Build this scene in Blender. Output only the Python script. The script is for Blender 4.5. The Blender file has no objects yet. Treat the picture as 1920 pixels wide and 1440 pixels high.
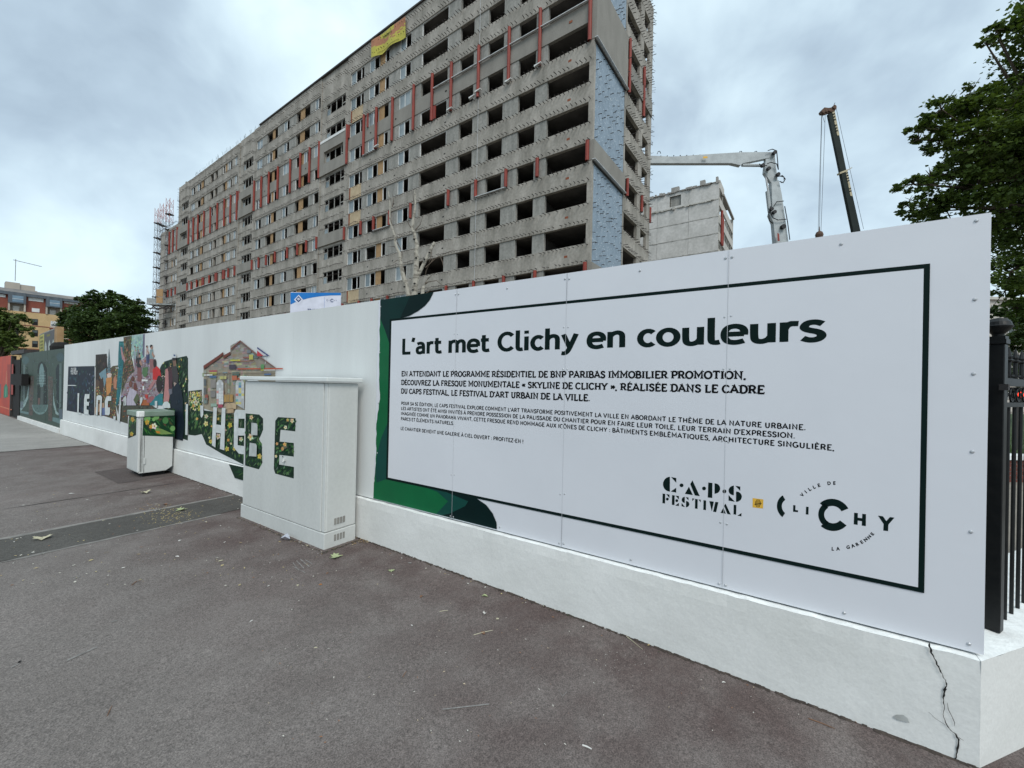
import bpy, math, random
import numpy as np
from mathutils import Vector, Matrix
random.seed(7)
R = math.radians
scene = bpy.context.scene
COL = scene.collection

# ------------------------------------------------------------------ camera
F_PX, PITCH, ROLL = 771.5, 0.003991, 0.02188
EYE = 1.6
_cp, _sp, _cr, _sr = math.cos(PITCH), math.sin(PITCH), math.cos(ROLL), math.sin(ROLL)
RM = np.array([[_cr, -_sr, 0], [_sr, _cr, 0], [0, 0, 1]]) @ np.array([[1, 0, 0], [0, _sp, -_cp], [0, _cp, _sp]])
cam_d = bpy.data.cameras.new('camera')
cam_d.sensor_width = 36.0
cam_d.lens = 36.0 * F_PX / 1920.0
cam_d.clip_start = 0.05
cam_d.clip_end = 3000
cam = bpy.data.objects.new('camera', cam_d)
COL.objects.link(cam)
m = Matrix(((RM[0][0], -RM[1][0], -RM[2][0], 0), (RM[0][1], -RM[1][1], -RM[2][1], 0), (RM[0][2], -RM[1][2], -RM[2][2], EYE), (0, 0, 0, 1)))
cam.matrix_world = m
scene.camera = cam

# ------------------------------------------------------------------ world
SUN_EL, SUN_AZ = R(48), R(163)        # azimuth clockwise from +Y
world = bpy.data.worlds.new('World')
scene.world = world
world.use_nodes = True
nt = world.node_tree
N, L = nt.nodes, nt.links
N.clear()
out = N.new('ShaderNodeOutputWorld')
bg = N.new('ShaderNodeBackground'); bg.inputs['Strength'].default_value = 0.12
sky = N.new('ShaderNodeTexSky'); sky.sky_type = 'NISHITA'; sky.sun_disc = False
sky.sun_elevation = SUN_EL; sky.sun_rotation = SUN_AZ
tc = N.new('ShaderNodeTexCoord')
def wnoise(scale, detail, rough, zs=2.2, off=(0, 0, 0)):
    mp = N.new('ShaderNodeMapping'); mp.inputs['Scale'].default_value = (1, 1, zs); mp.inputs['Location'].default_value = off
    n = N.new('ShaderNodeTexNoise'); n.inputs['Scale'].default_value = scale; n.inputs['Detail'].default_value = detail; n.inputs['Roughness'].default_value = rough
    n.inputs['Distortion'].default_value = 0.3
    L.new(tc.outputs['Generated'], mp.inputs[0]); L.new(mp.outputs[0], n.inputs['Vector'])
    return n
def wmath(op, a, b):
    n = N.new('ShaderNodeMath'); n.operation = op; n.use_clamp = False
    for i, v in enumerate((a, b)):
        if isinstance(v, (int, float)): n.inputs[i].default_value = v
        else: L.new(v, n.inputs[i])
    return n.outputs[0]
n1 = wnoise(1.9, 4.5, 0.52, 1.15, (0.35, 0.1, 0.0))
n2 = wnoise(4.6, 5, 0.55, 1.3, (1.7, 0.3, 0.2))
def blob(px, py, width, amp):          # one large soft cloud, seen in the direction of that bearing
    d = RM.T @ np.array([(px - 960) / F_PX, (py - 720) / F_PX, 1.0]); d /= np.linalg.norm(d)
    dp = N.new('ShaderNodeVectorMath'); dp.operation = 'DOT_PRODUCT'
    L.new(tc.outputs['Generated'], dp.inputs[0]); dp.inputs[1].default_value = d
    x = wmath('SUBTRACT', dp.outputs['Value'], 1.0)
    x = wmath('DIVIDE', x, width)
    x = wmath('EXPONENT', x, 0.0)
    return wmath('MULTIPLY', x, amp)
f = wmath('ADD', wmath('MULTIPLY', n1.outputs['Fac'], 0.85), wmath('MULTIPLY', n2.outputs['Fac'], 0.50))
for b in ((300, 130, .022, -.15), (230, 290, .02, -.09), (620, 90, .02, .07), (1500, 170, .02, -.06), (80, 60, .01, -.05), (60, 420, .01, .05), (1330, 60, .02, .08), (1560, 350, .02, .06)):
    f = wmath('ADD', f, blob(*b))
ramp = N.new('ShaderNodeValToRGB')
L.new(f, ramp.inputs['Fac'])
cr = ramp.color_ramp
cr.elements[0].position = 0.40; cr.elements[0].color = (2.15, 2.75, 3.35, 1)
cr.elements[1].position = 0.92; cr.elements[1].color = (5.5, 6.6, 7.05, 1)
for p, c in ((0.55, (2.9, 3.65, 4.3, 1)), (0.66, (3.7, 4.6, 5.2, 1)), (0.78, (4.5, 5.5, 6.0, 1))):
    e = cr.elements.new(p); e.color = c
mix = N.new('ShaderNodeMixRGB'); mix.inputs['Fac'].default_value = 0.93
L.new(sky.outputs['Color'], mix.inputs['Color1']); L.new(ramp.outputs['Color'], mix.inputs['Color2'])
L.new(mix.outputs['Color'], bg.inputs['Color']); L.new(bg.outputs['Background'], out.inputs['Surface'])

sd = bpy.data.lights.new('sun', 'SUN'); sd.energy = 1.5; sd.angle = R(25); sd.color = (1.0, 0.95, 0.89)
sun = bpy.data.objects.new('sun', sd); COL.objects.link(sun)
sun_dir = Vector((math.sin(SUN_AZ) * math.cos(SUN_EL), math.cos(SUN_AZ) * math.cos(SUN_EL), math.sin(SUN_EL)))
sun.rotation_euler = sun_dir.to_track_quat('Z', 'Y').to_euler()

vs = scene.view_settings
vs.view_transform = 'Standard'; vs.look = 'None'; vs.gamma = 1.0; vs.use_curve_mapping = False
vs.exposure = 0.62

# ------------------------------------------------------------------ frames and mesh helpers
def ray(x, y): return RM.T @ np.array([(x - 960) / F_PX, (y - 720) / F_PX, 1.0])

class Frame:
    """right handed ground frame: local X points away along ang, local Y to its left, Z up"""
    def __init__(s, ox, oy, ang, oz=0.0):
        s.o = np.array([ox, oy, oz], float); s.ang = ang
        s.X = np.array([math.cos(ang), math.sin(ang), 0]); s.Y = np.array([-math.sin(ang), math.cos(ang), 0])
    def w(s, p): return s.o + s.X * p[0] + s.Y * p[1] + np.array([0, 0, p[2]])
    def on(s, x, y, q=0.0, axis='X'):
        """point of the plane local X = q (or Y = q) seen along a bearing; local coordinates"""
        d = ray(x, y); n = s.X if axis == 'X' else s.Y
        c = np.array([0, 0, EYE]); t = (q + n @ s.o - n @ c) / (n @ d)
        P = c + d * t - s.o
        return (P @ s.X, P @ s.Y, P[2])
    def empty(s, name, loc=(0, 0, 0)):
        e = bpy.data.objects.new(name, None); COL.objects.link(e)
        e.empty_display_size = 0.2
        e.location = s.w(loc); e.rotation_euler = (0, 0, s.ang)
        return e

class MB:
    def __init__(s, off=(0, 0, 0)): s.v = []; s.f = []; s.c = []; s.mi = []; s.off = off; s.col = (1, 1, 1); s.m = 0
    def _f(s, idx, col=None): s.f.append(idx); s.c.append(col or s.col); s.mi.append(s.m)
    def poly(s, pts, col=None):
        b = len(s.v); s.v += [tuple(p) for p in pts]; s._f(tuple(range(b, b + len(pts))), col); return s
    def box(s, x0, x1, y0, y1, z0, z1, col=None):
        b = len(s.v)
        s.v += [(x0, y0, z0), (x1, y0, z0), (x1, y1, z0), (x0, y1, z0), (x0, y0, z1), (x1, y0, z1), (x1, y1, z1), (x0, y1, z1)]
        for q in ((0, 3, 2, 1), (4, 5, 6, 7), (0, 1, 5, 4), (1, 2, 6, 5), (2, 3, 7, 6), (3, 0, 4, 7)): s._f(tuple(b + i for i in q), col)
        return s
    def hexa(s, P, col=None):           # eight corners, bottom ring then top ring
        b = len(s.v); s.v += [tuple(p) for p in P]
        for q in ((0, 3, 2, 1), (4, 5, 6, 7), (0, 1, 5, 4), (1, 2, 6, 5), (2, 3, 7, 6), (3, 0, 4, 7)): s._f(tuple(b + i for i in q), col)
        return s
    def prism(s, pts, d, col=None):     # polygon (3d, planar) pushed along vector d
        b = len(s.v); n = len(pts); d = np.array(d)
        s.v += [tuple(p) for p in pts] + [tuple(np.array(p) + d) for p in pts]
        s._f(tuple(range(b, b + n)), col); s._f(tuple(range(b + 2 * n - 1, b + n - 1, -1)), col)
        for i in range(n): j = (i + 1) % n; s._f((b + i, b + n + i, b + n + j, b + j), col)
        return s
    def tube(s, pts, r, n=8, col=None, cap=True):
        pts = [np.array(p, float) for p in pts]
        rs = r if isinstance(r, (list, tuple)) else [r] * len(pts)
        b = len(s.v)
        for i, p in enumerate(pts):
            t = (pts[min(i + 1, len(pts) - 1)] - pts[max(i - 1, 0)]); t = t / (np.linalg.norm(t) + 1e-9)
            a = np.array([0, 0, 1.]) if abs(t[2]) < 0.9 else np.array([1., 0, 0])
            u = np.cross(t, a); u /= np.linalg.norm(u); w = np.cross(t, u)
            for k in range(n):
                an = 2 * math.pi * k / n
                s.v.append(tuple(p + (u * math.cos(an) + w * math.sin(an)) * rs[i]))
        for i in range(len(pts) - 1):
            for k in range(n):
                k2 = (k + 1) % n
                s._f((b + i * n + k, b + i * n + k2, b + (i + 1) * n + k2, b + (i + 1) * n + k), col)
        if cap:
            s._f(tuple(b + k for k in range(n))[::-1], col); s._f(tuple(b + (len(pts) - 1) * n + k for k in range(n)), col)
        return s
    def lathe(s, prof, c=(0, 0), n=20, col=None):   # profile (r, z)
        b = len(s.v)
        for r_, z in prof:
            for k in range(n):
                an = 2 * math.pi * k / n; s.v.append((c[0] + r_ * math.cos(an), c[1] + r_ * math.sin(an), z))
        for i in range(len(prof) - 1):
            for k in range(n):
                k2 = (k + 1) % n
                s._f((b + i * n + k, b + i * n + k2, b + (i + 1) * n + k2, b + (i + 1) * n + k), col)
        return s
    def mesh(s, name, mats, colors=False):
        me = bpy.data.meshes.new(name)
        o = s.off
        me.from_pydata([(v[0] - o[0], v[1] - o[1], v[2] - o[2]) for v in s.v], [], s.f)
        if not isinstance(mats, (list, tuple)): mats = [mats]
        for m_ in mats: me.materials.append(m_)
        if len(mats) > 1: me.polygons.foreach_set('material_index', s.mi)
        if colors:
            at = me.color_attributes.new('Col', 'FLOAT_COLOR', 'CORNER')
            buf = []
            for p, c in zip(s.f, s.c): buf += [c[0], c[1], c[2], 1.0] * len(p)
            at.data.foreach_set('color', buf)
        me.validate(); me.update()
        return me
    def build(s, name, mats, parent=None, colors=False, bevel=0, smooth=False, loc=(0, 0, 0), **tags):
        me = s.mesh(name, mats, colors)
        if smooth:
            me.polygons.foreach_set('use_smooth', [True] * len(me.polygons))
        ob = bpy.data.objects.new(name, me); COL.objects.link(ob)
        ob.parent = parent; ob.location = loc
        if bevel:
            md = ob.modifiers.new('bevel', 'BEVEL'); md.width = bevel; md.segments = 2; md.limit_method = 'ANGLE'
        for k, v in tags.items(): ob[k] = v
        return ob

def tag(o, label, cat, group=None):
    o['label'] = label; o['category'] = cat
    if group: o['group'] = group
    return o
def inst(name, me, parent, loc=(0, 0, 0), rz=0.0, scale=None):
    o = bpy.data.objects.new(name, me); COL.objects.link(o); o.parent = parent; o.location = loc
    if rz: o.rotation_euler = (0, 0, rz)
    if scale: o.scale = scale
    return o
def copy_tree(o, loc, rz=None):
    def rec(a, par):
        c = a.copy(); COL.objects.link(c); c.parent = par
        for ch in kids.get(a.name, []): rec(ch, c)
        return c
    kids = {}
    for x in COL.objects:
        if x.parent: kids.setdefault(x.parent.name, []).append(x)
    c = rec(o, None); c.location = loc
    if rz is not None: c.rotation_euler = (0, 0, rz)
    return c

# ------------------------------------------------------------------ materials
def M(name, col, col2=None, rough=0.8, scale=4.0, detail=6, stretch=(1, 1, 1), bump=0.0, bscale=60.0, bdist=0.004, spec=0.35, metal=0.0,
      lo=0.35, hi=0.65, fine=0.0, fscale=200.0, attr=None, coat=0.0):
    mt = bpy.data.materials.new(name); mt.use_nodes = True
    nt = mt.node_tree; N = nt.nodes; L = nt.links
    b = N['Principled BSDF']
    b.inputs['Roughness'].default_value = rough; b.inputs['Metallic'].default_value = metal
    b.inputs['Specular IOR Level'].default_value = spec
    b.inputs['Coat Weight'].default_value = coat
    t = N.new('ShaderNodeTexCoord')
    mp = N.new('ShaderNodeMapping'); mp.inputs['Scale'].default_value = stretch
    L.new(t.outputs['Object'], mp.inputs[0])
    n = N.new('ShaderNodeTexNoise'); n.inputs['Scale'].default_value = scale; n.inputs['Detail'].default_value = detail; n.inputs['Roughness'].default_value = 0.6
    L.new(mp.outputs[0], n.inputs['Vector'])
    mr = N.new('ShaderNodeMapRange'); mr.inputs[1].default_value = lo; mr.inputs[2].default_value = hi
    L.new(n.outputs['Fac'], mr.inputs[0])
    mx = N.new('ShaderNodeMixRGB'); L.new(mr.outputs[0], mx.inputs['Fac'])
    if attr:
        a = N.new('ShaderNodeAttribute'); a.attribute_name = attr
        L.new(a.outputs['Color'], mx.inputs['Color1'])
        d = N.new('ShaderNodeMixRGB'); d.blend_type = 'MULTIPLY'; d.inputs['Fac'].default_value = 1
        d.inputs['Color2'].default_value = (*(col2 or (0.8, 0.8, 0.8)), 1); L.new(a.outputs['Color'], d.inputs['Color1'])
        L.new(d.outputs[0], mx.inputs['Color2'])
    else:
        mx.inputs['Color1'].default_value = (*col, 1)
        mx.inputs['Color2'].default_value = (*(col2 or tuple(c * 0.85 for c in col)), 1)
    res = mx.outputs[0]
    if fine:
        n2 = N.new('ShaderNodeTexNoise'); n2.inputs['Scale'].default_value = fscale; n2.inputs['Detail'].default_value = 3
        L.new(t.outputs['Object'], n2.inputs['Vector'])
        m2 = N.new('ShaderNodeMapRange'); m2.inputs[1].default_value = 0.3; m2.inputs[2].default_value = 0.7; m2.inputs[3].default_value = 1 - fine; m2.inputs[4].default_value = 1 + fine
        L.new(n2.outputs['Fac'], m2.inputs[0])
        h = N.new('ShaderNodeVectorMath'); h.operation = 'SCALE'; L.new(res, h.inputs[0]); L.new(m2.outputs[0], h.inputs['Scale'])
        res = h.outputs[0]
    L.new(res, b.inputs['Base Color'])
    if bump:
        bn = N.new('ShaderNodeTexNoise'); bn.inputs['Scale'].default_value = bscale; bn.inputs['Detail'].default_value = 5
        L.new(mp.outputs[0], bn.inputs['Vector'])
        bp = N.new('ShaderNodeBump'); bp.inputs['Strength'].default_value = bump; bp.inputs['Distance'].default_value = bdist
        L.new(bn.outputs['Fac'], bp.inputs['Height']); L.new(bp.outputs[0], b.inputs['Normal'])
    mt['nodes'] = 1
    return mt

m_band = M('weathered_concrete', (0.36, 0.338, 0.302), (0.225, 0.212, 0.185), 0.9, 0.9, 10, (1, 1, 0.38), 0.5, 9, 0.02, fine=0.13, fscale=5)
m_pier = M('pier_concrete', (0.30, 0.295, 0.272), (0.20, 0.20, 0.185), 0.9, 1.3, 7, (1, 1.6, 0.25), 0.3, 14, 0.01, fine=0.15, fscale=6)
m_clad = M('grey_cladding', (0.25, 0.24, 0.215), (0.20, 0.19, 0.17), 0.85, 0.8, 7, (1, 1, 0.5), fine=0.06, fscale=12)
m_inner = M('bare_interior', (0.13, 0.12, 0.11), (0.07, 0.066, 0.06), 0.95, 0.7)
m_red = M('red_painted_metal', (0.25, 0.042, 0.028), (0.18, 0.030, 0.022), 0.6, 3.0, 5, (1, 1, 0.4))
m_dark = M('dark_steel', (0.035, 0.035, 0.037), (0.05, 0.04, 0.035), 0.7, 8)
m_wood = M('chipboard', (0.36, 0.235, 0.12), (0.29, 0.18, 0.09), 0.85, 3)
m_tan = M('tan_plaster', (0.48, 0.39, 0.26), (0.40, 0.31, 0.20), 0.9, 2)
m_brick = M('hollow_brick', (0.30, 0.10, 0.045), (0.16, 0.05, 0.03), 0.9, 12)
m_wframe = M('white_window_frame', (0.72, 0.73, 0.72), (0.55, 0.56, 0.55), 0.5, 3)
m_sframe = M('concrete_window_frame', (0.36, 0.36, 0.34), (0.24, 0.24, 0.22), 0.8, 3)
m_pane = M('window_glass', (0.15, 0.19, 0.21), (0.10, 0.13, 0.14), 0.08, 0.35, 2, spec=0.6)
m_pane_w = M('curtained_glass', (0.30, 0.35, 0.37), (0.18, 0.22, 0.24), 0.25, 0.5, 2)
m_blue = M('blue_insulation', (0.255, 0.325, 0.395), (0.205, 0.265, 0.325), 0.75, 1.4, 7, (1, 1, 0.7), 0.15, 6, 0.02, fine=0.12, fscale=7)
m_dot = M('white_washer', (0.6, 0.68, 0.72), None, 0.6)
m_alu = M('aluminium_trim', (0.62, 0.63, 0.63), (0.45, 0.45, 0.45), 0.45, 3, metal=0.3)
m_white = M('white_hoarding', (0.64, 0.665, 0.66), (0.56, 0.58, 0.575), 0.55, 0.9, 9, (1, 1.4, 0.35), 0.2, 18, 0.003, fine=0.02, fscale=60)
m_sheet = M('printed_white_sheet', (0.635, 0.655, 0.695), (0.595, 0.615, 0.655), 0.34, 0.7, 5, bump=0.35, bscale=1.6, bdist=0.01, spec=0.5, fine=0.012, fscale=260)
m_plinth = M('painted_render', (0.69, 0.70, 0.685), (0.59, 0.60, 0.58), 0.8, 1.2, 11, (1, 1, 1), 0.4, 22, 0.006, lo=0.35, hi=0.7, fine=0.04, fscale=70)
m_pbright = M('fresh_white_paint', (0.83, 0.86, 0.85), (0.68, 0.7, 0.69), 0.7, 9, bump=0.8, bscale=40, bdist=0.006)
m_cab = M('cabinet_paint', (0.56, 0.58, 0.565), (0.46, 0.48, 0.465), 0.4, 1.3, 10, (1, 1.6, 0.35), bump=0.12, bscale=5, bdist=0.01, lo=.45, hi=.85, fine=0.035, fscale=30, spec=0.45)
m_gap = M('dark_gap', (0.012, 0.012, 0.012), None, 0.9)
m_green_dark = M('print_dark_green', (0.002, 0.026, 0.023), (0.002, 0.020, 0.019), 0.5, spec=0.12)
m_green_mid = M('print_green', (0.004, 0.115, 0.040), (0.004, 0.10, 0.036), 0.5, spec=0.15)
m_green_teal = M('print_teal', (0.004, 0.055, 0.045), (0.004, 0.05, 0.04), 0.5, spec=0.15)
m_ink = M('print_ink', (0.003, 0.012, 0.011), None, 0.6, spec=0.08)
m_ink2 = M('print_black', (0.004, 0.005, 0.006), None, 0.6, spec=0.08)
m_yellow = M('print_yellow', (0.72, 0.42, 0.05), None, 0.5)
m_paint = M('mural_paint', (1, 1, 1), (0.80, 0.80, 0.80), 0.6, 9, 4, attr='Col', spec=0.15)
m_screw = M('screw_head', (0.50, 0.52, 0.54), None, 0.35, metal=0.4)
m_iron = M('black_ironwork', (0.006, 0.007, 0.008), (0.012, 0.013, 0.013), 0.45, spec=0.2, scale=20) if 0 else M('black_ironwork', (0.006, 0.007, 0.008), (0.012, 0.013, 0.013), 0.45, 20, bump=0.2, bscale=60, bdist=0.002)
m_bark = M('bark', (0.09, 0.07, 0.05), (0.05, 0.04, 0.03), 0.9, 5, bump=0.6, bscale=20, bdist=0.02)
# ================================================================== street level frame: X away from the street, Y along the hoarding (to the far left)
TF = 0.995276
FF = Frame(0, 0, TF)
Q = 2.72                                   # the hoarding's face
def zg(s):                                 # the pavement rises slightly towards the near corner
    return float(np.interp(s, [-6, -3, -0.75, 1.5, 3.2, 9, 16, 40], [-0.09, -0.08, -0.045, 0.0, 0.022, 0.035, 0.045, 0.05]))

# ---- asphalt material: grey, turning brown near the plinth, worn and speckled
def asphalt(name, a, b, c, speck=0.5):
    mt = bpy.data.materials.new(name); mt.use_nodes = True
    N = mt.node_tree.nodes; L = mt.node_tree.links; bs = N['Principled BSDF']
    bs.inputs['Roughness'].default_value = 0.88; bs.inputs['Specular IOR Level'].default_value = 0.3
    t = N.new('ShaderNodeTexCoord')
    def noise(sc, det, st=(1, 1, 1), r_=0.6):
        mp = N.new('ShaderNodeMapping'); mp.inputs['Scale'].default_value = st; L.new(t.outputs['Object'], mp.inputs[0])
        n = N.new('ShaderNodeTexNoise'); n.inputs['Scale'].default_value = sc; n.inputs['Detail'].default_value = det; n.inputs['Roughness'].default_value = r_
        L.new(mp.outputs[0], n.inputs['Vector']); return n.outputs['Fac']
    def mr(x, a0, a1, b0, b1):
        n = N.new('ShaderNodeMapRange'); L.new(x, n.inputs[0])
        for i, v in enumerate((a0, a1, b0, b1)): n.inputs[i + 1].default_value = v
        return n.outputs[0]
    def mix(fac, x, y, mode='MIX'):
        n = N.new('ShaderNodeMixRGB'); n.blend_type = mode
        for i, v in enumerate((fac, x, y)):
            if hasattr(v, 'links'): L.new(v, n.inputs[i])
            elif i == 0: n.inputs[0].default_value = v
            else: n.inputs[i].default_value = (*v, 1)
        return n.outputs[0]
    def mth(op, x, y):
        n = N.new('ShaderNodeMath'); n.operation = op
        for i, v in enumerate((x, y)):
            if hasattr(v, 'links'): L.new(v, n.inputs[i])
            else: n.inputs[i].default_value = v
        return n.outputs[0]
    sep = N.new('ShaderNodeSeparateXYZ'); L.new(t.outputs['Object'], sep.inputs[0])
    big = noise(0.7, 5); mid = noise(2.6, 7); vis = noise(0.35, 3, (1, 1, 1))
    nearwall = mr(mth('ADD', sep.outputs['X'], mth('MULTIPLY', mth('SUBTRACT', big, 0.5), 3.2)), 0.6, 2.6, 0, 1)
    col = mix(nearwall, a, b)
    col = mix(mth('MULTIPLY', mr(mid, 0.42, 0.72, 0, 1), 0.6), col, c)
    col = mix(mth('MULTIPLY', mr(vis, 0.5, 0.7, 0, 1), 0.35), col, tuple(x * 1.35 for x in c))
    sp = mr(noise(150, 2, r_=0.7), 0.3, 0.72, 1 - speck, 1 + speck)
    sp2 = mr(noise(45, 3, r_=0.7), 0.3, 0.7, 0.78, 1.22)
    h = N.new('ShaderNodeVectorMath'); h.operation = 'SCALE'; L.new(col, h.inputs[0]); L.new(mth('MULTIPLY', sp, sp2), h.inputs['Scale'])
    vor = N.new('ShaderNodeTexVoronoi'); vor.inputs['Scale'].default_value = 38; L.new(t.outputs['Object'], vor.inputs['Vector'])
    grit = mth('MULTIPLY', mr(vor.outputs['Distance'], 0.06, 0.10, 1, 0), mr(noise(3.1, 4), 0.5, 0.66, 0, 0.75))
    L.new(mix(grit, h.outputs[0], (0.36, 0.34, 0.31)), bs.inputs['Base Color'])
    bp = N.new('ShaderNodeBump'); bp.inputs['Strength'].default_value = 1.0; bp.inputs['Distance'].default_value = 0.006
    L.new(mth('ADD', noise(110, 3, r_=0.7), mth('MULTIPLY', noise(28, 3), 0.8)), bp.inputs['Height']); L.new(bp.outputs[0], bs.inputs['Normal'])
    return mt
m_asph = asphalt('asphalt_pavement', (0.158, 0.142, 0.132), (0.096, 0.071, 0.066), (0.205, 0.186, 0.174))
m_asph2 = asphalt('asphalt_patch_dark', (0.078, 0.075, 0.068), (0.066, 0.062, 0.057), (0.105, 0.10, 0.092), 0.4)
m_asph3 = asphalt('asphalt_light_far', (0.27, 0.265, 0.25), (0.25, 0.245, 0.23), (0.33, 0.32, 0.30), 0.3)
m_asph4 = asphalt('asphalt_patch_brown', (0.088, 0.072, 0.068), (0.075, 0.060, 0.056), (0.12, 0.105, 0.098), 0.4)
m_joint = M('worn_joint', (0.24, 0.23, 0.215), (0.15, 0.145, 0.135), 0.9, 6, lo=0.4, hi=0.6)

def sheet(name, mat, q0, q1, s0, s1, lift, ragged=0.0, nq=1, **tg):
    """ground sheet in hoarding coordinates that follows the slope"""
    mb = MB(); rnd = random.Random(name)
    ss = sorted(set([s0, s1] + [v for v in (-6, -3, -0.75, 1.5, 3.2, 9, 16, 40) if s0 < v < s1]))
    if ragged:
        ss = [s0, s1]
        n = max(2, int(abs(q1 - q0) / 0.12)); qs = np.linspace(q0, q1, n)
        e0 = [s0 + rnd.uniform(-1, 1) * ragged for _ in qs]; e1 = [s1 + rnd.uniform(-1, 1) * ragged for _ in qs]
        for i in range(n - 1):
            mb.poly([(qs[i], e0[i], zg(e0[i]) + lift), (qs[i + 1], e0[i + 1], zg(e0[i + 1]) + lift), (qs[i + 1], e1[i + 1], zg(e1[i + 1]) + lift), (qs[i], e1[i], zg(e1[i]) + lift)])
    else:
        for a, b in zip(ss[:-1], ss[1:]):
            mb.poly([(q0, a, zg(a) + lift), (q1, a, zg(a) + lift), (q1, b, zg(b) + lift), (q0, b, zg(b) + lift)])
    o = mb.build(name, mat, None, **tg); o.location = (0, 0, 0); o.rotation_euler = (0, 0, TF)
    return o
sheet('pavement', m_asph, -60, 3.2, -40, 200, 0.0, kind='structure')
m_earth = M('site_earth', (0.24, 0.21, 0.17), (0.17, 0.15, 0.12), 0.95, 0.4)
g = MB(); g.poly([(-1200, -1200, -0.12), (1200, -1200, -0.12), (1200, 1200, -0.12), (-1200, 1200, -0.12)])
g.build('ground', m_earth, kind='structure')
sheet('asphalt_strip', m_asph2, -3.2, 2.67, 5.45, 6.165, 0.004, 0.012, kind='structure')
sheet('asphalt_seam', m_joint, -3.2, 2.66, 6.165, 6.23, 0.003, 0.012, kind='structure')
sheet('asphalt_seam', m_joint, -3.2, 2.2, 5.41, 5.45, 0.003, 0.012, kind='structure')
sheet('concrete_footway', m_asph3, -30, 2.66, 13.1, 60, 0.005, 0.0, kind='structure')
sheet('asphalt_seam', m_joint, -6, 2.62, 13.02, 13.12, 0.009, 0.02, kind='structure')
sheet('asphalt_patch', m_asph4, 1.95, 2.66, 8.14, 9.4, 0.004, 0.02, kind='structure')
m_crackg = M('hairline_gap', (0.045, 0.04, 0.038), None, 0.9)
sheet('asphalt_seam', m_crackg, -4, 2.6, 7.53, 7.545, 0.004, 0.012, kind='structure')

# ================================================================== low plinth wall under the hoarding
SR, SM, SL = -0.77, 3.385, 16.13          # right end, poster/mural boundary, left end
ZB, ZT = 0.437, 2.428
plinth = FF.empty('plinth_wall', (2.69, SR, 0.0))
tag(plinth, 'low white painted concrete wall with a jagged crack near its corner, carrying the hoarding', 'low wall')
PO = (2.69, SR, 0.0)
rd = random.Random(3)
def wall_skin(s0, s1, step, qf, top, mat_i):
    mb = MB(PO); n = max(2, int((s1 - s0) / step)); rows = 7
    G = []
    for i in range(n + 1):
        s = s0 + (s1 - s0) * i / n
        col = []
        for j in range(rows + 1):
            t = j / rows; zz0 = zg(s) - 0.05
            z = zz0 + (top - zz0) * t
            j0 = 0.0012 * math.sin(s * 3.1 + t * 4) + 0.001 * math.sin(s * 11.3 + t * 9) + rd.uniform(-.0006, .0006)
            if j == rows: j0 += rd.uniform(0, .006)
            col.append((qf + j0, s, z + (rd.uniform(-.003, .002) if j == rows else 0)))
        G.append(col)
    for i in range(n):
        for j in range(rows):
            mb.poly([G[i][j], G[i][j + 1], G[i + 1][j + 1], G[i + 1][j]])
    return mb, [c[-1] for c in G]
mb, top = wall_skin(SR, SL + 0.02, 0.05, 2.675, ZB - 0.012, 0)
mb.build('wall_face', m_plinth, plinth, smooth=True)
mb = MB(PO)
for a, b in zip(top[:-1], top[1:]):        # ledge with a crumbled front edge
    k = rd.uniform(-.006, .003)
    mb.poly([(a[0] - .0005, a[1], a[2]), (b[0] - .0005, b[1], b[2]), (2.96, b[1], ZB - .004), (2.96, a[1], ZB - .004)])
mb.poly([(2.96, SR, ZB - .004), (2.96, SL, ZB - .004), (2.96, SL, -.1), (2.96, SR, -.1)])
mb.build('ledge', m_pbright, plinth)
# the return that runs off to the right from the near corner
c0 = np.array([2.675, SR]); rdir = (math.cos(R(19) - TF), math.sin(R(19) - TF))      # direction in local X,Y
def rp(t, w, z): n_ = (-rdir[1], rdir[0]); return (c0[0] + rdir[0] * t + n_[0] * w, c0[1] + rdir[1] * t + n_[1] * w, z)
mb = MB(PO)
N1 = 40
for i in range(N1):
    a, b = 3.0 * i / N1, 3.0 * (i + 1) / N1
    mb.poly([rp(a, 0, -.05), rp(b, 0, -.05), rp(b, 0, ZB - .012 + .002 * math.sin(b * 31)), rp(a, 0, ZB - .012 + .002 * math.sin(a * 31))])
mb.build('return_face', m_plinth, plinth)
mb = MB(PO)
mb.poly([rp(0, 0, ZB - .012), rp(3, 0, ZB - .012), rp(3, .34, ZB - .006), rp(.18, .34, ZB - .006), (2.96, SR + .0005, ZB - .006)])
mb.poly([rp(3, .34, ZB - .006), rp(3, .75, ZB - .006), rp(.30, .5, ZB - .006), rp(.18, .34, ZB - .006)])
mb.build('return_ledge', m_pbright, plinth)
# crack: a thin jagged gouge
def cr(x, y): return FF.on(1640 + x / 4, 1080 + y / 4, 2.6695)
pts = [(410, 503, 6), (418, 545, 14), (432, 590, 10), (458, 632, 5), (470, 665, 10), (490, 700, 9), (505, 735, 4), (528, 780, 5), (543, 822, 8), (528, 850, 16), (520, 880, 12), (517, 930, 5), (520, 1000, 3), (516, 1060, 3), (540, 1115, 5), (570, 1160, 6), (612, 1185, 7), (628, 1225, 10), (625, 1290, 11), (610, 1340, 9), (606, 1395, 10)]
mb = MB(PO)
_rk = random.Random(9); pts2 = []
for (x, y, w), (x2, y2, w2) in zip(pts[:-1], pts[1:]):
    for t in (0, .33, .66): pts2.append((x + (x2 - x) * t + _rk.uniform(-5, 5), y + (y2 - y) * t, (w + (w2 - w) * t) * _rk.uniform(.8, 1.9)))
pts = pts2 + [pts[-1]]
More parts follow.
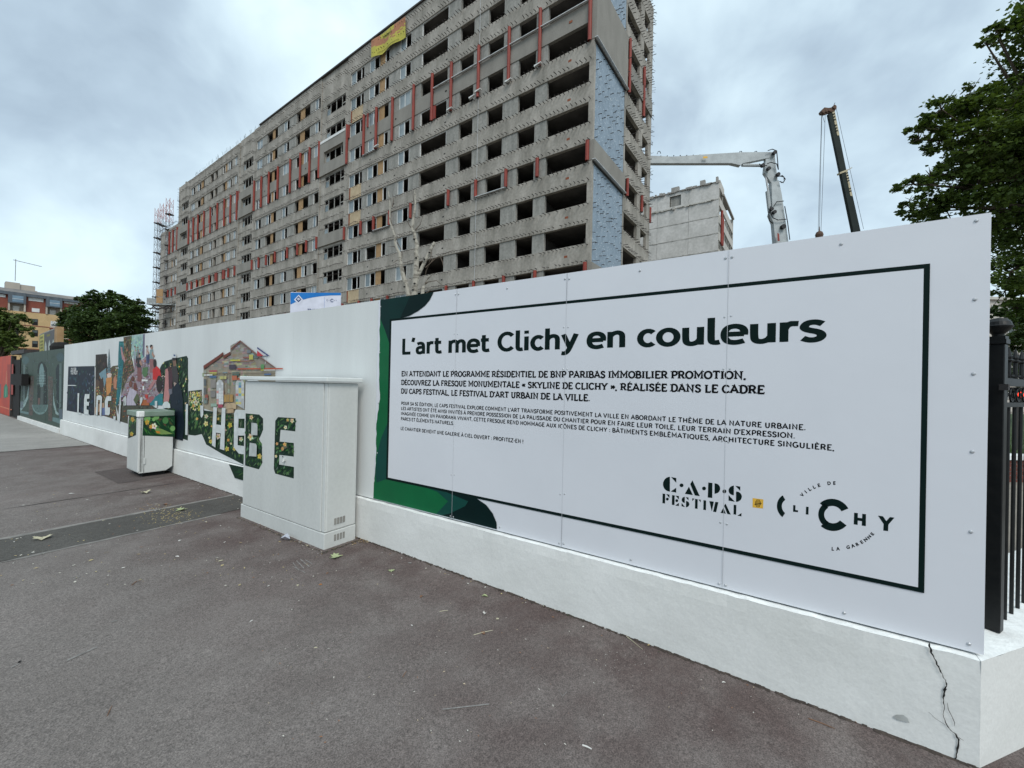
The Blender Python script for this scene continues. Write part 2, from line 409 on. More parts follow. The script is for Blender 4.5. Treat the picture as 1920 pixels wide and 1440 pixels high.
for (x, y, w), (x2, y2, w2) in zip(pts[:-1], pts[1:]):
    A, B_ = cr(x - w / 2, y), cr(x + w / 2, y); C_, D_ = cr(x2 + w2 / 2, y2), cr(x2 - w2 / 2, y2)
    mb.poly([A, B_, C_, D_])
for br in ([(545, 950, 2), (552, 1000, 5), (578, 1050, 4), (600, 1100, 5), (598, 1128, 2)], [(405, 1020, 2), (450, 1065, 3), (510, 1105, 3), (540, 1120, 4)], [(628, 1210, 6), (668, 1235, 2)]):
    for (x, y, w), (x2, y2, w2) in zip(br[:-1], br[1:]):
        mb.poly([cr(x - w / 2, y), cr(x + w / 2, y), cr(x2 + w2 / 2, y2), cr(x2 - w2 / 2, y2)])
mb.build('crack', m_gap, plinth)
m_stain = M('damp_stain', (0.33, 0.34, 0.33), (0.44, 0.46, 0.45), 0.85, 20)
for blobp in ([(140, 1060), (165, 1040), (215, 1042), (245, 1065), (262, 1105), (225, 1092), (180, 1082)],):
    MB(PO).poly([cr(*p) for p in blobp]).build('scuff', m_stain, plinth)
m_soil = M('gutter_soil', (0.035, 0.028, 0.024), (0.075, 0.06, 0.05), 0.95, 25, bump=1, bscale=80)
# crumbled soil line at the foot of the wall, real grains and a thin fillet
mb = MB()
s = SR
while s < 15.5:
    st = rd.uniform(.008, .03); h = rd.uniform(.001, .009); d = rd.uniform(.002, .022)
    z = zg(s) + .001; z2 = zg(s + st) + .001
    mb.hexa([(2.668 - d, s, z), (2.69, s, z), (2.69, s + st, z2), (2.668 - d * .7, s + st, z2), (2.668 - d * .3, s, z + h * .6), (2.69, s, z + h), (2.69, s + st, z2 + h), (2.668 - d * .2, s + st, z2 + h * .5)])
    s += st * (0.98 if rd.random() < .9 else 2.0)
o = mb.build('gutter_dirt', m_soil, kind='stuff'); o.rotation_euler = (0, 0, TF)

# ================================================================== printed sign hoarding (four sheets)
SO = (Q, SR, ZB)
sign = FF.empty('printed_hoarding', SO)
tag(sign, 'large white printed display board with green shapes and French text, fixed on the low wall', 'hoarding')
seams = [SR - 0.022, 0.260, 1.306, 2.352, SM]
for a, b in zip(seams[:-1], seams[1:]):
    MB(SO).box(Q, Q + .004, a + .0012, b - .0012, ZB, ZT).build('panel', m_sheet, sign)
MB(SO).box(Q + .006, Q + .05, SR - .01, SM, ZB + .01, ZT - .02).build('backing', m_gap, sign)
# rivets: domed heads beside each seam
rv = MB()
rv.lathe([(0.0078, 0), (0.0072, .002), (0.005, .0042), (0.0005, .005)], n=10)
rme = rv.mesh('rivet', m_screw)
def rivet(s, z, par=None, off=None, r_=1.0):
    o = inst('rivet', rme, par or sign, (0 - .0006, s - (off or SO)[1], z - (off or SO)[2]))
    o.rotation_euler = (0, R(-90), 0); o.scale = (r_, r_, r_)
for sm in seams[1:4]:
    for z in (2.385, 2.035, 1.725, 1.30, .82, .462):
        for d in (-.017, .017): rivet(sm + d, z + random.uniform(-.004, .004))
for z in (2.40, 2.04, 1.70, 1.345, .98, .47): rivet(SR + .026, z)
for s_ in (-.26, .78, 1.83): rivet(s_, 2.375)
for s_ in (-.3, .80, 1.85): rivet(s_, .47)
for z in (2.36, 1.9, 1.4, .9): rivet(SM - .04, z)

# flat print helpers on a plane local X = q
LAY = [0]
def lay(mbq, base, step=0.0001, n=30):
    LAY[0] = (LAY[0] + 1) % n
    return base - step * LAY[0]
def fp(px, py, q): return FF.on(px, py, q)
def zz(ox, oy, sc): return lambda x, y: (ox + x / sc, oy + y / sc)
def flat(name, pts_px, mat, par, off, q, thick=None):
    return MB(off).poly([fp(*p, q) for p in pts_px]).build(name, mat, par)
def arcp(cx, cy, rx, ry, a0, a1, n=14): return [(cx + rx * math.cos(R(a0 + (a1 - a0) * i / n)), cy - ry * math.sin(R(a0 + (a1 - a0) * i / n))) for i in range(n + 1)]

Q1, Q2, Q3 = Q - .0015, Q - .0025, Q - .0035
# green artwork at the left of the sheets
z2 = zz(680, 520, 3.79)
jag = random.Random(5)
left = []                                   # torn green edge against the mural board
for i in range(41):
    t = i / 40; px = np.interp(t, [0, .12, .35, .5, .62, .8, 1], [713, 712, 711, 712, 706, 704.5, 700]); left.append((px + jag.uniform(-.7, .7), 562.6 + t * (934 - 562.6)))
flat('green_shape', left + [(727, 900), (736, 600), (767, 592.5), (784, 583), (797, 573), (806, 562), (812, 547.7)], m_green_mid, sign, SO, Q1)
flat('green_shape', [(713, 562.4), (812, 547.6), (806, 562), (797, 573), (784, 583), (767, 592.5), (736, 600), (732.5, 652), (722, 620), (713, 597)], m_green_dark, sign, SO, Q2)
m_gshade = M('print_deep_green', (0.002, 0.013, 0.013), None, 0.5, spec=0.1)
flat('green_shape', [(769, 554.3), (813, 547.6), (806, 562), (797, 573), (784, 583), (767, 592.5), (750, 597)], m_gshade, sign, SO, Q3)
flat('green_shape', [(706, 905), (703.5, 890), (707, 850), (715, 820), (728, 790), (727, 897)], m_green_teal, sign, SO, Q2)
low = [(700, 934.5), (701, 905), (705, 893), (727, 897), (870, 928.5), (893, 934), (912, 947), (924, 963), (931, 980), (931.5, 992.5)]
flat('green_shape', low, m_green_mid, sign, SO, Q1 - .0003)
flat('green_shape', [(790, 911), (870, 928.5), (893, 934), (912, 947), (924, 963), (931, 980), (931.5, 992.5), (818, 963.5), (840, 940), (820, 922)], m_green_teal, sign, SO, Q2 - .0003)
flat('green_shape', [(833, 921), (870, 928.5), (893, 934), (912, 947), (924, 963), (931, 980), (931.5, 992.5), (828, 966), (843, 963), (872, 949), (878, 940)], m_gshade, sign, SO, Q3)
# black ruled frame and the white field inside it
def rs(s_, z_, q): return (q, s_, z_)
fi = dict(l=3.178, r=-.5725, b=.680, t=2.2035); wd = .0215
MB(SO).poly([rs(fi['l'], fi['b'], Q3), rs(fi['r'], fi['b'], Q3), rs(fi['r'], fi['t'], Q3), rs(fi['l'], fi['t'], Q3)]).build('text_field', m_sheet, sign)
o_ = dict(l=fi['l'] + .027, r=fi['r'] - wd, b=fi['b'] - wd, t=fi['t'] + wd)
q = Q3 - .0004
fr = MB(SO)
fr.poly([rs(o_['l'], o_['t'], q), rs(o_['r'], o_['t'], q), rs(fi['r'], fi['t'], q), rs(fi['l'], fi['t'], q)])
fr.poly([rs(o_['r'], o_['t'], q), rs(o_['r'], o_['b'], q), rs(fi['r'], fi['b'], q), rs(fi['r'], fi['t'], q)])
fr.poly([rs(o_['r'], o_['b'], q), rs(o_['l'], o_['b'], q), rs(fi['l'], fi['b'], q), rs(fi['r'], fi['b'], q)])
fr.poly([rs(o_['l'], o_['b'], q), rs(o_['l'], o_['t'], q), rs(fi['l'], fi['t'], q), rs(fi['l'], fi['b'], q)])
fr.build('frame_line', m_ink, sign)
# sheet joints run on over the printed field
for sm in seams[1:4]:
    MB(SO).box(Q3 - .0012, Q3 - .0008, sm - .0011, sm + .0011, ZB, ZT).build('joint', M('joint_grey', (0.52, 0.54, 0.57), None, 0.6) if 'joint_grey' not in bpy.data.materials else bpy.data.materials['joint_grey'], sign)
QT = Q3 - .0006
# ---- lettering
def text_geo(txt, weight=0.0, shear=0.0, spacing=1.0):
    cu = bpy.data.curves.new('t', 'FONT'); cu.body = txt; cu.offset = weight; cu.shear = shear; cu.space_character = spacing; cu.resolution_u = 3
    ob = bpy.data.objects.new('t', cu); COL.objects.link(ob)
    dg = bpy.context.evaluated_depsgraph_get()
    me = bpy.data.meshes.new_from_object(ob.evaluated_get(dg))
    V = np.array([v.co[:2] for v in me.vertices]) if len(me.vertices) else np.zeros((0, 2)); Fc = [tuple(p.vertices) for p in me.polygons]
    bpy.data.objects.remove(ob); bpy.data.curves.remove(cu); bpy.data.meshes.remove(me)
    return V, Fc
CAPH = {}
def caph(w):
    if w not in CAPH: V, _ = text_geo('H', w); CAPH[w] = V[:, 1].max()
    return CAPH[w]
def islands(mb):
    par_ = list(range(len(mb.v)))
    def find(i):
        while par_[i] != i: par_[i] = par_[par_[i]]; i = par_[i]
        return i
    for f_ in mb.f:
        for i in f_[1:]: par_[find(i)] = find(f_[0])
    g_ = {}
    for f_ in mb.f: g_.setdefault(find(f_[0]), []).append(f_)
    return list(g_.values())
def build_split(mb, name, mat, par):
    for fs in islands(mb):
        ids = sorted({i for f_ in fs for i in f_}); mp_ = {i: k for k, i in enumerate(ids)}; c = np.mean([mb.v[i] for i in ids], axis=0)
        n_ = MB(tuple(c)); n_.v = [mb.v[i] for i in ids]
        for f_ in fs: n_._f(tuple(mp_[i] for i in f_))
        o = n_.build(name, mat, par); o.location = tuple(c[k] - mb.off[k] for k in range(3))
def text_on(fn, txt, x0, x1, base, cap, weight, name, mat, par, off, split=False):
    """fn(x, z) gives local 3d; text spans x0..x1 and stands on base with capital height cap"""
    V, Fc = text_geo(txt, weight); mb = MB(off)
    a, b = V[:, 0].min(), V[:, 0].max(); k = cap / caph(weight)
    mb.v = [tuple(fn(x0 + (x1 - x0) * (v[0] - a) / (b - a), base + v[1] * k)) for v in V]
    for f_ in Fc: mb._f(f_)
    if split: return build_split(mb, name, mat, par)
    return mb.build(name, mat, par)
on_sign = lambda x, z: (QT, x, z)
pass
small = [("POUR SA 5E \u00c9DITION, LE CAPS FESTIVAL EXPLORE COMMENT L\u2019ART TRANSFORME POSITIVEMENT LA VILLE EN ABORDANT LE TH\u00c8ME DE LA NATURE URBAINE.", -.125, 1.396),
         ("LES ARTISTES ONT \u00c9T\u00c9 AINSI INVIT\u00c9S \u00c0 PRENDRE POSSESSION DE LA PALISSADE DU CHANTIER POUR EN FAIRE LEUR TOILE, LEUR TERRAIN D\u2019EXPRESSION.", -.079, 1.3475),
         ("IMAGIN\u00c9E COMME UN PANORAMA VIVANT, CETTE FRESQUE REND HOMMAGE AUX IC\u00d4NES DE CLICHY : B\u00c2TIMENTS EMBL\u00c9MATIQUES, ARCHITECTURE SINGULI\u00c8RE,", -.249, 1.299),
         ("PARCS ET \u00c9L\u00c9MENTS NATURELS.", 2.352, 1.249), ("LE CHANTIER DEVIENT UNE GALERIE \u00c0 CIEL OUVERT : PROFITEZ-EN !", 1.645, 1.157)]

# ---- slab serif capitals drawn as strokes (for the bold paragraph)
def A_(cx, cy, rx, ry, a0, a1, n=10): return [(cx + rx * math.cos(R(a0 + (a1 - a0) * i / n)), cy + ry * math.sin(R(a0 + (a1 - a0) * i / n))) for i in range(n + 1)]
BOW = lambda x, y0, y1, w: [(x, y1), (x + w * .45, y1)] + A_(x + w * .45, (y0 + y1) / 2, w * .55, (y1 - y0) / 2, 90, -90, 8)[1:] + [(x, y0)]
GL = {
 'A': (.86, [[(.08, 0), (.43, .93), (.78, 0)], [(.2, .32), (.66, .32)]], [(.08, 0), (.78, 0), (.36, .96)]),
 'B': (.76, [[(.17, 0), (.17, .96)], BOW(.17, .5, .96, .42), BOW(.17, .02, .5, .5)], [(.12, .02), (.12, .96)]),
 'C': (.78, [A_(.42, .48, .33, .46, 48, 312, 14)], [(.68, .8, 'v'), (.68, .16, 'v')]),
 'D': (.84, [[(.19, 0), (.19, .96)], BOW(.19, .02, .96, .56)], [(.13, .02), (.13, .96)]),
 'E': (.72, [[(.18, 0), (.18, .96)], [(.1, .96), (.64, .96)], [(.18, .5), (.5, .5)], [(.1, .02), (.66, .02)]], [(.64, .88, 'v'), (.66, .1, 'v'), (.5, .5, 'v')]),
 'F': (.68, [[(.18, 0), (.18, .96)], [(.1, .96), (.62, .96)], [(.18, .48), (.48, .48)]], [(.62, .88, 'v'), (.18, .02), (.48, .48, 'v')]),
 'G': (.86, [A_(.44, .48, .34, .46, 48, 345, 14), [(.52, .42), (.78, .42)], [(.72, .42), (.72, .1)]], [(.68, .8, 'v')]),
 'H': (.94, [[(.2, 0), (.2, .96)], [(.74, 0), (.74, .96)], [(.2, .49), (.74, .49)]], [(.2, .02), (.2, .96), (.74, .02), (.74, .96)]),
 'I': (.42, [[(.21, 0), (.21, .96)]], [(.21, .02), (.21, .96)]),
 'J': (.5, [[(.33, .96), (.33, .2), (.24, .04), (.08, .06)]], [(.3, .96)]),
 'K': (.86, [[(.2, 0), (.2, .96)], [(.7, .96), (.24, .46)], [(.36, .58), (.74, 0)]], [(.2, .02), (.2, .96), (.7, .96), (.74, .02)]),
 'L': (.68, [[(.2, 0), (.2, .96)], [(.1, .02), (.62, .02)]], [(.2, .96), (.62, .12, 'v')]),
 'M': (1.08, [[(.2, 0), (.2, .96), (.54, .3), (.88, .96), (.88, 0)]], [(.2, .02), (.14, .96), (.88, .02), (.94, .96)]),
 'N': (.92, [[(.2, 0), (.2, .96), (.72, .05), (.72, .96)]], [(.2, .02), (.14, .96), (.74, .96)]),
 'O': (.88, [A_(.44, .48, .35, .46, 0, 360, 18)], []),
 'P': (.74, [[(.18, 0), (.18, .96)], BOW(.18, .42, .96, .48)], [(.2, .02), (.12, .96)]),
 'Q': (.88, [A_(.44, .48, .35, .46, 0, 360, 18), [(.5, .2), (.74, -.12)]], []),
 'R': (.82, [[(.18, 0), (.18, .96)], BOW(.18, .46, .96, .46), [(.44, .46), (.68, 0)]], [(.18, .02), (.12, .96), (.72, .02)]),
 'S': (.68, [[(.58, .78), (.48, .92), (.32, .96), (.17, .88), (.14, .7), (.26, .55), (.46, .46), (.58, .3), (.54, .1), (.38, 0), (.22, .02), (.1, .18)]], [(.59, .82, 'v'), (.09, .14, 'v')]),
 'T': (.78, [[(.39, 0), (.39, .96)], [(.06, .96), (.72, .96)]], [(.39, .02), (.07, .87, 'v'), (.71, .87, 'v')]),
 'U': (.88, [[(.2, .96), (.2, .3), (.28, .07), (.44, .01), (.6, .07), (.68, .3), (.68, .96)]], [(.2, .96), (.68, .96)]),
 'V': (.84, [[(.08, .96), (.42, .02), (.76, .96)]], [(.09, .96), (.75, .96)]),
 'X': (.84, [[(.12, 0), (.7, .96)], [(.12, .96), (.72, 0)]], [(.12, .02), (.7, .96), (.12, .96), (.72, .02)]),
 'Y': (.82, [[(.08, .96), (.41, .46), (.74, .96)], [(.41, .46), (.41, 0)]], [(.41, .02), (.09, .96), (.73, .96)]),
 'Z': (.74, [[(.1, .96), (.62, .96), (.1, .02), (.66, .02)]], [(.12, .87, 'v'), (.65, .12, 'v')]),
 ' ': (.34, [], []), ':': (.3, [[(.15, .02), (.15, .16)], [(.15, .48), (.15, .62)]], []), '!': (.3, [[(.15, 0), (.15, .14)], [(.15, .32), (.15, .98)]], []), '-': (.46, [[(.08, .42), (.38, .42)]], []), '5': (.62, [[(.5, .95), (.16, .95), (.14, .56), (.32, .6), (.5, .46), (.5, .18), (.32, .02), (.1, .1)]], []), ',': (.3, [[(.16, .08), (.08, -.16)]], []), '.': (.28, [[(.14, .0), (.14, .12)]], []), "'": (.24, [[(.12, .96), (.1, .7)]], []),
 '\u00ab': (.66, [[(.3, .66), (.12, .42), (.3, .18)], [(.56, .66), (.38, .42), (.56, .18)]], []), '\u00bb': (.66, [[(.12, .66), (.3, .42), (.12, .18)], [(.38, .66), (.56, .42), (.38, .18)]], []),
}
def stroke_poly(mb, pts, t, fn):
    P = [np.array(p, float) for p in pts]; n = len(P); lf, rg = [], []
    closed = np.linalg.norm(P[0] - P[-1]) < 1e-6 and n > 3
    for i in range(n):
        if closed: a = P[i] - P[i - 1 if i else n - 2]; b = P[i + 1 if i < n - 1 else 1] - P[i]
        else: a = P[i] - P[i - 1] if i else P[1] - P[0]; b = P[i + 1] - P[i] if i < n - 1 else P[-1] - P[-2]
        a = a / (np.linalg.norm(a) + 1e-9); b = b / (np.linalg.norm(b) + 1e-9)
        na, nb = np.array([-a[1], a[0]]), np.array([-b[1], b[0]]); mm = na + nb; mm /= (np.linalg.norm(mm) + 1e-9)
        k = min(2.2, 1 / max(.35, mm @ na)); lf.append(P[i] + mm * t / 2 * k); rg.append(P[i] - mm * t / 2 * k)
    for i in range(n - 1): mb.poly([fn(*lf[i]), fn(*lf[i + 1]), fn(*rg[i + 1]), fn(*rg[i])])
def slab_text(txt, x0, x1, base, cap, q, name, mat, par, off, t=.225, serif=True):
    acc = {'\u00c9': ('E', 1), '\u00c8': ('E', -1), '\u00ca': ('E', 0), '\u00c0': ('A', -1), '\u00c2': ('A', 0), '\u00d4': ('O', 0), '\u2019': ("'", 9)}
    W = sum(GL[acc.get(c, (c,))[0]][0] for c in txt); k = (x1 - x0) / W; mb = MB(off); cur = 0; li = 0
    for c in txt:
        base_c = acc.get(c, (c,))[0]; w, st, se = GL[base_c]
        def mk(li_): return lambda gx, gy: (q - .00012 * (li_ % 6), x0 + (cur + gx) * k, base + gy * cap)
        for pl in st: li += 1; stroke_poly(mb, pl, t, mk(li))
        for s_ in (se if serif else ()):
            li += 1
            if len(s_) == 3: stroke_poly(mb, [(s_[0], s_[1] - .1), (s_[0], s_[1] + .1)], .1, mk(li))
            else:
                yy = .055 if s_[1] < .5 else .935
                stroke_poly(mb, [(s_[0] - .17, yy), (s_[0] + .17, yy)], .12, mk(li))
        if c in acc and acc[c][1] != 9:
            d = acc[c][1]; li += 1; stroke_poly(mb, [(w / 2 - .08 * d, 1.12), (w / 2 + .1 * d, 1.28)] if d else [(w / 2 - .15, 1.1), (w / 2, 1.25), (w / 2 + .15, 1.1)], .11, mk(li))
        cur += w
    return mb.build(name, mat, par)
slab = [("EN ATTENDANT LE PROGRAMME R\u00c9SIDENTIEL DE BNP PARIBAS IMMOBILIER PROMOTION,", .157, 1.668), ("D\u00c9COUVREZ LA FRESQUE MONUMENTALE \u00ab SKYLINE DE CLICHY \u00bb, R\u00c9ALIS\u00c9E DANS LE CADRE", .066, 1.586), ("DU CAPS FESTIVAL, LE FESTIVAL D'ART URBAIN DE LA VILLE.", 1.107, 1.504)]
for t_, r_, b_ in slab:
    bas = lambda c: {'\u00c9': 'E', '\u00c8': 'E', '\u00ca': 'E'}.get(c, c)
    tw_ = sum(GL[bas(c)][0] for c in t_); k_ = (r_ - 3.022) / tw_; cu_ = 0.0
    for wd_ in t_.split(' '):
        ww_ = sum(GL[bas(c)][0] for c in wd_)
        slab_text(wd_, 3.022 + cu_ * k_, 3.022 + (cu_ + ww_) * k_, b_, .0455, QT, 'bold_word', m_ink2, sign, SO); cu_ += ww_ + GL[' '][0]

# ---- headline drawn as rounded strokes
TG = {
 'L': (.62, [[(.13, 1), (.13, .075)], [(.055, .075), (.56, .075)]]), "'": (.24, [[(.13, 1.02), (.07, .76)]]), ' ': (.30, []),
 'a': (.62, [[(.11, .61), (.22, .655), (.34, .66), (.45, .6), (.48, .45), (.48, 0)], [(.48, .41), (.27, .41), (.13, .36), (.10, .22), (.14, .08), (.30, .05), (.48, .15)]]),
 'r': (.45, [[(.13, 0), (.13, .72)], [(.13, .46), (.18, .6), (.28, .66), (.43, .65)]]),
 't': (.47, [[(.17, .92), (.17, .3), (.18, .1), (.30, .06), (.44, .09)], [(.03, .65), (.41, .65)]]),
 'm': (.99, [[(.13, 0), (.13, .72)], [(.13, .5), (.2, .63), (.36, .69), (.48, .6), (.49, .42), (.49, 0)], [(.49, .5), (.56, .63), (.72, .69), (.84, .6), (.85, .42), (.85, 0)]]),
 'e': (.66, [[(.1, .37), (.56, .37)], [(.56, .33), (.57, .5), (.5, .63), (.34, .69), (.16, .63), (.09, .45), (.09, .25), (.17, .08), (.36, .03), (.56, .1)]]),
 'C': (.80, [A_(.46, .5, .33, .44, 42, 318, 18)]), 'l': (.37, [[(.13, 1.06), (.13, .3), (.14, .1), (.24, .055), (.35, .08)]]),
 'i': (.27, [[(.13, 0), (.13, .72)], [(.13, .86), (.13, 1.02)]]), 'c': (.57, [A_(.34, .36, .23, .31, 46, 314, 16)]),
 'h': (.66, [[(.13, 0), (.13, 1.06)], [(.13, .5), (.21, .63), (.38, .69), (.51, .6), (.52, .42), (.52, 0)]]),
 'n': (.66, [[(.13, 0), (.13, .72)], [(.13, .5), (.21, .63), (.38, .69), (.51, .6), (.52, .42), (.52, 0)]]),
 'y': (.62, [[(.08, .72), (.31, .1)], [(.55, .72), (.37, .2), (.26, -.1), (.15, -.21), (.02, -.19)]]),
 'o': (.70, [A_(.35, .36, .25, .31, 0, 360, 24)]), 'u': (.66, [[(.13, .72), (.13, .3), (.15, .09), (.29, .03), (.45, .1), (.52, .24)], [(.52, .72), (.52, 0)]]),
 's': (.56, [[(.47, .6), (.34, .68), (.16, .66), (.08, .5), (.16, .4), (.4, .32), (.47, .18), (.38, .05), (.2, .03), (.07, .11)]]),
}
def chaikin(P, n=2):
    for _ in range(n):
        Q_ = [P[0]]
        for a, b in zip(P[:-1], P[1:]): Q_ += [(a[0] * .75 + b[0] * .25, a[1] * .75 + b[1] * .25), (a[0] * .25 + b[0] * .75, a[1] * .25 + b[1] * .75)]
        P = Q_ + [P[-1]]
    return P
tt_ = "L'art met Clichy en couleurs"; TW = sum(TG[c][0] for c in tt_); tk = (-.209 - 3.026) / TW; cu_ = 0
for c in tt_:
    mb = MB(SO); li = 0
    for pl in TG[c][1]:
        li += 1; P = chaikin(pl) if 4 < len(pl) < 14 else pl
        stroke_poly(mb, P, .19, lambda gx, gy, li=li, cu_=cu_: (QT - .0002 * li, 3.026 + (cu_ + gx) * tk, 1.874 + gy * .150))
    if mb.v: mb.build('title_letter', m_ink, sign)
    cu_ += TG[c][0]

for t_, r_, b_ in small: slab_text(t_, 3.016, r_, b_, .029, QT, 'text_line', m_ink2, sign, SO, t=.2, serif=False)
# ---- festival logo, deco stencil letters (traced pieces on the sheet plane)
zl = zz(1230, 885, 11.294)
def piece(pts, mb, q=QT): mb.poly([fp(*zl(*p), q) for p in pts])
lg = MB(SO)
piece([(295, 102), (295, 415)] + arcp(300, 258, 152, 158, 265, 95, 14), lg)
piece([(318, 104), (430, 128), (430, 230)], lg); piece([(312, 412), (428, 333), (428, 436)], lg)
for c in ((541, 282), (1017, 348), (1449, 410)): piece(arcp(*c, 42, 40, 0, 350, 14), lg)
piece([(697, 310), (612, 462), (782, 488)], lg); piece([(772, 175), (725, 255), (822, 494), (928, 512)], lg)
piece([(1107, 222), (1196, 232), (1192, 550), (1096, 540)], lg)
piece([(1240, 240)] + arcp(1245, 350, 115, 110, 80, -80, 12) + [(1240, 460)], lg)
piece([(1650, 290), (1648, 494)] + arcp(1655, 390, 118, 103, 255, 100, 10), lg)
piece([(1680, 292), (1786, 308), (1784, 400)], lg); piece([(1538, 488), (1670, 630), (1535, 605)], lg)
piece([(1696, 415)] + arcp(1700, 522, 118, 110, 82, -80, 12) + [(1694, 632)], lg)
def fletter(kind, x, y, s=1.0):
    bar = lambda x0, y0, w=56, h=205, sk=8: piece([(x0, y0), (x0 + w, y0 + sk), (x0 + w - 4, y0 + h + sk), (x0 - 4, y0 + h)], lg)
    if kind in 'FE':
        bar(x, y); piece([(x + 74, y + 12), (x + 146, y + 22), (x + 146, y + 95)], lg); piece(arcp(x + 100, y + 118, 31, 31, 0, 345, 10), lg)
        if kind == 'E': piece([(x + 146, y + 165), (x + 144, y + 232), (x + 66, y + 222)], lg)
    if kind == 'T': bar(x + 60, y); piece([(x, y - 12), (x + 48, y - 4), (x, y + 50)], lg); piece([(x + 130, y + 12), (x + 180, y + 20), (x + 178, y + 74)], lg)
    if kind == 'I': bar(x, y)
    if kind == 'L': bar(x, y); piece([(x + 165, y + 175), (x + 163, y + 247), (x + 80, y + 232)], lg)
fletter('F', 140, 455); fletter('E', 340, 488); fletter('T', 768, 568); fletter('I', 1006, 595); fletter('L', 1646, 692)
piece([(610, 525), (608, 655)] + arcp(612, 590, 68, 66, 255, 100, 8), lg); piece([(628, 530), (690, 540), (688, 602)], lg); piece([(543, 655), (615, 742), (542, 726)], lg); piece([(636, 612)] + arcp(638, 680, 70, 66, 80, -80, 8) + [(635, 746)], lg)
piece([(1130, 615), (1226, 628), (1182, 836)], lg); piece([(1256, 632), (1322, 640), (1274, 852), (1210, 840)], lg)
piece([(1430, 757), (1366, 865), (1480, 882)], lg); piece([(1473, 668), (1442, 715), (1512, 890), (1584, 902)], lg)
build_split(lg, 'festival_logo_piece', m_ink, sign)
zs_ = zz(1200, 860, 3.4286)
flat('yellow_mark', [zs_(724, 253), zs_(793, 262), zs_(791, 321), zs_(724, 313)], m_yellow, sign, SO, QT)
lg = MB(SO)
for k in range(5):
    x = 742 + k * 8.3; h = (14, 24, 26, 24, 12)[k]; lg.poly([fp(*zs_(*p), QT - .0005) for p in ((x - 1.7, 287 - h), (x + 1.7, 287 - h), (x + 1.7, 287 + h), (x - 1.7, 287 + h))])
lg.poly([fp(*zs_(*p), QT - .0009) for p in ((737, 291), (782, 286), (782, 290), (737, 295))])
build_split(lg, 'tally_stroke', m_ink, sign)
# ---- town logo
lg = MB(SO)
def zpiece(pts, q=QT): lg.poly([fp(*zs_(*p), q) for p in pts])
def ring(cx, cy, r0, r1, a0, a1, n, ky=1.0, tilt=0.0, q=QT):
    P = lambda r_, a: (cx + r_ * math.cos(R(a)), cy - r_ * ky * math.sin(R(a)) + tilt * r_ * math.cos(R(a)))
    zpiece([P(r0, a0 + (a1 - a0) * i / n) for i in range(n + 1)] + [P(r1, a1 + (a0 - a1) * i / n) for i in range(n + 1)], q)
ring(960, 310, 48, 80, 122, 236, 12, 1.05, .08)
zpiece([(985, 298), (1000, 300), (999, 330), (1016, 332), (1016, 344), (984, 341)])
zpiece([(1068, 308), (1084, 310), (1083, 360), (1066, 358)])
ring(1236, 362, 52, 90, 120, 243, 12, .98, .04)
ring(1240, 362, 63, 113, 28, 138, 12, .92, .07)
ring(1240, 362, 58, 112, 226, 322, 12, .92, .04)
zpiece([(1377, 347), (1401, 350), (1400, 379), (1428, 383), (1429, 354), (1453, 357), (1452, 434), (1426, 430), (1427, 402), (1400, 398), (1399, 426), (1374, 422)])
zpiece([(1530, 366), (1562, 370), (1584, 401), (1607, 375), (1636, 379), (1597, 424), (1595, 466), (1564, 462), (1566, 420)])
build_split(lg, 'town_logo_piece', m_ink, sign)
def arc_text(txt, cx, cy, rx, ry, a0, a1, hpx, flip):
    """letters set one by one along an ellipse in the zoomed logo picture's coordinates"""
    mb = MB(SO); n = len(txt); k = caph(.012)
    for i, c in enumerate(txt):
        if c == ' ': continue
        a = R(a0 + (a1 - a0) * i / (n - 1)); px, py = cx + rx * math.cos(a), cy - ry * math.sin(a)
        up = np.array([math.cos(a), -math.sin(a)]) * (-1 if flip else 1); rt = np.array([-up[1], up[0]])
        V, Fc = text_geo(c, .045); b0 = len(mb.v)
        w = (V[:, 0].max() + V[:, 0].min()) / 2
        for v in V:
            p = np.array([px, py]) + rt * (v[0] - w) * hpx / k + up * (v[1]) * hpx / k
            mb.v.append(tuple(fp(*zs_(*p), QT)))
        for f_ in Fc: mb._f(tuple(b0 + j for j in f_))
    mb.build('arc_text', m_ink2, sign)
arc_text('VILLE DE', 1245, 362, 250, 195, 141, 89, 21, False)
arc_text('LA GARENNE', 1245, 362, 310, 228, 269, 326, 21, True)
# ================================================================== mural hoarding
MO = (Q, SM, ZB)
mural = FF.empty('mural_hoarding', MO)
tag(mural, 'long white board hoarding painted with a mural of figures, daffodils and a patchwork house', 'hoarding')
ms = [SM, 4.92, 6.435, 8.17, 9.72, 11.3, 12.9, 14.5, SL]
for a, b in zip(ms[:-1], ms[1:]):
    MB(MO).box(Q, Q + .004, a + .0012, b - .0012, ZB, ZT).build('panel', m_white, mural)
MB(MO).box(Q + .006, Q + .05, SM + .001, SL - .003, ZB + .01, ZT - .02).build('backing', m_gap, mural)

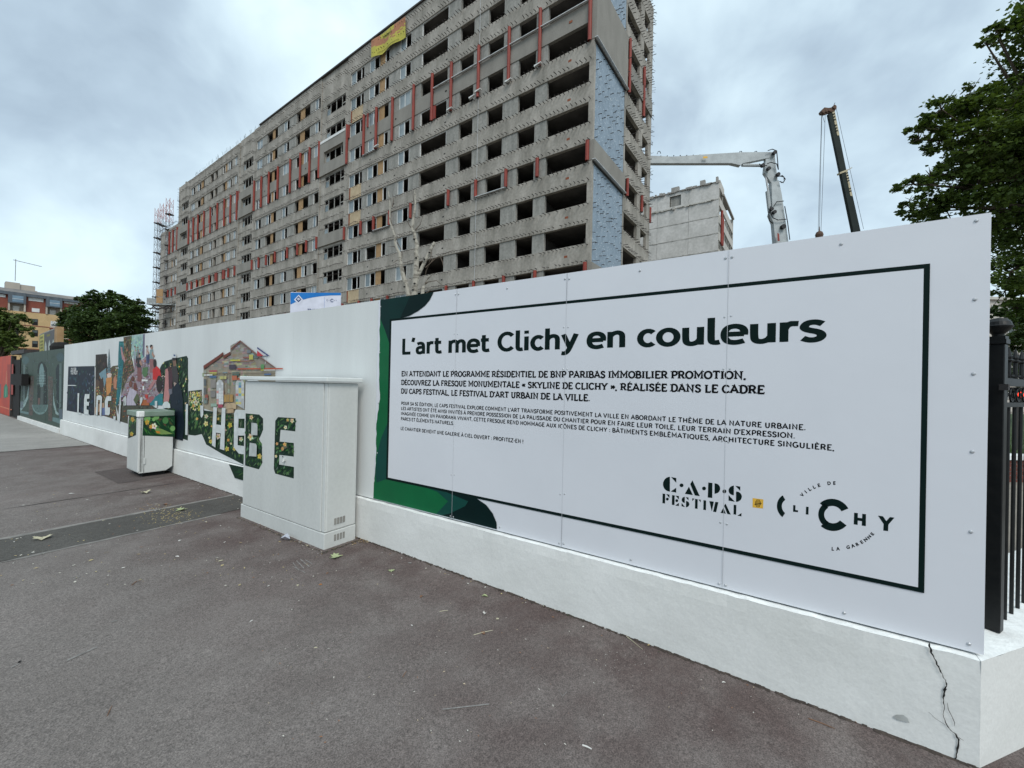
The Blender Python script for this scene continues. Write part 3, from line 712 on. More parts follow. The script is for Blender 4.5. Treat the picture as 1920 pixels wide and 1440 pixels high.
def inside(pt, poly):
    x, y = pt; c = False; n = len(poly)
    for i in range(n):
        x1, y1 = poly[i]; x2, y2 = poly[i - 1]
        if (y1 > y) != (y2 > y) and x < (x2 - x1) * (y - y1) / (y2 - y1) + x1: c = not c
    return c
class Art:
    """painted shapes on a plane local X = q; every shape is flat paint with its own colour"""
    def __init__(s, fr, q, off, holes=()): s.fr = fr; s.q = q; s.mb = MB(off); s.k = 0; s.holes = list(holes)
    def z(s): s.lv = getattr(s, 'lv', .0015) + .00003; return s.q - s.lv
    def P(s, p, q): return s.fr.on(p[0], p[1], q)
    def base(s, pts, col):
        s.mb.poly([s.P(p, s.q - .0009) for p in pts], col)
    def top(s, pts, col, extra=.0):
        s.mb.poly([s.P(p, s.q - .0135 - extra) for p in pts], col)
    def at(s, lv, pts, col): s.mb.poly([s.P(p, s.q - lv) for p in pts], col)
    def shp(s, pts, col): q = s.z(); s.mb.poly([s.P(p, q) for p in pts], col)
    def ok(s, p, reg): return inside(p, reg) and not any(inside(p, h) for h in s.holes)
    def strokes(s, reg, n, cols, ln, wd, ang, spread=30, rnd=None, shape='leaf', ky=1.0):
        rnd = rnd or random.Random(len(reg) * 31 + n)
        xs = [p[0] for p in reg]; ys = [p[1] for p in reg]; done = 0; s.z(); l0 = s.lv; s.lv = l0 + .00034; kk = 0
        for _ in range(n * 6):
            if done >= n: break
            c = (rnd.uniform(min(xs), max(xs)), rnd.uniform(min(ys), max(ys)))
            a = R(ang + rnd.uniform(-spread, spread)); l = ln * rnd.uniform(.5, 1.2) / 2; w = wd * rnd.uniform(.6, 1.3) / 2
            d = (math.cos(a) * l, -math.sin(a) * l * ky)
            e1, e2 = (c[0] - d[0], c[1] - d[1]), (c[0] + d[0], c[1] + d[1])
            if not (s.ok(c, reg) and s.ok(e1, reg) and s.ok(e2, reg)): continue
            nn = (math.sin(a) * w, math.cos(a) * w)
            bend = rnd.uniform(-.5, .5); m_ = (c[0] + nn[0] * bend * 2, c[1] + nn[1] * bend * 2)
            col = rnd.choice(cols); col = tuple(max(0, v * rnd.uniform(.75, 1.25)) for v in col)
            kk = (kk + 1) % 16; s.at(l0 + kk * .00002, [e1, (m_[0] + nn[0] * .9, m_[1] + nn[1] * .9), e2, (m_[0] - nn[0] * .9, m_[1] - nn[1] * .9)] if shape == 'leaf' else
                  [(e1[0] + nn[0], e1[1] + nn[1]), (e2[0] + nn[0], e2[1] + nn[1]), (e2[0] - nn[0], e2[1] - nn[1]), (e1[0] - nn[0], e1[1] - nn[1])], col)
            done += 1
    def flowers(s, reg, n, rr, cols, rnd=None, ky=1.2, pts=None):
        rnd = rnd or random.Random(n * 7 + len(reg))
        xs = [p[0] for p in reg]; ys = [p[1] for p in reg]; cand = list(pts or [])
        while len(cand) < n: cand.append((rnd.uniform(min(xs), max(xs)), rnd.uniform(min(ys), max(ys))))
        for c in cand[:n]:
            r_ = rr * rnd.uniform(.7, 1.15)
            if not all(s.ok((c[0] + dx * r_, c[1] + dy * r_ * ky), reg) for dx, dy in ((0, 0), (1, 0), (-1, 0), (0, 1), (0, -1))): continue
            a0 = rnd.uniform(0, 6); col = rnd.choice(cols)
            for k in range(5):
                a = a0 + k * 1.257; cc = tuple(v * rnd.uniform(.72, 1.15) for v in col)
                tip = (c[0] + math.cos(a) * r_, c[1] + math.sin(a) * r_ * ky); sd_ = (math.cos(a + 1.57) * r_ * .38, math.sin(a + 1.57) * r_ * .38 * ky)
                md_ = (c[0] + math.cos(a) * r_ * .6, c[1] + math.sin(a) * r_ * .6 * ky)
                s.shp([c, (md_[0] + sd_[0], md_[1] + sd_[1]), tip, (md_[0] - sd_[0], md_[1] - sd_[1])], cc)
            s.shp([(c[0] + math.cos(t) * r_ * .26, c[1] + math.sin(t) * r_ * .26 * ky) for t in (0, 1.05, 2.1, 3.15, 4.2, 5.25)], rnd.choice([(.62, .30, .03), (.55, .36, .06), (.45, .2, .03)]))
    def build(s, name, par, **t): return s.mb.build(name, m_paint, par, colors=True, **t)
WH = (0.62, 0.66, 0.655)
GRN = [(.012, .04, .02), (.02, .07, .025), (.04, .12, .035), (.09, .19, .06), (.006, .02, .012), (.11, .18, .09), (.02, .05, .03)]
YEL = [(.62, .52, .12), (.66, .6, .3), (.58, .42, .07), (.66, .62, .42)]
DKG = (.012, .032, .02)
za = zz(0, 640, 8); zb = zz(200, 580, 8); zc = zz(220, 650, 3.6); zq = zz(0, 480, 4); zd = zz(340, 540, 4.8)
def T(z_, pts): return [z_(*p) for p in pts]
# --- painting 1: night scene, portraits, tree and picnic figures
art = Art(FF, Q, MO)
navy = T(za, [(1025, 378), (1420, 370), (1415, 1108), (1350, 1112), (1328, 1085), (1250, 1088), (1215, 1075), (1170, 1070), (1000, 1038)])
art.base(navy, (.016, .022, .036))
art.strokes(navy, 150, [(.02, .035, .06), (.03, .05, .075), (.012, .015, .03), (.03, .07, .09), (.02, .05, .035)], 10, 3, 85, 15)
art.strokes(T(za, [(1290, 450), (1412, 450), (1410, 1100), (1300, 1080)]), 50, [(.08, .12, .16), (.05, .1, .14), (.25, .3, .33), (.02, .06, .03)], 5, 1.2, 88, 10)
brown = T(za, [(1435, 200), (1600, 186), (1612, 395), (1560, 700), (1430, 690)])
art.base(brown, (.035, .026, .022)); art.strokes(brown, 40, [(.05, .035, .03), (.02, .016, .014), (.07, .05, .04)], 12, 3, 88, 8)
flor = T(za, [(1430, 690), (1540, 420), (1600, 380), (1660, 400), (1690, 370), (1770, 360), (1740, 980), (1760, 1190), (1660, 1150), (1560, 1120), (1500, 1115), (1425, 1110)])
art.base(flor, (.09, .075, .04))
art.strokes(flor, 320, [(.30, .12, .05), (.42, .2, .08), (.12, .16, .06), (.05, .09, .05), (.5, .4, .22), (.28, .06, .04), (.06, .1, .13), (.25, .22, .1)], 5, 2.2, 80, 40)
art.shp(T(za, [(1485, 485), (1590, 400), (1600, 560), (1560, 700), (1545, 530), (1520, 575)]), (.17, .28, .33))
art.shp(T(za, arcp(1520, 660, 38, 100, 0, 350, 12)), (.06, .035, .025)); art.shp(T(za, arcp(1460, 630, 30, 60, 0, 350, 10)), (.10, .06, .04))
art.shp(T(za, [(1590, 560), (1625, 530), (1680, 540), (1660, 760), (1600, 820)]), (.55, .25, .08)); art.shp(T(za, [(1605, 500), (1640, 465), (1678, 490), (1665, 540), (1610, 545)]), (.62, .5, .45))
art.shp(T(za, [(1700, 560), (1735, 505), (1752, 560), (1745, 720), (1705, 700)]), (.45, .2, .12))
for i in range(16):
    y = 115 + i * 22; w = 4 + i * 2.2; art.shp(T(za, [(1635 - w, y + 26), (1635, y - 8), (1635 + w, y + 20), (1637, y + 30)]), (.13, .19, .22) if i % 2 else (.09, .13, .14))
for p in ([(1460, 940), (1560, 920), (1570, 1050), (1470, 1060)], [(1420, 990), (1460, 985), (1465, 1090), (1420, 1085)], [(1510, 1000), (1600, 990), (1620, 1110), (1520, 1110)]): art.shp(T(za, p), random.choice([(.4, .25, .1), (.12, .16, .3), (.45, .3, .2)]))
teal = T(zb, [(185, 427), (250, 418), (262, 520), (250, 760), (235, 980), (215, 1300), (140, 1300), (150, 1440), (140, 1440)][:7])
treed = T(zb, [(250, 418), (376, 395), (370, 700), (420, 920), (330, 1010), (280, 1120), (215, 1300), (235, 980), (250, 760), (262, 520)])
art.base(treed, (.075, .065, .045)); art.strokes(treed, 150, [(.12, .10, .05), (.05, .045, .035), (.15, .15, .07), (.3, .13, .08), (.25, .22, .14)], 8, 2.4, 70, 35)
tl = T(za, [(1785, 0), (1855, 0), (1865, 200), (1845, 420), (1820, 700), (1780, 960), (1735, 960), (1750, 760), (1770, 420), (1775, 180)])
art.base(tl, (.025, .16, .18)); art.strokes(tl, 60, [(.03, .2, .22), (.02, .12, .14), (.05, .25, .26)], 6, 2, 10, 14)
sky_ = T(zb, [(376, 395), (545, 372), (545, 700), (530, 760), (400, 740), (370, 700)])
art.base(sky_, (.33, .48, .46)); art.strokes(sky_, 60, [(.4, .56, .5), (.26, .42, .42), (.42, .6, .45)], 7, 3, 85, 20)
art.base(T(zb, [(545, 372), (572, 369), (568, 720), (535, 720)]), (.16, .15, .22))
pic = T(zb, [(400, 740), (530, 760), (600, 690), (700, 720), (740, 830), (850, 1000), (850, 1440), (160, 1440), (215, 1300), (280, 1120), (330, 1010), (420, 920)])
art.base(pic, (.30, .24, .27)); art.strokes(pic, 420, [(.45, .4, .46), (.5, .46, .5), (.32, .2, .24), (.22, .12, .14), (.2, .18, .12), (.4, .34, .36), (.14, .13, .09), (.3, .1, .08)], 6, 2.6, 50, 60)
lowp = T(za, [(1740, 960), (1920, 700), (1920, 1240), (1860, 1215), (1800, 1200), (1760, 1190)])
pl = [(217.5, 760), (226, 745), (240, 740), (262, 745), (300, 770), (322, 772), (322, 800), (250, 800), (238, 794), (225, 790)]
art.base(pl, (.07, .07, .05)); art.strokes(pl, 120, [(.09, .08, .05), (.05, .05, .04), (.25, .1, .05), (.12, .14, .08)], 6, 2.5, 60, 60)
F_ = lambda pts, c: art.shp(T(zb, pts), c)
def person(x, y, s, top_, low_, skin=(.42, .25, .19), hair=(.03, .02, .02)):
    F_([(x - 22 * s, y + 40 * s), (x + 20 * s, y + 38 * s), (x + 26 * s, y + 170 * s), (x - 28 * s, y + 172 * s)], top_)
    F_([(x - 26 * s, y + 168 * s), (x + 24 * s, y + 166 * s), (x + 34 * s, y + 350 * s), (x - 22 * s, y + 352 * s)], low_)
    F_(arcp(x, y + 10 * s, 17 * s, 28 * s, 0, 345, 10), skin); F_(arcp(x - 3 * s, y - 4 * s, 20 * s, 24 * s, 20, 230, 8), hair)
    F_([(x + 10 * s, y + 60 * s), (x + 44 * s, y + 130 * s), (x + 28 * s, y + 150 * s), (x + 2 * s, y + 110 * s)], skin)
person(488, 680, 1.15, (.03, .03, .035), (.22, .09, .09)); F_([(430, 860), (450, 640), (480, 615), (470, 700), (450, 780)], (.03, .02, .025))
person(425, 560, .5, (.35, .42, .45), (.3, .36, .4)); person(468, 570, .45, (.2, .25, .3), (.2, .2, .2))
person(672, 560, 1.1, (.22, .32, .33), (.28, .13, .13)); person(605, 560, .7, (.5, .42, .42), (.12, .13, .2)); F_([(600, 720), (640, 660), (640, 800), (612, 820)], (.05, .06, .14))
F_([(540, 880), (620, 860), (610, 990), (560, 1020), (530, 960)], (.09, .18, .08)); F_([(525, 1050), (615, 1055), (615, 1080), (525, 1078)], (.75, .78, .76))
F_([(690, 900), (750, 850), (800, 900), (820, 1020), (745, 1060), (690, 1060)], (.55, .03, .03)); F_(arcp(722, 810, 24, 66, 0, 345, 12), (.03, .022, .02)); F_([(700, 1050), (745, 1070), (650, 1220), (620, 1190)], (.42, .2, .2))
F_(arcp(790, 1120, 46, 130, 0, 350, 14), (.025, .018, .018)); F_([(720, 1320), (800, 1260), (845, 1270), (840, 1440), (650, 1440), (640, 1390)], (.03, .2, .23))
F_(arcp(425, 1160, 25, 62, 0, 350, 12), (.16, .05, .04)); F_(arcp(390, 1040, 25, 40, 0, 350, 10), (.14, .05, .04)); F_(arcp(358, 1120, 26, 50, 0, 350, 10), (.18, .08, .06)); F_([(350, 1180), (400, 1200), (450, 1230), (440, 1440), (300, 1440), (290, 1350)], (.48, .44, .52)); F_([(400, 1360), (450, 1260), (495, 1330), (440, 1430)], (.1, .12, .06))
F_([(540, 1150), (560, 1148), (562, 1205), (536, 1205)], (.75, .77, .75))
F_([(500, 1440), (520, 1370), (580, 1350), (640, 1400), (640, 1440)], (.4, .12, .04)); F_([(570, 1275), (620, 1280), (610, 1350), (585, 1330)], (.5, .05, .04)); F_([(620, 1320), (690, 1300), (720, 1330), (660, 1400), (600, 1400)], (.35, .12, .13))
F_([(205, 560), (235, 570), (240, 640), (280, 760), (270, 800), (230, 740)], (.42, .24, .24))
garden = [(300, 690), (303, 684), (308, 678), (320, 674), (329, 671.5), (350, 667.2), (352.5, 672), (353, 800), (352, 826), (330, 818), (318, 790), (306, 760)]
art.base(garden, DKG)
art.strokes(garden, 220, GRN, 11, 2.2, 75, 28)
art.strokes(garden, 45, YEL, 5, 2.6, 80, 30)
F_([(880, 900), (930, 880), (960, 1000), (960, 1180), (930, 1390), (850, 1385), (870, 1150)], (.48, .22, .21)); F_(arcp(945, 900, 30, 50, 0, 350, 10), (.07, .03, .03)); F_([(925, 940), (990, 900), (985, 1180), (940, 1290), (930, 1150)], (.07, .03, .04))
F_([(985, 750), (1040, 745), (1045, 860), (1000, 860)], (.22, .13, .09)); F_([(970, 860), (1050, 850), (1080, 1000), (1070, 1100), (990, 1100), (985, 960)], (.05, .045, .045))
coat = T(zq, [(1300, 960), (1340, 945), (1362, 1010), (1372, 1080), (1372, 1200), (1385, 1250), (1370, 1385), (1310, 1370), (1312, 1150), (1285, 1140), (1270, 1060), (1290, 1000)])
art.shp(coat, (.008, .016, .028)); 
for _ in range(6): art.strokes(coat, 4, [(.015, .025, .045), (.004, .008, .014)], 14, 3, 82, 10)
F_([(1010, 1090), (1050, 1110), (1010, 1160)], (.4, .3, .26)); F_([(978, 700), (985, 670), (1005, 655), (1030, 662), (1048, 690), (1046, 728), (1010, 738), (975, 728)], (.62, .65, .66)); F_([(1003, 675), (1030, 680), (1032, 702), (1004, 705)], (.05, .09, .2)); F_([(978, 728), (1046, 726), (1040, 760), (990, 770)], (.03, .025, .03))
F_([(925, 1200), (980, 1190), (985, 1260), (940, 1290)], (.14, .14, .17))
# white cut-out letters standing in the painting
WL = lambda pts: art.top(T(za, pts), WH)
WL([(1165, 776), (1188, 778), (1180, 1072), (1158, 1068)]); WL([(1158, 1060), (1215, 1075), (1215, 1095), (1158, 1085)])
WL([(1275, 790), (1342, 792), (1340, 860), (1305, 862), (1303, 905), (1335, 910), (1333, 965), (1300, 965), (1298, 1022), (1328, 1030), (1328, 1100), (1256, 1090), (1262, 860)])
WL([(1448, 830), (1470, 808), (1515, 812), (1530, 840), (1520, 1118), (1495, 1112), (1500, 880), (1472, 878), (1462, 1110), (1434, 1108)])
WL([(1588, 845), (1605, 822), (1670, 824), (1668, 892), (1622, 895), (1618, 930), (1618, 990), (1650, 994), (1648, 1085), (1630, 1110), (1575, 1100), (1572, 900)])
WL([(1795, 840), (1815, 842), (1798, 1212), (1768, 1196), (1788, 960)]); WL([(1845, 870), (1880, 815), (1880, 930), (1862, 975)]); WL([(1700, 1125), (1735, 1125), (1732, 1182), (1700, 1170)])
WL([(1735, 395), (1782, 393), (1782, 405), (1735, 407)]); WL([(1010, 655), (1110, 655), (1145, 662), (1145, 669), (1010, 665)])
W2 = lambda pts: art.top(T(zb, pts), WH)
W2([(195, 1325), (215, 1320), (215, 1440), (185, 1440)]); W2([(250, 1340), (290, 1300), (290, 1440), (250, 1440)]); W2([(722, 1375), (758, 1375), (758, 1475), (722, 1475)]); W2([(835, 1440), (860, 1390), (910, 1380), (950, 1420), (955, 1480), (840, 1480)])
W2([(498, 1340), (520, 1310), (540, 1345), (530, 1390), (500, 1450)])
art.build('figure_painting', mural)
# small block lettering over the night scene
def on_mural(x, z): return (Q - .0138, x, z)
def mpt(px, py): return FF.on(px, py, Q)
for t_, a_, b_ in (("OUI SUR", (134.2, 696.8), (144.5, 695.2)), ("TOI NUIT", (133.7, 702.8), (147, 701.2))):
    A1, B1 = mpt(*a_), mpt(*b_); text_on(on_mural, t_, A1[1], B1[1], (A1[2] + B1[2]) / 2, .09, .02, 'block_lettering', m_wframe, mural, MO)

# --- painting 2: daffodil field and patchwork house
art = Art(FF, Q, MO)
beige = (.33, .29, .215)
house = T(zd, [(200, 735), (845, 735), (848, 900), (590, 790), (590, 1095), (470, 1130), (400, 1140), (250, 1100), (190, 1080), (200, 930)])
roof = T(zd, [(200, 735), (202, 700), (328, 612), (376, 575), (378, 625), (440, 590), (442, 520), (530, 470), (690, 600), (848, 715), (848, 735)])
art.base(roof, (.29, .255, .21)); art.base(house, beige)
art.strokes(roof, 90, [(.33, .3, .25), (.24, .21, .18), (.3, .24, .2), (.36, .35, .3)], 9, 4, 5, 12, shape='q')
hw = T(zd, [(200, 740), (590, 740), (590, 1085), (200, 1080)])
art.strokes(hw, 110, [(.37, .33, .25), (.28, .25, .2), (.33, .32, .27), (.4, .36, .26)], 8, 4, 88, 6, shape='q')
D_ = lambda pts, c: art.top(T(zd, pts), c, 0)
D2 = lambda pts, c: art.top(T(zd, pts), c, .0006)
D3 = lambda pts, c: art.top(T(zd, pts), c, .0012)
for p in ([(198, 700), (328, 612), (330, 640), (200, 732)], [(328, 612), (376, 575), (378, 600), (330, 640)], [(378, 608), (440, 572), (440, 598), (380, 636)], [(442, 548), (530, 470), (532, 490), (505, 505), (445, 560)]): D_(p, (.17, .05, .035))
D_([(530, 470), (690, 600), (848, 715), (832, 715), (680, 612), (532, 488)], (.2, .12, .1))
for x0, y0, x1, y1, c in ((440, 645, 530, 658, (.5, .48, .08)), (500, 655, 655, 662, (.3, .12, .08)), (610, 600, 645, 645, (.5, .47, .12)), (555, 620, 610, 633, (.28, .12, .1)), (590, 560, 625, 585, (.2, .22, .25)), (650, 618, 690, 632, (.14, .18, .18)), (430, 690, 490, 730, (.07, .06, .08)), (740, 735, 845, 744, (.62, .62, .58)), (715, 688, 745, 735, (.12, .3, .12)), (505, 722, 912, 733, (.48, .1, .05)), (715, 733, 742, 745, (.5, .48, .1)), (250, 742, 320, 755, (.4, .08, .1)), (255, 758, 320, 778, (.55, .5, .08)), (202, 778, 280, 790, (.66, .68, .66)), (255, 792, 318, 808, (.08, .16, .3)), (372, 758, 415, 772, (.14, .24, .3)), (458, 758, 520, 790, (.08, .14, .12)), (345, 795, 405, 822, (.48, .46, .18)), (455, 788, 500, 830, (.5, .15, .08)), (505, 810, 540, 835, (.42, .1, .05)), (745, 766, 808, 784, (.1, .18, .34)),
        (202, 820, 222, 880, (.12, .14, .15)), (262, 825, 310, 900, (.28, .26, .24)), (262, 925, 308, 985, (.22, .21, .2)), (200, 898, 222, 960, (.15, .15, .15)), (215, 960, 240, 1010, (.35, .08, .06)), (200, 990, 235, 1040, (.2, .26, .24)), (380, 960, 465, 1028, (.42, .26, .09)), (365, 925, 385, 970, (.55, .25, .2)), (405, 1035, 495, 1090, (.5, .38, .24)), (415, 1085, 470, 1125, (.46, .33, .2)), (265, 1040, 318, 1068, (.3, .42, .34)), (330, 1045, 372, 1078, (.4, .08, .12))):
    D_([(x0, y0), (x1, y0 - 2), (x1, y1 - 2), (x0, y1)], c)
for xa, xb in ((316, 378), (488, 566)):       # tall arched windows with many small panes
    D_([(xa, 1045), (xa, 855), (xa + 12, 832), ((xa + xb) / 2, 824), (xb - 12, 832), (xb, 855), (xb, 1090 if xa > 400 else 1045)], (.48, .5, .5))
    rr_ = random.Random(xa)
    for i in range(3):
        for j in range(8):
            if rr_.random() < .75:
                w = (xb - xa) / 3; x0 = xa + i * w + 1.5; y0 = 850 + j * 25
                D2([(x0, y0), (x0 + w - 3, y0), (x0 + w - 3, y0 + 22), (x0, y0 + 22)], rr_.choice([(.6, .62, .6), (.55, .2, .18), (.12, .25, .42), (.5, .55, .3), (.62, .55, .2), (.45, .5, .5), (.55, .57, .56), (.2, .42, .42)] if xa > 400 else [(.66, .68, .68), (.6, .3, .27), (.63, .65, .65), (.68, .7, .7)]))
D_([(682, 530), (795, 612), (682, 612)], (.06, .08, .2)); D2([(682, 545), (770, 608), (700, 612), (682, 600)], (.6, .6, .62)); D3([(682, 562), (740, 612), (682, 612)], (.5, .05, .06)); D_([(754, 620), (758, 620), (758, 680), (754, 680)], (.7, .72, .7))
for x in (225, 312, 380, 408, 432, 482, 570): D2([(x, 760), (x + 3, 760), (x + 3, 1040), (x, 1040)], (.2, .17, .13))
D2([(200, 765), (845, 768), (845, 772), (200, 770)], (.22, .18, .14)); D2([(235, 755), (845, 752), (845, 756), (235, 758)], (.45, .42, .34))
field = T(zd, [(60, 915), (190, 885), (190, 1080), (250, 1100), (480, 1130), (590, 1120), (590, 1580), (440, 1525), (340, 1480), (272, 1445), (215, 1400), (190, 1330), (125, 1340), (55, 1322), (60, 1040)])
fl2 = T(zc, [(480, 300), (480, 595), (525, 600), (570, 590), (600, 660), (700, 720), (858, 800), (858, 480), (790, 455), (585, 430), (570, 380), (572, 290)])
art.base(fl2, DKG)
art.strokes(T(zc, [(480, 300), (572, 285), (578, 400), (480, 420)]), 90, [(.3, .26, .15), (.24, .2, .12), (.35, .32, .2), (.12, .16, .06)], 10, 3, 82, 25)
art.strokes(fl2, 420, GRN, 13, 2.6, 78, 26)
up = T(zc, [(484, 300), (565, 295), (560, 440), (484, 430)]); art.strokes(up, 60, YEL, 6, 3.2, 75, 35)
art.strokes(T(zc, [(585, 430), (700, 430), (858, 470), (858, 520), (585, 500)]), 40, [(.09, .10, .03), (.13, .12, .05)], 10, 4, 5, 20)
pts = T(zc, [(543, 575), (598, 520), (600, 470), (760, 530), (680, 605), (630, 640), (720, 560), (835, 625), (850, 530), (740, 690), (555, 310), (530, 380), (790, 690)])
art.flowers(fl2, 13, 5.2, YEL, pts=pts); art.flowers(fl2, 26, 2.6, [(.7, .5, .15), (.75, .7, .4), (.65, .35, .1)])
Wc = lambda pts: art.top(T(zc, pts), WH, .0003)
Wc([(462, 386), (477, 388), (474, 598), (458, 594)]); Wc([(558, 396), (580, 398), (580, 460), (570, 480), (562, 470)])
Wc([(648, 408), (672, 410), (668, 525), (700, 530), (706, 412), (730, 415), (722, 700), (692, 690), (698, 585), (666, 580), (662, 682), (638, 665), (644, 500)])
E_ = [(800, 425), (866, 428), (866, 486), (818, 486), (816, 548), (864, 552), (864, 600), (814, 600), (812, 665), (862, 672), (862, 728), (820, 722), (786, 680), (788, 450)]
Wc(E_)
art.build('garden_house_painting', mural)
# the flowers' tail runs over the plinth beside the cabinet
a3 = Art(FF, 2.668, PO); tail = T(zc, [(752, 792), (858, 815), (858, 905), (792, 886)])
a3.base(tail, (.012, .035, .02)); a3.strokes(tail, 14, GRN[:3] + [DKG], 16, 4, 40, 40); a3.build('painted_tail', plinth)
mb = MB(MO)                                                  # a little dust grey at the board foot
# ================================================================== the old green hoarding, gate and orange board beyond
GO = (Q, 16.2, .26)
gh = FF.empty('green_hoarding', GO); tag(gh, 'dark green painted hoarding with pale arches and columns, left of the white mural', 'hoarding')
z8 = za
GTl, GTr = FF.on(38, 667, Q), FF.on(120, 659.5, Q); 
gzb = lambda s_: .10 + (.27 - .10) * (22.2 - s_) / 6.05 if s_ < 22.2 else .1
for a, b in ((16.15, 18.15), (18.17, 20.17), (20.19, 22.2)):
    mb = MB(GO); mb.hexa([(Q, a, .18), (Q + .02, a, .18), (Q + .02, b, .18), (Q, b, .18), (Q, a, 2.34), (Q + .02, a, 2.34), (Q + .02, b, 2.34), (Q, b, 2.34)]); mb.build('panel', M('old_green_board', (.035, .062, .045), (.028, .05, .038), .6, 3) if 'old_green_board' not in bpy.data.materials else bpy.data.materials['old_green_board'], gh)
MB(GO).box(2.66, 2.80, 16.16, 22.2, -.1, .175).build('kerb_plinth', m_plinth, gh)
art = Art(FF, Q, GO)
G_ = lambda pts, c: art.shp(T(za, pts), c)
pale = (.17, .26, .26); pale2 = (.26, .36, .35); dk = (.018, .026, .024)
G_([(560, 1000), (560, 420), (575, 340), (620, 300), (665, 320), (700, 400), (710, 1000)], dk); G_([(330, 1010), (330, 360), (420, 380), (425, 600), (400, 900), (350, 1000)], (.03, .05, .04)); G_([(850, 1000), (835, 420), (860, 350), (935, 330), (935, 1000)], (.02, .03, .035))
G_([(340, 1000), (350, 350), (380, 350), (372, 900)], (.12, .17, .16)); G_([(885, 1010), (890, 330), (925, 330), (918, 980)], (.11, .16, .15)); G_(arcp(385, 285, 52, 62, 0, 345, 12), (.07, .12, .12)); G_(arcp(905, 240, 55, 72, 0, 345, 12), (.06, .10, .11))
col_ = T(za, [(435, 1110), (430, 520), (510, 520), (490, 1110)]); art.shp(col_, (.10, .085, .075)); col2 = T(za, [(725, 1190), (720, 520), (795, 530), (780, 1200)]); art.shp(col2, (.10, .085, .075))
for c_ in (col_, col2): art.strokes(c_, 60, [(.15, .12, .11), (.05, .05, .045), (.12, .1, .09)], 4, 1.6, 10, 70)
G_(arcp(625, 520, 40, 190, 0, 345, 14), pale); G_([(600, 1000), (610, 680), (655, 680), (650, 1000)], (.07, .09, .085)); G_([(565, 1040), (570, 850), (600, 850), (595, 1045)], (.14, .09, .08))
for j in range(9): G_([(555, 490 + j * 20), (685, 490 + j * 20), (685, 496 + j * 20), (555, 496 + j * 20)], pale2 if j % 2 else (.12, .18, .18))
G_(arcp(600, 950, 120, 150, 180, 360, 14), (.16, .25, .24)); G_(arcp(600, 950, 108, 120, 180, 360, 14), (.09, .15, .14))
G_([(300, 1000), (345, 930), (400, 830), (430, 640), (438, 640), (425, 850), (380, 960), (310, 1050)], pale2); G_([(800, 700), (815, 900), (850, 1050), (880, 1080), (876, 1110), (835, 1090), (800, 950)], pale2)
G_([(300, 1040), (430, 1062), (430, 1100), (300, 1070)], (.14, .22, .22)); G_([(790, 1135), (935, 1165), (930, 1235), (890, 1235), (785, 1195)], (.13, .21, .21)); G_([(880, 1010), (938, 1020), (936, 1165), (885, 1150)], (.1, .13, .16)); G_([(305, 900), (350, 900), (348, 1010), (303, 1000)], (.14, .18, .2))
zone = T(za, [(320, 240), (930, 190), (930, 1200), (320, 1050)]); art.strokes(zone, 260, [(.05, .09, .075), (.08, .13, .12), (.03, .045, .038), (.12, .17, .16)], 4, 1.2, 85, 50)
art.build('arcade_painting', gh)
gt = FF.empty('site_gate', (Q, 22.25, 0)); tag(gt, 'dark steel gate post and gap with a black box between green and orange boards', 'gate'); GT = (Q, 22.25, 0)
mb = MB(GT); mb.box(Q - .02, Q + .1, 22.22, 22.3, -.05, 2.2); mb.box(Q + .02, Q + .06, 22.3, 24.0, 0, 2.15); mb.build('gate_leaf', m_gap, gt)
MB(GT).box(Q - .03, Q + .09, 23.9, 24.05, -.05, 2.3).build('gate_post', m_dark, gt)
A1 = FF.on(20.5, 701, Q - .2); B1 = FF.on(40, 723, Q - .2); MB(GT).box(Q - .2, Q - .05, min(A1[1], B1[1]), max(A1[1], B1[1]), B1[2], A1[2]).build('black_box', m_gap, gt)
MB(GT).box(Q - .05, Q + .3, 21.4, 23.9, 2.34, 2.47).build('gate_beam', m_dark, gt)
OO = (Q, 24.1, 0)
oh = FF.empty('orange_hoarding', OO); tag(oh, 'orange red painted hoarding with a green leaf shape at the far left edge', 'hoarding')
m_or = M('orange_paint', (.47, .055, .022), (.34, .04, .025), .6, 1.2)
for a, b in ((24.1, 26.5), (26.52, 29), (29.02, 31.5)): MB(OO).box(Q - .02, Q, a, b, .05, 2.32).build('panel', m_or, oh)
art = Art(FF, Q - .022, OO)
art.shp(T(za, [(52, 840), (60, 680), (90, 630), (115, 680), (118, 830), (80, 850)]), (.05, .2, .13)); art.shp(T(za, [(84, 640), (95, 450), (103, 440), (103, 640)]), (.5, .2, .14)); art.shp(T(za, [(80, 830), (86, 680), (94, 680), (92, 830)]), (.15, .4, .28))
art.shp(T(za, [(0, 850), (0, 640), (14, 640), (14, 850)]), (.2, .12, .16)); art.shp(T(za, [(0, 965), (180, 1020), (165, 1035), (0, 980)]), (.62, .2, .12)); art.shp(T(za, [(110, 350), (200, 340), (195, 800), (120, 800)]), (.32, .06, .05))
art.build('leaf_painting', oh)
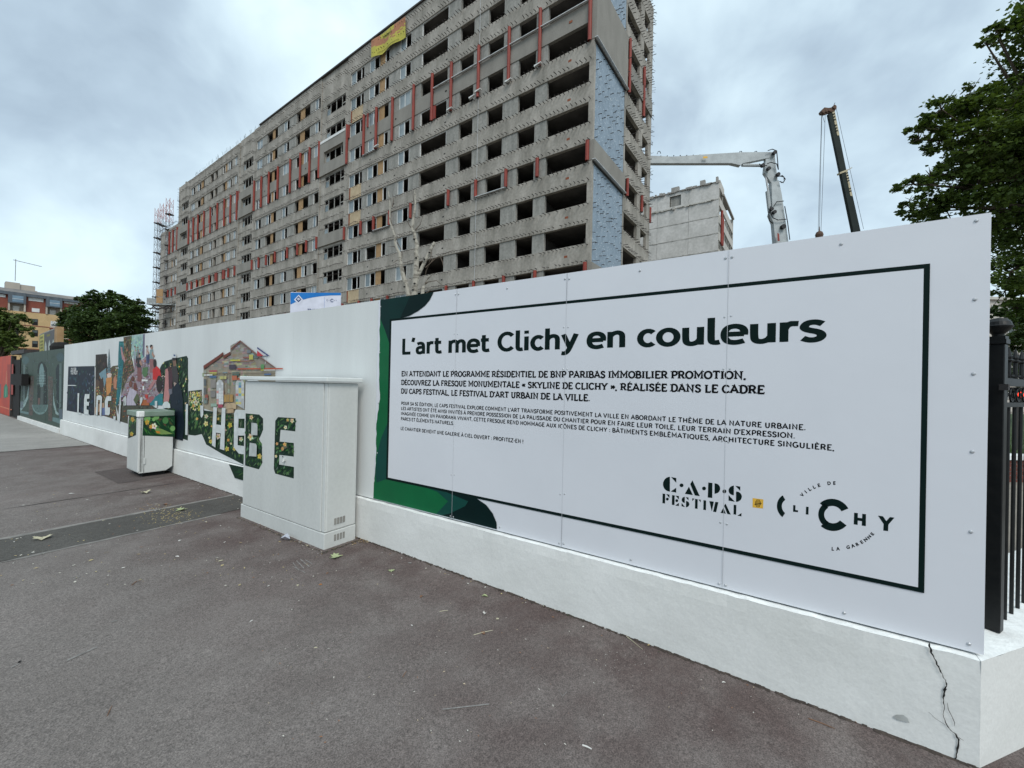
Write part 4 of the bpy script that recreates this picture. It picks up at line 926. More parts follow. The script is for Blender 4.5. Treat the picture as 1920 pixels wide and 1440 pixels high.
# ================================================================== large street cabinet
CO = (2.30, 3.55, 0)
cab = FF.empty('street_cabinet', CO); tag(cab, 'tall grey street cabinet with two leaf filled letters on its door before the mural', 'street cabinet')
x0, x1, y0, y1 = 2.30, 2.64, 3.55, 5.18
lean = 0.0
MB(CO).box(x0 - .003, x1, y0, y1, -.04, .172).build('base', m_cab, cab, bevel=.006)
MB(CO).box(x0 + .012, x1, y0 + .004, y1 - .004, .174, 1.588).build('carcass', m_cab, cab, bevel=.012)
MB(CO).box(x0 - .004, x0 + .0135, y0 + .062, y1 - .045, .179, 1.580).build('door', m_cab, cab, bevel=.004)
MB(CO).box(x0 + .002, x0 + .014, y0 + .010, y0 + .058, .179, 1.580).build('corner_post', m_cab, cab, bevel=.008)
mb = MB(CO); mb.box(x0 - .035, x1 + .02, y0 - .035, y1 + .03, 1.598, 1.640); mb.build('lid', M('cabinet_lid', (.66, .70, .69), (.6, .63, .62), .45, 3), cab, bevel=.008)
MB(CO).box(x0 - .0048, x0 - .004, 4.39, 4.425, .18, 1.57).build('door_rib', m_cab, cab, bevel=.0015)
gr = MB(CO)
def side_louvre(zc_, yy):
    mb = MB(CO)
    for k in range(4): mb.box(x0 + .10 + k * .031, x0 + .122 + k * .031, yy, yy + .004, zc_ - .03, zc_ + .03)
    mb.build('louvre', m_pier, cab)
side_louvre(.26, y0 - .0015); side_louvre(.105, y0 - .0025)
hp = FF.on(*zc(1128, 758), x0 - .01)
mb = MB(CO); mb.box(x0 - .022, x0 - .006, hp[1] - .018, hp[1] + .018, hp[2] - .02, hp[2] + .005); mb.tube([(x0 - .02, hp[1], hp[2]), (x0 - .03, hp[1] - .01, hp[2] - .03)], .006); mb.build('handle', m_cab, cab)
for (cx, cy) in ((1128, 700), (1118, 742)):
    p = FF.on(*zc(cx, cy), x0 - .006); MB(CO).box(x0 - .0095, x0 - .008, p[1] - .006, p[1] + .006, p[2] - .006, p[2] + .006).build('keyhole', m_gap, cab)
art = Art(FF, x0 - .004, CO)
Bp = T(zc, [(866, 450), (957, 458), (984, 486), (984, 560), (968, 600), (955, 625), (976, 655), (978, 785), (955, 828), (862, 802)])
holes = [T(zc, [(905, 512), (940, 518), (946, 530), (945, 598), (903, 596)]), T(zc, [(893, 648), (935, 655), (941, 668), (939, 742), (888, 738)])]
art.holes = holes
art.base(Bp, DKG)
art.strokes(Bp, 130, GRN, 12, 3.6, 75, 40); art.flowers(Bp, 8, 5.5, YEL, pts=T(zc, [(905, 478), (962, 530), (960, 565), (955, 690), (880, 785), (925, 640), (900, 610), (960, 740)]))
art.holes = []
m_hole = (.475, .51, .50)
for h in holes: art.top(h, m_hole)
Ep = T(zc, [(1085, 475), (1203, 483), (1201, 572), (1102, 560), (1095, 640), (1191, 650), (1191, 742), (1093, 730), (1092, 795), (1192, 812), (1191, 890), (1066, 857), (1056, 825), (1066, 500)])
art.base(Ep, DKG); art.strokes(Ep, 140, GRN, 12, 3.6, 60, 60); art.flowers(Ep, 11, 3.8, [(.75, .6, .42), (.7, .45, .15), (.78, .72, .5), (.6, .3, .15)], pts=T(zc, [(1150, 495), (1077, 530), (1135, 545), (1068, 592), (1075, 620), (1078, 655), (1070, 740), (1068, 825), (1130, 660), (1115, 690), (1180, 500)]))
art.build('letters_painting', cab)
# ================================================================== small cabinet: narrow front, long side, tapered foot
N_ = gp = None
def gnd(x, y, z=0.0):
    d = ray(x, y); t = (z - EYE) / d[2]; return np.array([0, 0, EYE]) + d * t
n0 = FF.w((2.235, 8.34, 0))
SF = Frame(n0[0], n0[1], TF - R(1.5), 0)          # X runs along the long side away from us, Y to the left along the front
sc_ = SF.empty('utility_box'); tag(sc_, 'small white utility box with green floral band, standing on the pavement before the mural', 'street cabinet')
Lx, Ly, Hh = .42, .57, 1.07
body = MB(); 
MB().box(.06, Lx - .08, .05, Ly - .05, -.05, .10).build('foot', m_gap, sc_)
prof = [(0.0, .10), (Lx * .8, .10), (Lx, .16), (Lx, Hh - .06), (0, Hh - .06)]
body.prism([(p[0], 0.0, p[1]) for p in prof][::-1], (0, Ly, 0)); body.build('body', m_cab, sc_, bevel=.008)
MB().box(-.018, .055, .0, Ly, .115, Hh - .10).build('front_door', m_cab, sc_, bevel=.012)
lid = MB(); lid.box(-.03, Lx + .01, -.015, Ly + .015, Hh - .085, Hh); m_lidg = M('green_lid', (.24, .31, .26), (.15, .22, .17), .45, 3)
lid.build('lid', m_lidg, sc_, bevel=.012)
MB().box(-.036, .05, -.021, .06, Hh - .088, Hh + .003).build('lid_corner', m_pbright, sc_, bevel=.012)
MB().box(.055, .06, -.0015, .0, .11, Hh - .1).build('door_gap', m_gap, sc_)
MB().box(.055, .075, -.012, 0, .24, .34).build('hinge', m_cab, sc_, bevel=.003)
z9 = zz(230, 750, 9.6)
class SideArt(Art):
    def P(s, p, q):
        a = SF.on(p[0], p[1], s.yq + (q - s.q), 'Y'); return (a[0], a[1], a[2])
sa = SideArt(SF, 0, (0, 0, 0)); sa.yq = -.0005
reg = T(z9, [(378, 235), (940, 225), (940, 665), (358, 640)])
sa.base(reg, (.01, .05, .022)); sa.strokes(reg, 60, [(.02, .09, .03), (.05, .16, .05), (.09, .07, .04), (.01, .04, .02)], 16, 4, 150, 30)
for c, r_ in (((440, 330), 60), ((610, 300), 50), ((770, 370), 55), ((900, 510), 45), ((560, 350), 30)):
    sa.shp(T(z9, arcp(*c, r_, r_ * 1.1, 0, 330, 9)), random.choice([(.13, .34, .08), (.2, .42, .14), (.08, .24, .08)]))
sa.shp(T(z9, [(560, 495), (700, 520), (905, 610), (700, 620), (610, 590)]), (.2, .32, .1)); sa.shp(T(z9, [(590, 560), (660, 560), (680, 600), (620, 600)]), (.6, .25, .04))
sa.flowers(reg, 4, 5, [(.8, .8, .68), (.72, .4, .08)], pts=T(z9, [(505, 480), (575, 250), (570, 470), (440, 400)]))
sa.build('floral_band', sc_)
class FrontArt(Art):
    def P(s, p, q): a = SF.on(p[0], p[1], -.0190 + (q - s.q), 'X'); return a
fa = FrontArt(SF, 0, (0, 0, 0)); reg = T(z9, [(120, 262), (248, 268), (240, 632), (100, 690), (105, 400)])
fa.base(reg, (.03, .045, .03)); fa.strokes(reg, 40, GRN, 9, 2.5, 80, 35); fa.flowers(reg, 4, 4, YEL, pts=T(z9, [(215, 395), (160, 610), (125, 390), (180, 350)])); fa.build('floral_front', sc_)
# ================================================================== residential block being stripped
TB = 0.951471
K = 1.3
BF = Frame(3.9736 * K, 21.7291 * K, TB)          # corner nearest the camera; X into the block, Y along the long facade
U = lambda u: u * K
Zh = lambda z: 1.3 * z - 0.48
SOF = lambda k: Zh(14.68 + 2.16 * k)             # top of the openings of row k
OPH = 1.09 * K
SIL = lambda k: SOF(k) - OPH
ROOF, ROOF4 = Zh(29.12), Zh(23.95)
blk = BF.empty('residential_block'); tag(blk, 'long grey concrete apartment block stripped for demolition, with red tube fins and empty window openings', 'building')
rb = random.Random(11)
LIM = {}
def part(name, mb_or_me, mat, near, **kw):
    """near: distance rank; pieces over the limit are joined later"""
    LIM.setdefault(name, []).append((near, mb_or_me, mat, kw))
def flush():
    for name, L_ in LIM.items():
        L_.sort(key=lambda t: t[0])
        for near, mb, mat, kw in L_[:295]: mb.build(name, mat, blk, **kw)
        rest = L_[295:]
        if rest:
            j = MB()
            for near, mb, mat, kw in rest:
                b = len(j.v); j.v += mb.v
                for f_ in mb.f: j._f(tuple(i + b for i in f_))
            o = j.build('more_' + name + 's', rest[0][2], blk, kind='stuff')
MESH = {}
def window_mesh(w, h, style):
    """frame with a mullion; local origin at its lower right corner on the opening plane, spans +Y"""
    key = (round(w, 2), round(h, 2), style)
    if key in MESH: return MESH[key]
    f = .07 if style != 'stair' else .06; d0, d1 = 0, .07; mb = MB(); y = w
    mb.box(d0, d1, 0, f, 0, h); mb.box(d0, d1, w - f, w, 0, h); mb.box(d0, d1, f, w - f, 0, f); mb.box(d0, d1, f, w - f, h - f, h)
    pn = MB()
    if style == 'stair':
        for k in (.2, .5, .8): mb.box(d0 + .004, d1 - .004, w * k - .035, w * k + .035, f, h - f)
        mb.box(d0 + .01, d1 - .01, w * .8, w - f, h * .55, h * .62); mb.box(d0 + .01, d1 - .01, f, w * .2, h * .3, h * .37)
        pn.box(d0 + .03, d0 + .04, w * .8 + .035, w - f, f, h * .55)
    elif style == 'half':
        mb.box(d0 + .004, d1 - .004, w * .5 - .035, w * .5 + .035, f, h - f); pn.box(d0 + .03, d0 + .04, w * .5 + .035, w - f, f, h - f)
    elif style == 'full':
        mb.box(d0 + .004, d1 - .004, w * .5 - .035, w * .5 + .035, f, h - f); pn.box(d0 + .03, d0 + .04, f, w * .5 - .035, f, h - f); pn.box(d0 + .03, d0 + .04, w * .5 + .035, w - f, f, h - f)
    elif style == 'third':
        mb.box(d0 + .004, d1 - .004, w * .62 - .035, w * .62 + .035, f, h - f); mb.box(d0 + .004, d1 - .004, w * .24 - .03, w * .24 + .03, f, h - f)
        pn.box(d0 + .03, d0 + .04, w * .62 + .035, w - f, f, h - f); 
    elif style == 'bare': pass
    MESH[key] = (mb.mesh('window', m_sframe if style == 'stair' else m_wframe), pn.mesh('pane', m_pane if len(MESH) % 3 else m_pane_w) if pn.v else None)
    return MESH[key]
PW = {}
def add_window(y, z, w, h, style, x=.10):
    a, b = window_mesh(w, h, style); o = inst('window', a, blk, (x, y, z))
    if b:
        me = b
        if rb.random() < .5:
            k = (b.name, 'w')
            if k not in PW: PW[k] = b.copy(); PW[k].materials[0] = m_pane_w
            me = PW[k]
        inst('pane', me, o, (0, 0, 0))
BAYS = {
 1: (0.0, 22.72, [(.27, 2.90, 'o'), (3.71, 4.93, 'o'), (6.09, 7.33, 'o'), (8.54, 9.75, 'o'), (10.90, 13.56, 'o'), (14.70, 15.96, 'w'), (17.22, 17.75, 'n'), (17.77, 18.42, 'b'), (18.46, 19.77, 'w'), (20.44, 22.31, 'W')]),
 2: (26.82, 40.40, [(26.97, 27.97, 'w'), (28.84, 29.85, 'o'), (29.86, 30.68, 'b'), (30.69, 31.36, 'n'), (32.73, 33.86, 'w'), (35.12, 35.75, 'n'), (35.76, 36.3, 'b'), (36.31, 37.42, 'v'), (38.52, 39.84, 'w')]),
 3: (44.10, 60.30, [(44.57, 45.57, 'w'), (46.35, 47.40, 'w'), (47.72, 48.34, 'b'), (48.36, 48.97, 'n'), (50.6, 51.4, 'o'), (51.9, 52.9, 'v'), (54.92, 55.4, 'n'), (55.41, 56.1, 'b'), (56.2, 57.5, 'w'), (58.33, 59.70, 'w')]),
 4: (64.50, 72.30, [(64.7, 65.5, 'w'), (65.87, 66.7, 'w'), (66.75, 67.25, 'b'), (69.0, 70.2, 'o')]),
}
KMAX = {1: 6, 2: 6, 3: 6, 4: 4}
TH = .28
for bay, (ua, ub, ops) in BAYS.items():
    ya, yb = U(ua), U(ub)
    roof = ROOF4 if bay == 4 else (ROOF if bay != 3 else Zh(28.95))
    for k in range(-6, KMAX[bay] + 1):
        top = SIL(k + 1) if k < KMAX[bay] else roof
        # spandrel band above the openings of row k
        z0 = SOF(k)
        if not (k == 3 and bay in (1, 2, 3, 4)):
            part('spandrel_band', MB().box(0, TH, ya, yb, z0, top), m_band, ya)
        else:
            part('spandrel_band', MB().box(.02, TH, ya, yb, z0, top), m_clad, ya)
        # piers between the openings
        edges = [ya] + [v for a, b, t in ops for v in (U(a), U(b))] + [yb]
        for i in range(0, len(edges), 2):
            a, b = edges[i], edges[i + 1]
            if b - a < .04: continue
            end = i in (0, len(edges) - 2)
            x0 = .003 if end else .07
            part('pier', MB().box(x0, TH + .02, a, b, SIL(k), SOF(k)), m_pier if not end else m_band, ya + i)
        for a, b, t in ops:
            a, b = U(a), U(b); w = b - a; h = OPH; z = SIL(k)
            if t == 'b': part('board', MB().box(.12, .15, a, b, z, z + h), m_wood, a)
            elif t in 'wvW':
                r_ = rb.random()
                if t == 'v' and r_ < .5: continue
                if t == 'w' and r_ < .12: add_window(a, z, w, h, 'bare'); continue
                if t == 'W':
                    tanr = k in (5, 2, 1, -2, -4)
                    add_window(a, z, w, h, 'third')
                    if k in (5, 2, 1, -2):
                        part('infill_panel', MB().box(-.012, .1, a + .05, b - .45, SOF(k - 1) + .0 if k != 2 else SOF(k - 1), z - .003), m_tan, a)
                        part('brick_edge', MB().box(-.02, .1, b - .44, b - .22, SOF(k - 1) + .1, z - .01), m_brick, a)
                    continue
                add_window(a, z, w, h, 'full' if r_ < .22 else 'half')
            elif t == 'o' and bay > 1 and rb.random() < .35: add_window(a, z, w, h, 'half')
            elif t == 'n' and rb.random() < .3: add_window(a, z, w, h, 'bare')
            elif t == 'o' and bay == 1 and a > U(10) and rb.random() < .4: add_window(a, z, w, h, 'bare')
# stair towers between the bays, half a storey out of step
for ua, ub, oa, ob_ in ((22.72, 26.82, 23.1, 26.1), (40.40, 44.10, 40.75, 43.3), (60.30, 64.50, 60.7, 63.5)):
    ya, yb = U(ua), U(ub); top0 = Zh(26.42); tt = []
    tops = [Zh(13.52 + 2.155 * j) for j in range(-6, 7)]
    tops = [t for t in tops if t < ROOF - 1]
    prev = -.1
    for j, t in enumerate(tops):
        b_ = t - 1.05 * K; part('spandrel_band', MB().box(.10, TH, ya, yb, prev, b_), m_band, ya)
        part('pier', MB().box(.10, TH, ya, U(oa), b_, t), m_band, ya + 3); part('pier', MB().box(.10, TH, U(ob_), yb, b_, t), m_band, ya + 3)
        add_window(U(oa), b_, U(ob_) - U(oa), t - b_, 'stair', .17); prev = t
    part('spandrel_band', MB().box(.10, TH, ya, yb, prev, ROOF), m_band, ya)
    # cladding sheets still hung on the tower
    jj = 4; wt = tops[[i for i, t in enumerate(tops) if abs(t - Zh(13.52 + 2.155 * jj)) < .01][0]]; wb = wt - 1.05 * K
    zt_, zb_ = Zh(23.0), Zh(20.1)
    for q_ in ((ya + .02, U(oa), zb_, zt_), (U(ob_), yb - .02, zb_, zt_), (U(oa), U(ob_), zb_, wb), (U(oa), U(ob_), wt, zt_)):
        part('cladding_panel', MB().box(-.10, .095, *q_), m_clad, ya)
    part('cladding_panel', MB().box(-.10, .095, ya + .02, yb - .02, Zh(13.72), Zh(14.72)), m_clad, ya)
part('metal_flashing', MB().box(-.14, .05, U(22.85), U(26.7), Zh(23.0), Zh(23.22)), m_wframe, 1)
# red tube fins
pipes_hi = {1: [.25, 3.39, 5.6, 8.02, 10.43, 12.27, 14.2, 16.6, 18.57, 20.2, 22.55], 2: [26.9, 28.54, 30.22, 32.15, 34.65, 36.6, 38.3, 40.0], 3: [44.43, 46.2, 48.0, 50.1, 52.3, 54.45, 56.55, 58.25, 60.0], 4: [64.6, 66.4, 68.0]}
pipes_lo = {1: [.25, 3.39, 5.63, 8.03, 10.47, 14.27, 16.68, 18.63, 20.31, 22.65], 2: [27.0, 28.77, 30.39, 32.35, 34.86, 36.8, 38.53, 40.15], 3: [44.6, 46.36, 47.9, 50.17, 52.2, 54.47, 56.48, 58.41, 60.05], 4: [64.8, 66.5, 68.1]}
def pipe(u, z0, z1, wide=False):
    y = U(u); mb = MB(); mb.tube([(-.10, y, z0), (-.10, y, z1)], .135, 12, cap=False)
    mb.tube([(-.10, y, z0 + .01), (-.10, y, z1)], .128, 12, cap=False)
    if wide: mb.box(-.14, -.02, y - .52, y - .135, z0, z1)
    part('tube_fin', mb, m_red, u)
for b_, us in pipes_hi.items():
    for u in us: pipe(u, Zh(20.04), Zh(23.36), False)
for b_, us in pipes_lo.items():
    for u in us:
        w_ = u in (50.17, 54.47, 48.0, 47.9)
        pipe(u, Zh(13.64), Zh(14.72), w_)
        pipe(u, Zh(13.64 - 3 * 2.16), Zh(14.72 - 3 * 2.16))
mb = MB(); mb.box(-.12, -.03, U(12.27) - .5, U(12.27) - .12, Zh(20.1), Zh(21.0)); part('fin_plate', mb, m_red, 5)
for u in (22.5, 19.9, 44.2): part('fin_plate', MB().box(-.12, -.03, U(u) - .35, U(u) - .13, Zh(22.2), Zh(23.3)), m_red, 6)
for a, b, z in ((0.2, 12.1, 22.23), (5.6, 8.03, 13.60), (16.68, 18.63, 13.58), (18.6, 20.2, 20.0), (49.9, 57, 13.6), (57, 60.2, 13.55)):
    part('metal_flashing', MB().box(-.20, -.02, U(a), U(b), Zh(z), Zh(z) + .05), m_alu, a)
for u, z in ((3.2, 20.1), (5.3, 20.05), (8.2, 20.2), (7.7, 20.4), (10.2, 20.15), (18.1, 20.2)):
    part('loose_strip', MB().hexa([(-.3, U(u), Zh(z)), (-.1, U(u), Zh(z)), (-.1, U(u) + .6, Zh(z) - .1), (-.3, U(u) + .6, Zh(z) - .1), (-.3, U(u), Zh(z) + .05), (-.1, U(u), Zh(z) + .05), (-.1, U(u) + .6, Zh(z) + .02), (-.3, U(u) + .6, Zh(z) + .02)]), m_wframe, u)
# gable (right hand) face: local Y = 0 plane, X = depth
V = lambda v: v * K
gcols = [(4.68, 7.13, 'o'), (7.88, 9.1, 'o')]
GE = V(9.78)
for k in range(-6, 7):
    z0 = SOF(k); top = SIL(k + 1) if k < 6 else ROOF
    part('spandrel_band', MB().box(V(4.5), V(7.5), -.04, .24, z0, top), m_band, 2)
    part('spandrel_band', MB().box(V(7.5) + .02, GE, -.02, .24, z0, top), m_band, 2)
    for a, b in ((4.5, 4.68), (7.13, 7.88), (9.1, 9.78)):
        part('pier', MB().box(V(a), min(V(b), GE), -.015, .24, SIL(k), SOF(k)), m_band, 1)
part('gable_wall', MB().box(TH, V(4.5) - .002, .02, .24, -.1, ROOF), m_blue, 0)
part('corner_strip', MB().box(TH + .002, V(.16), .005, .02, -.1, ROOF), m_band, 0)
for z0, z1, va, yy in ((Zh(20.12), Zh(23.4), 4.62, -.16), (Zh(13.66), Zh(14.72), 4.55, -.16), (Zh(13.66 - 6.5), Zh(14.72 - 6.5), 4.55, -.16)):
    part('cladding_panel', MB().box(-.02, V(va), yy, yy + .07, z0, z1), m_clad, 0)
    part('cladding_panel', MB().box(-.022, .06, yy + .07, V(.16), z0, z1), m_clad, 0)
    part('metal_flashing', MB().box(-.10, V(va) + .05, yy - .12, yy + .1, z0 - .05, z0 - .012), m_alu, 0)
    part('rail', MB().box(.1, V(va) - .1, yy + .08, -.02, z0 - .16, z0 - .06), m_dark, 0)
for v, ys in ((4.98, -.14), (7.75, -.16), (9.9, -.02)):
    for z0, z1 in (((20.1, 23.5) if v < 9 else (0, 0)), (13.62, 14.72)):
        if z1: mb = MB(); mb.tube([(V(v), ys, Zh(z0)), (V(v), ys, Zh(z1))], .125, 12, cap=False); part('tube_fin', mb, m_red, 0)
part('cladding_panel', MB().box(V(5.1), V(7.7), -.12, -.06, Zh(21.15), Zh(22.2)), m_clad, 0)
part('cladding_panel', MB().box(V(7.9), V(9.7), -.12, -.06, Zh(21.15), Zh(22.2)), m_clad, 0)
# roof edge, coping, rooftop junk
part('coping', MB().box(-.14, .5, -.05, U(39.1), ROOF + .002, ROOF + .16), m_dark, 0)
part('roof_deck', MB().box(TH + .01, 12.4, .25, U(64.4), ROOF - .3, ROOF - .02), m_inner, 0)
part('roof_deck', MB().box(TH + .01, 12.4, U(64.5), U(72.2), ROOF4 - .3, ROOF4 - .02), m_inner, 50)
for u, h_ in ((38.8, .5), (39.6, .45), (62.6, .6), (51, .35), (57, .3), (65.0, .7)):
    zt_ = (ROOF4 if u > 64.5 else ROOF); part('roof_stub', MB().box(.35, .8, U(u), U(u) + .5, zt_ - .1, zt_ + h_), m_band, u)
part('end_wall', MB().box(.02, 12.4, U(64.4) + .03, U(64.4) + .20, ROOF4 - .1, ROOF), m_band, 60)
part('end_wall', MB().box(.02, 12.4, U(72.3) - .25, U(72.3) - .001 + .0, -.1, ROOF4), m_pier, 61)
# inside: floors, core walls, party walls
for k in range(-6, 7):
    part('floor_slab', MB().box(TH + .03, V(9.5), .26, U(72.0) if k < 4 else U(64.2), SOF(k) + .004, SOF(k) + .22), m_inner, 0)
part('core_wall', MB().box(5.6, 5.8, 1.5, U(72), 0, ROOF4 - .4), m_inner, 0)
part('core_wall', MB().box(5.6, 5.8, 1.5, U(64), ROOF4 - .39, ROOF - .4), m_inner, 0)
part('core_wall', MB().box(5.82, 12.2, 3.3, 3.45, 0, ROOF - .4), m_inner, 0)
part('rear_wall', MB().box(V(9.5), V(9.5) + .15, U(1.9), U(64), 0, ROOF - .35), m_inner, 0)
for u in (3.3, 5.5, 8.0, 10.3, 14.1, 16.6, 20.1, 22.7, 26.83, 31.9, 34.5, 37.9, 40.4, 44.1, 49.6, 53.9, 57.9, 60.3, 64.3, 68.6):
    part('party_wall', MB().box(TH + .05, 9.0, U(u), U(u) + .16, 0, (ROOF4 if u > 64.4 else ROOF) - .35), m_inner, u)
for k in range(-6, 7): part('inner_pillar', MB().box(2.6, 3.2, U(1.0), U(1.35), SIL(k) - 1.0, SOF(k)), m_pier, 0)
# anchor hooks left sticking out of the concrete
hk = MB()
def hook(x, y, z, dx, dy, l=.19):
    z2_ = z - rb.uniform(.0, .09); r_ = .019; j = rb.uniform(-.04, .04)
    hk.hexa([(x, y, z - r_), (x + abs(dy) * r_ * 2, y + abs(dx) * r_ * 2, z - r_), (x + dx * l + abs(dy) * r_ * 2, y + dy * l + abs(dx) * r_ * 2 + j * abs(dx), z2_ - r_), (x + dx * l, y + dy * l + j * abs(dx), z2_ - r_),
             (x, y, z + r_), (x + abs(dy) * r_ * 2, y + abs(dx) * r_ * 2, z + r_), (x + dx * l + abs(dy) * r_ * 2, y + dy * l + abs(dx) * r_ * 2 + j * abs(dx), z2_ + r_), (x + dx * l, y + dy * l + j * abs(dx), z2_ + r_)])
for bay, (ua, ub, ops) in list(BAYS.items()) + [(5, (22.8, 26.7, [])), (6, (40.5, 44, [])), (7, (60.4, 64.4, []))]:
    for k in range(-4, (KMAX.get(bay, 6)) + 1):
        if k == 3 and bay < 5: continue
        off = 1.2 * K / 2 if bay > 4 else 0
        for zz_, lo in ((SOF(k) + .16, 1), (SIL(k + 1) - .12, 0)):
            if bay > 4: zz_ += .45 * K
            if zz_ > ROOF - .1 or (bay > 4 and (Zh(20.0) < zz_ < Zh(23.1) or Zh(13.6) < zz_ < Zh(14.8))): continue
            u = ua + .15
            while u < ub:
                if rb.random() < .93: hook(0 if bay < 5 else .1, U(u), zz_ + rb.uniform(-.03, .03), -1, 0, rb.uniform(.26, .40))
                u += .262 + rb.uniform(-.02, .02)
for k in range(-4, 7):
    for zz_ in (SOF(k) + .14, SIL(k + 1) - .12):
        v = 4.7
        while v < 9.7:
            if rb.random() < .9: hook(V(v), -.03, zz_ + rb.uniform(-.05, .05), 0, -1, rb.uniform(.24, .42))
            v += .27
    for zz_ in (SIL(k) + .1, SIL(k) + .62 * OPH, SOF(k) + .3, SOF(k) + 1.0):
        if Zh(19.9) < zz_ < Zh(23.4) or Zh(13.5) < zz_ < Zh(14.8): continue
        v = .3
        while v < 4.4:
            if rb.random() < .72: hook(V(v), .02, zz_ + rb.uniform(-.16, .16), 0, -1, rb.uniform(.12, .28))
            v += .42 + rb.uniform(-.08, .08)
for i in range(60):                               # bent bars standing on the unfinished roof edge
    u = rb.uniform(39, 60); hk.tube([(0, U(u), ROOF - .1), (-.05 + rb.uniform(-.1, .1), U(u) + rb.uniform(-.1, .1), ROOF + rb.uniform(.15, .5))], .012, 3)
for i in range(60):                               # bars sticking out of the far gable edge
    zz_ = rb.uniform(6, ROOF); hk.tube([(GE - .05, 0, zz_), (GE + rb.uniform(.15, .55), -rb.uniform(0, .3), zz_ + rb.uniform(-.1, .25))], .014, 3)
for i in range(26):
    zz_ = rb.uniform(ROOF4, ROOF); hk.tube([(0, U(64.3), zz_), (-.2, U(64.4) + rb.uniform(.2, .5), zz_ + rb.uniform(-.1, .2))], .015, 3)
hk.build('anchor_hooks', m_dark, blk, kind='stuff')
dt = MB()
for i in range(1500):
    v, z = rb.uniform(.2, 4.4), rb.uniform(4, ROOF - .2)
    if Zh(20.1) < z < Zh(23.4) or Zh(13.6) < z < Zh(14.8): continue
    r_ = .035; c = (V(v), .017, z); dt.poly([(c[0] + r_ * math.cos(a), c[1], c[2] + r_ * math.sin(a)) for a in (0, 1.05, 2.1, 3.14, 4.19, 5.24)])
dt.build('insulation_washers', m_dot, blk, kind='stuff')
for k in range(-4, 6): part('sample_hole', MB().box(-.004, .01, U(1.35), U(1.55), SOF(k) + .62, SOF(k) + .78), m_brick, 0); part('sample_hole', MB().box(-.004, .01, U(10.9), U(11.05), SOF(k) + .62, SOF(k) + .74), m_gap, 0)
for k in range(-4, 7):
    for u in (16.2, 22.9 - 3.6, 29.3, 37.6): part('sample_hole', MB().box(-.004, .01, U(u), U(u + .14), SOF(k) + .6, SOF(k) + .72), m_gap, u)
mb = MB(); mb.box(-.03, 0, U(8.0), U(8.0) + .03, 3, ROOF); part('cable', mb, m_alu, 0)
flush()

# ---- banner hung from the roof edge
zbn = zz(680, 20, 16)
bn = BF.empty('banner', (-.25, U(17), ROOF - 3)); tag(bn, 'yellow and orange banner hanging from the roof edge of the stripped block', 'banner')
BO = (-.25, U(17), ROOF - 3)
m_ban = M('banner_cloth', (1, 1, 1), (.86, .86, .84), .7, 4, attr='Col')
def bp_(x, y, q=-.25): p = BF.on(*zbn(x, y), q); return (p[0] + .10 * math.sin(x * .011 + 1) * min(1, max(0, (y - 200) / 900)), p[1], p[2])
topl = lambda x: np.interp(x, [275, 1280], [915, 170]); botl = lambda x: np.interp(x, [275, 400, 560, 640, 760, 900, 1100, 1255], [1430, 1370, 1300, 1210, 1110, 1030, 900, 800])
mb = MB(BO); nx = 24; ny = 14
YB, OR = (.46, .42, .07), (.38, .17, .09)
for i in range(nx):
    for j in range(ny):
        xa, xb = 275 + 1005 * i / nx, 275 + 1005 * (i + 1) / nx
        Yf = lambda x, t: topl(x) + (botl(x) - topl(x)) * t
        t0, t1 = j / ny, (j + 1) / ny; xm = (xa + xb) / 2; tm = (t0 + t1) / 2; a = (xm - 275) / 1005
        lim = .22 + .0 if a < .45 else 0
        org = (tm < .30 + .16 * math.sin(a * 3.1) + .10 * (a < .5)) and not (.26 < a < .66 and .03 < tm < .40 - abs(a - .46) * 1.1)
        org = org or (a > .55 and abs(tm - (.95 - a * .75)) < .05) or (a > .62 and abs(tm - (1.12 - a * .75)) < .03)
        mb.poly([bp_(xa, Yf(xa, t0)), bp_(xb, Yf(xb, t0)), bp_(xb, Yf(xb, t1)), bp_(xa, Yf(xa, t1))], OR if org else YB)
mb.build('cloth', m_ban, bn, colors=True)
def ban_fn(x0_, y0_, x1_, y1_):
    def f_(s, z):
        px = x0_ + (x1_ - x0_) * s; py = y0_ + (y1_ - y0_) * s; return bp_(px - 0 * z, py - z, -.29)
    return f_
text_on(ban_fn(610, 810, 875, 650), "PREMYS", 0, 1, 0, 62, .012, 'lettering', m_ink2, bn, BO)
text_on(ban_fn(450, 1290, 1080, 860), "CURAGE D\u00c9SAMIANTAGE D\u00c9MOLITION", 0, 1, 0, 34, .0, 'lettering', m_ink2, bn, BO)
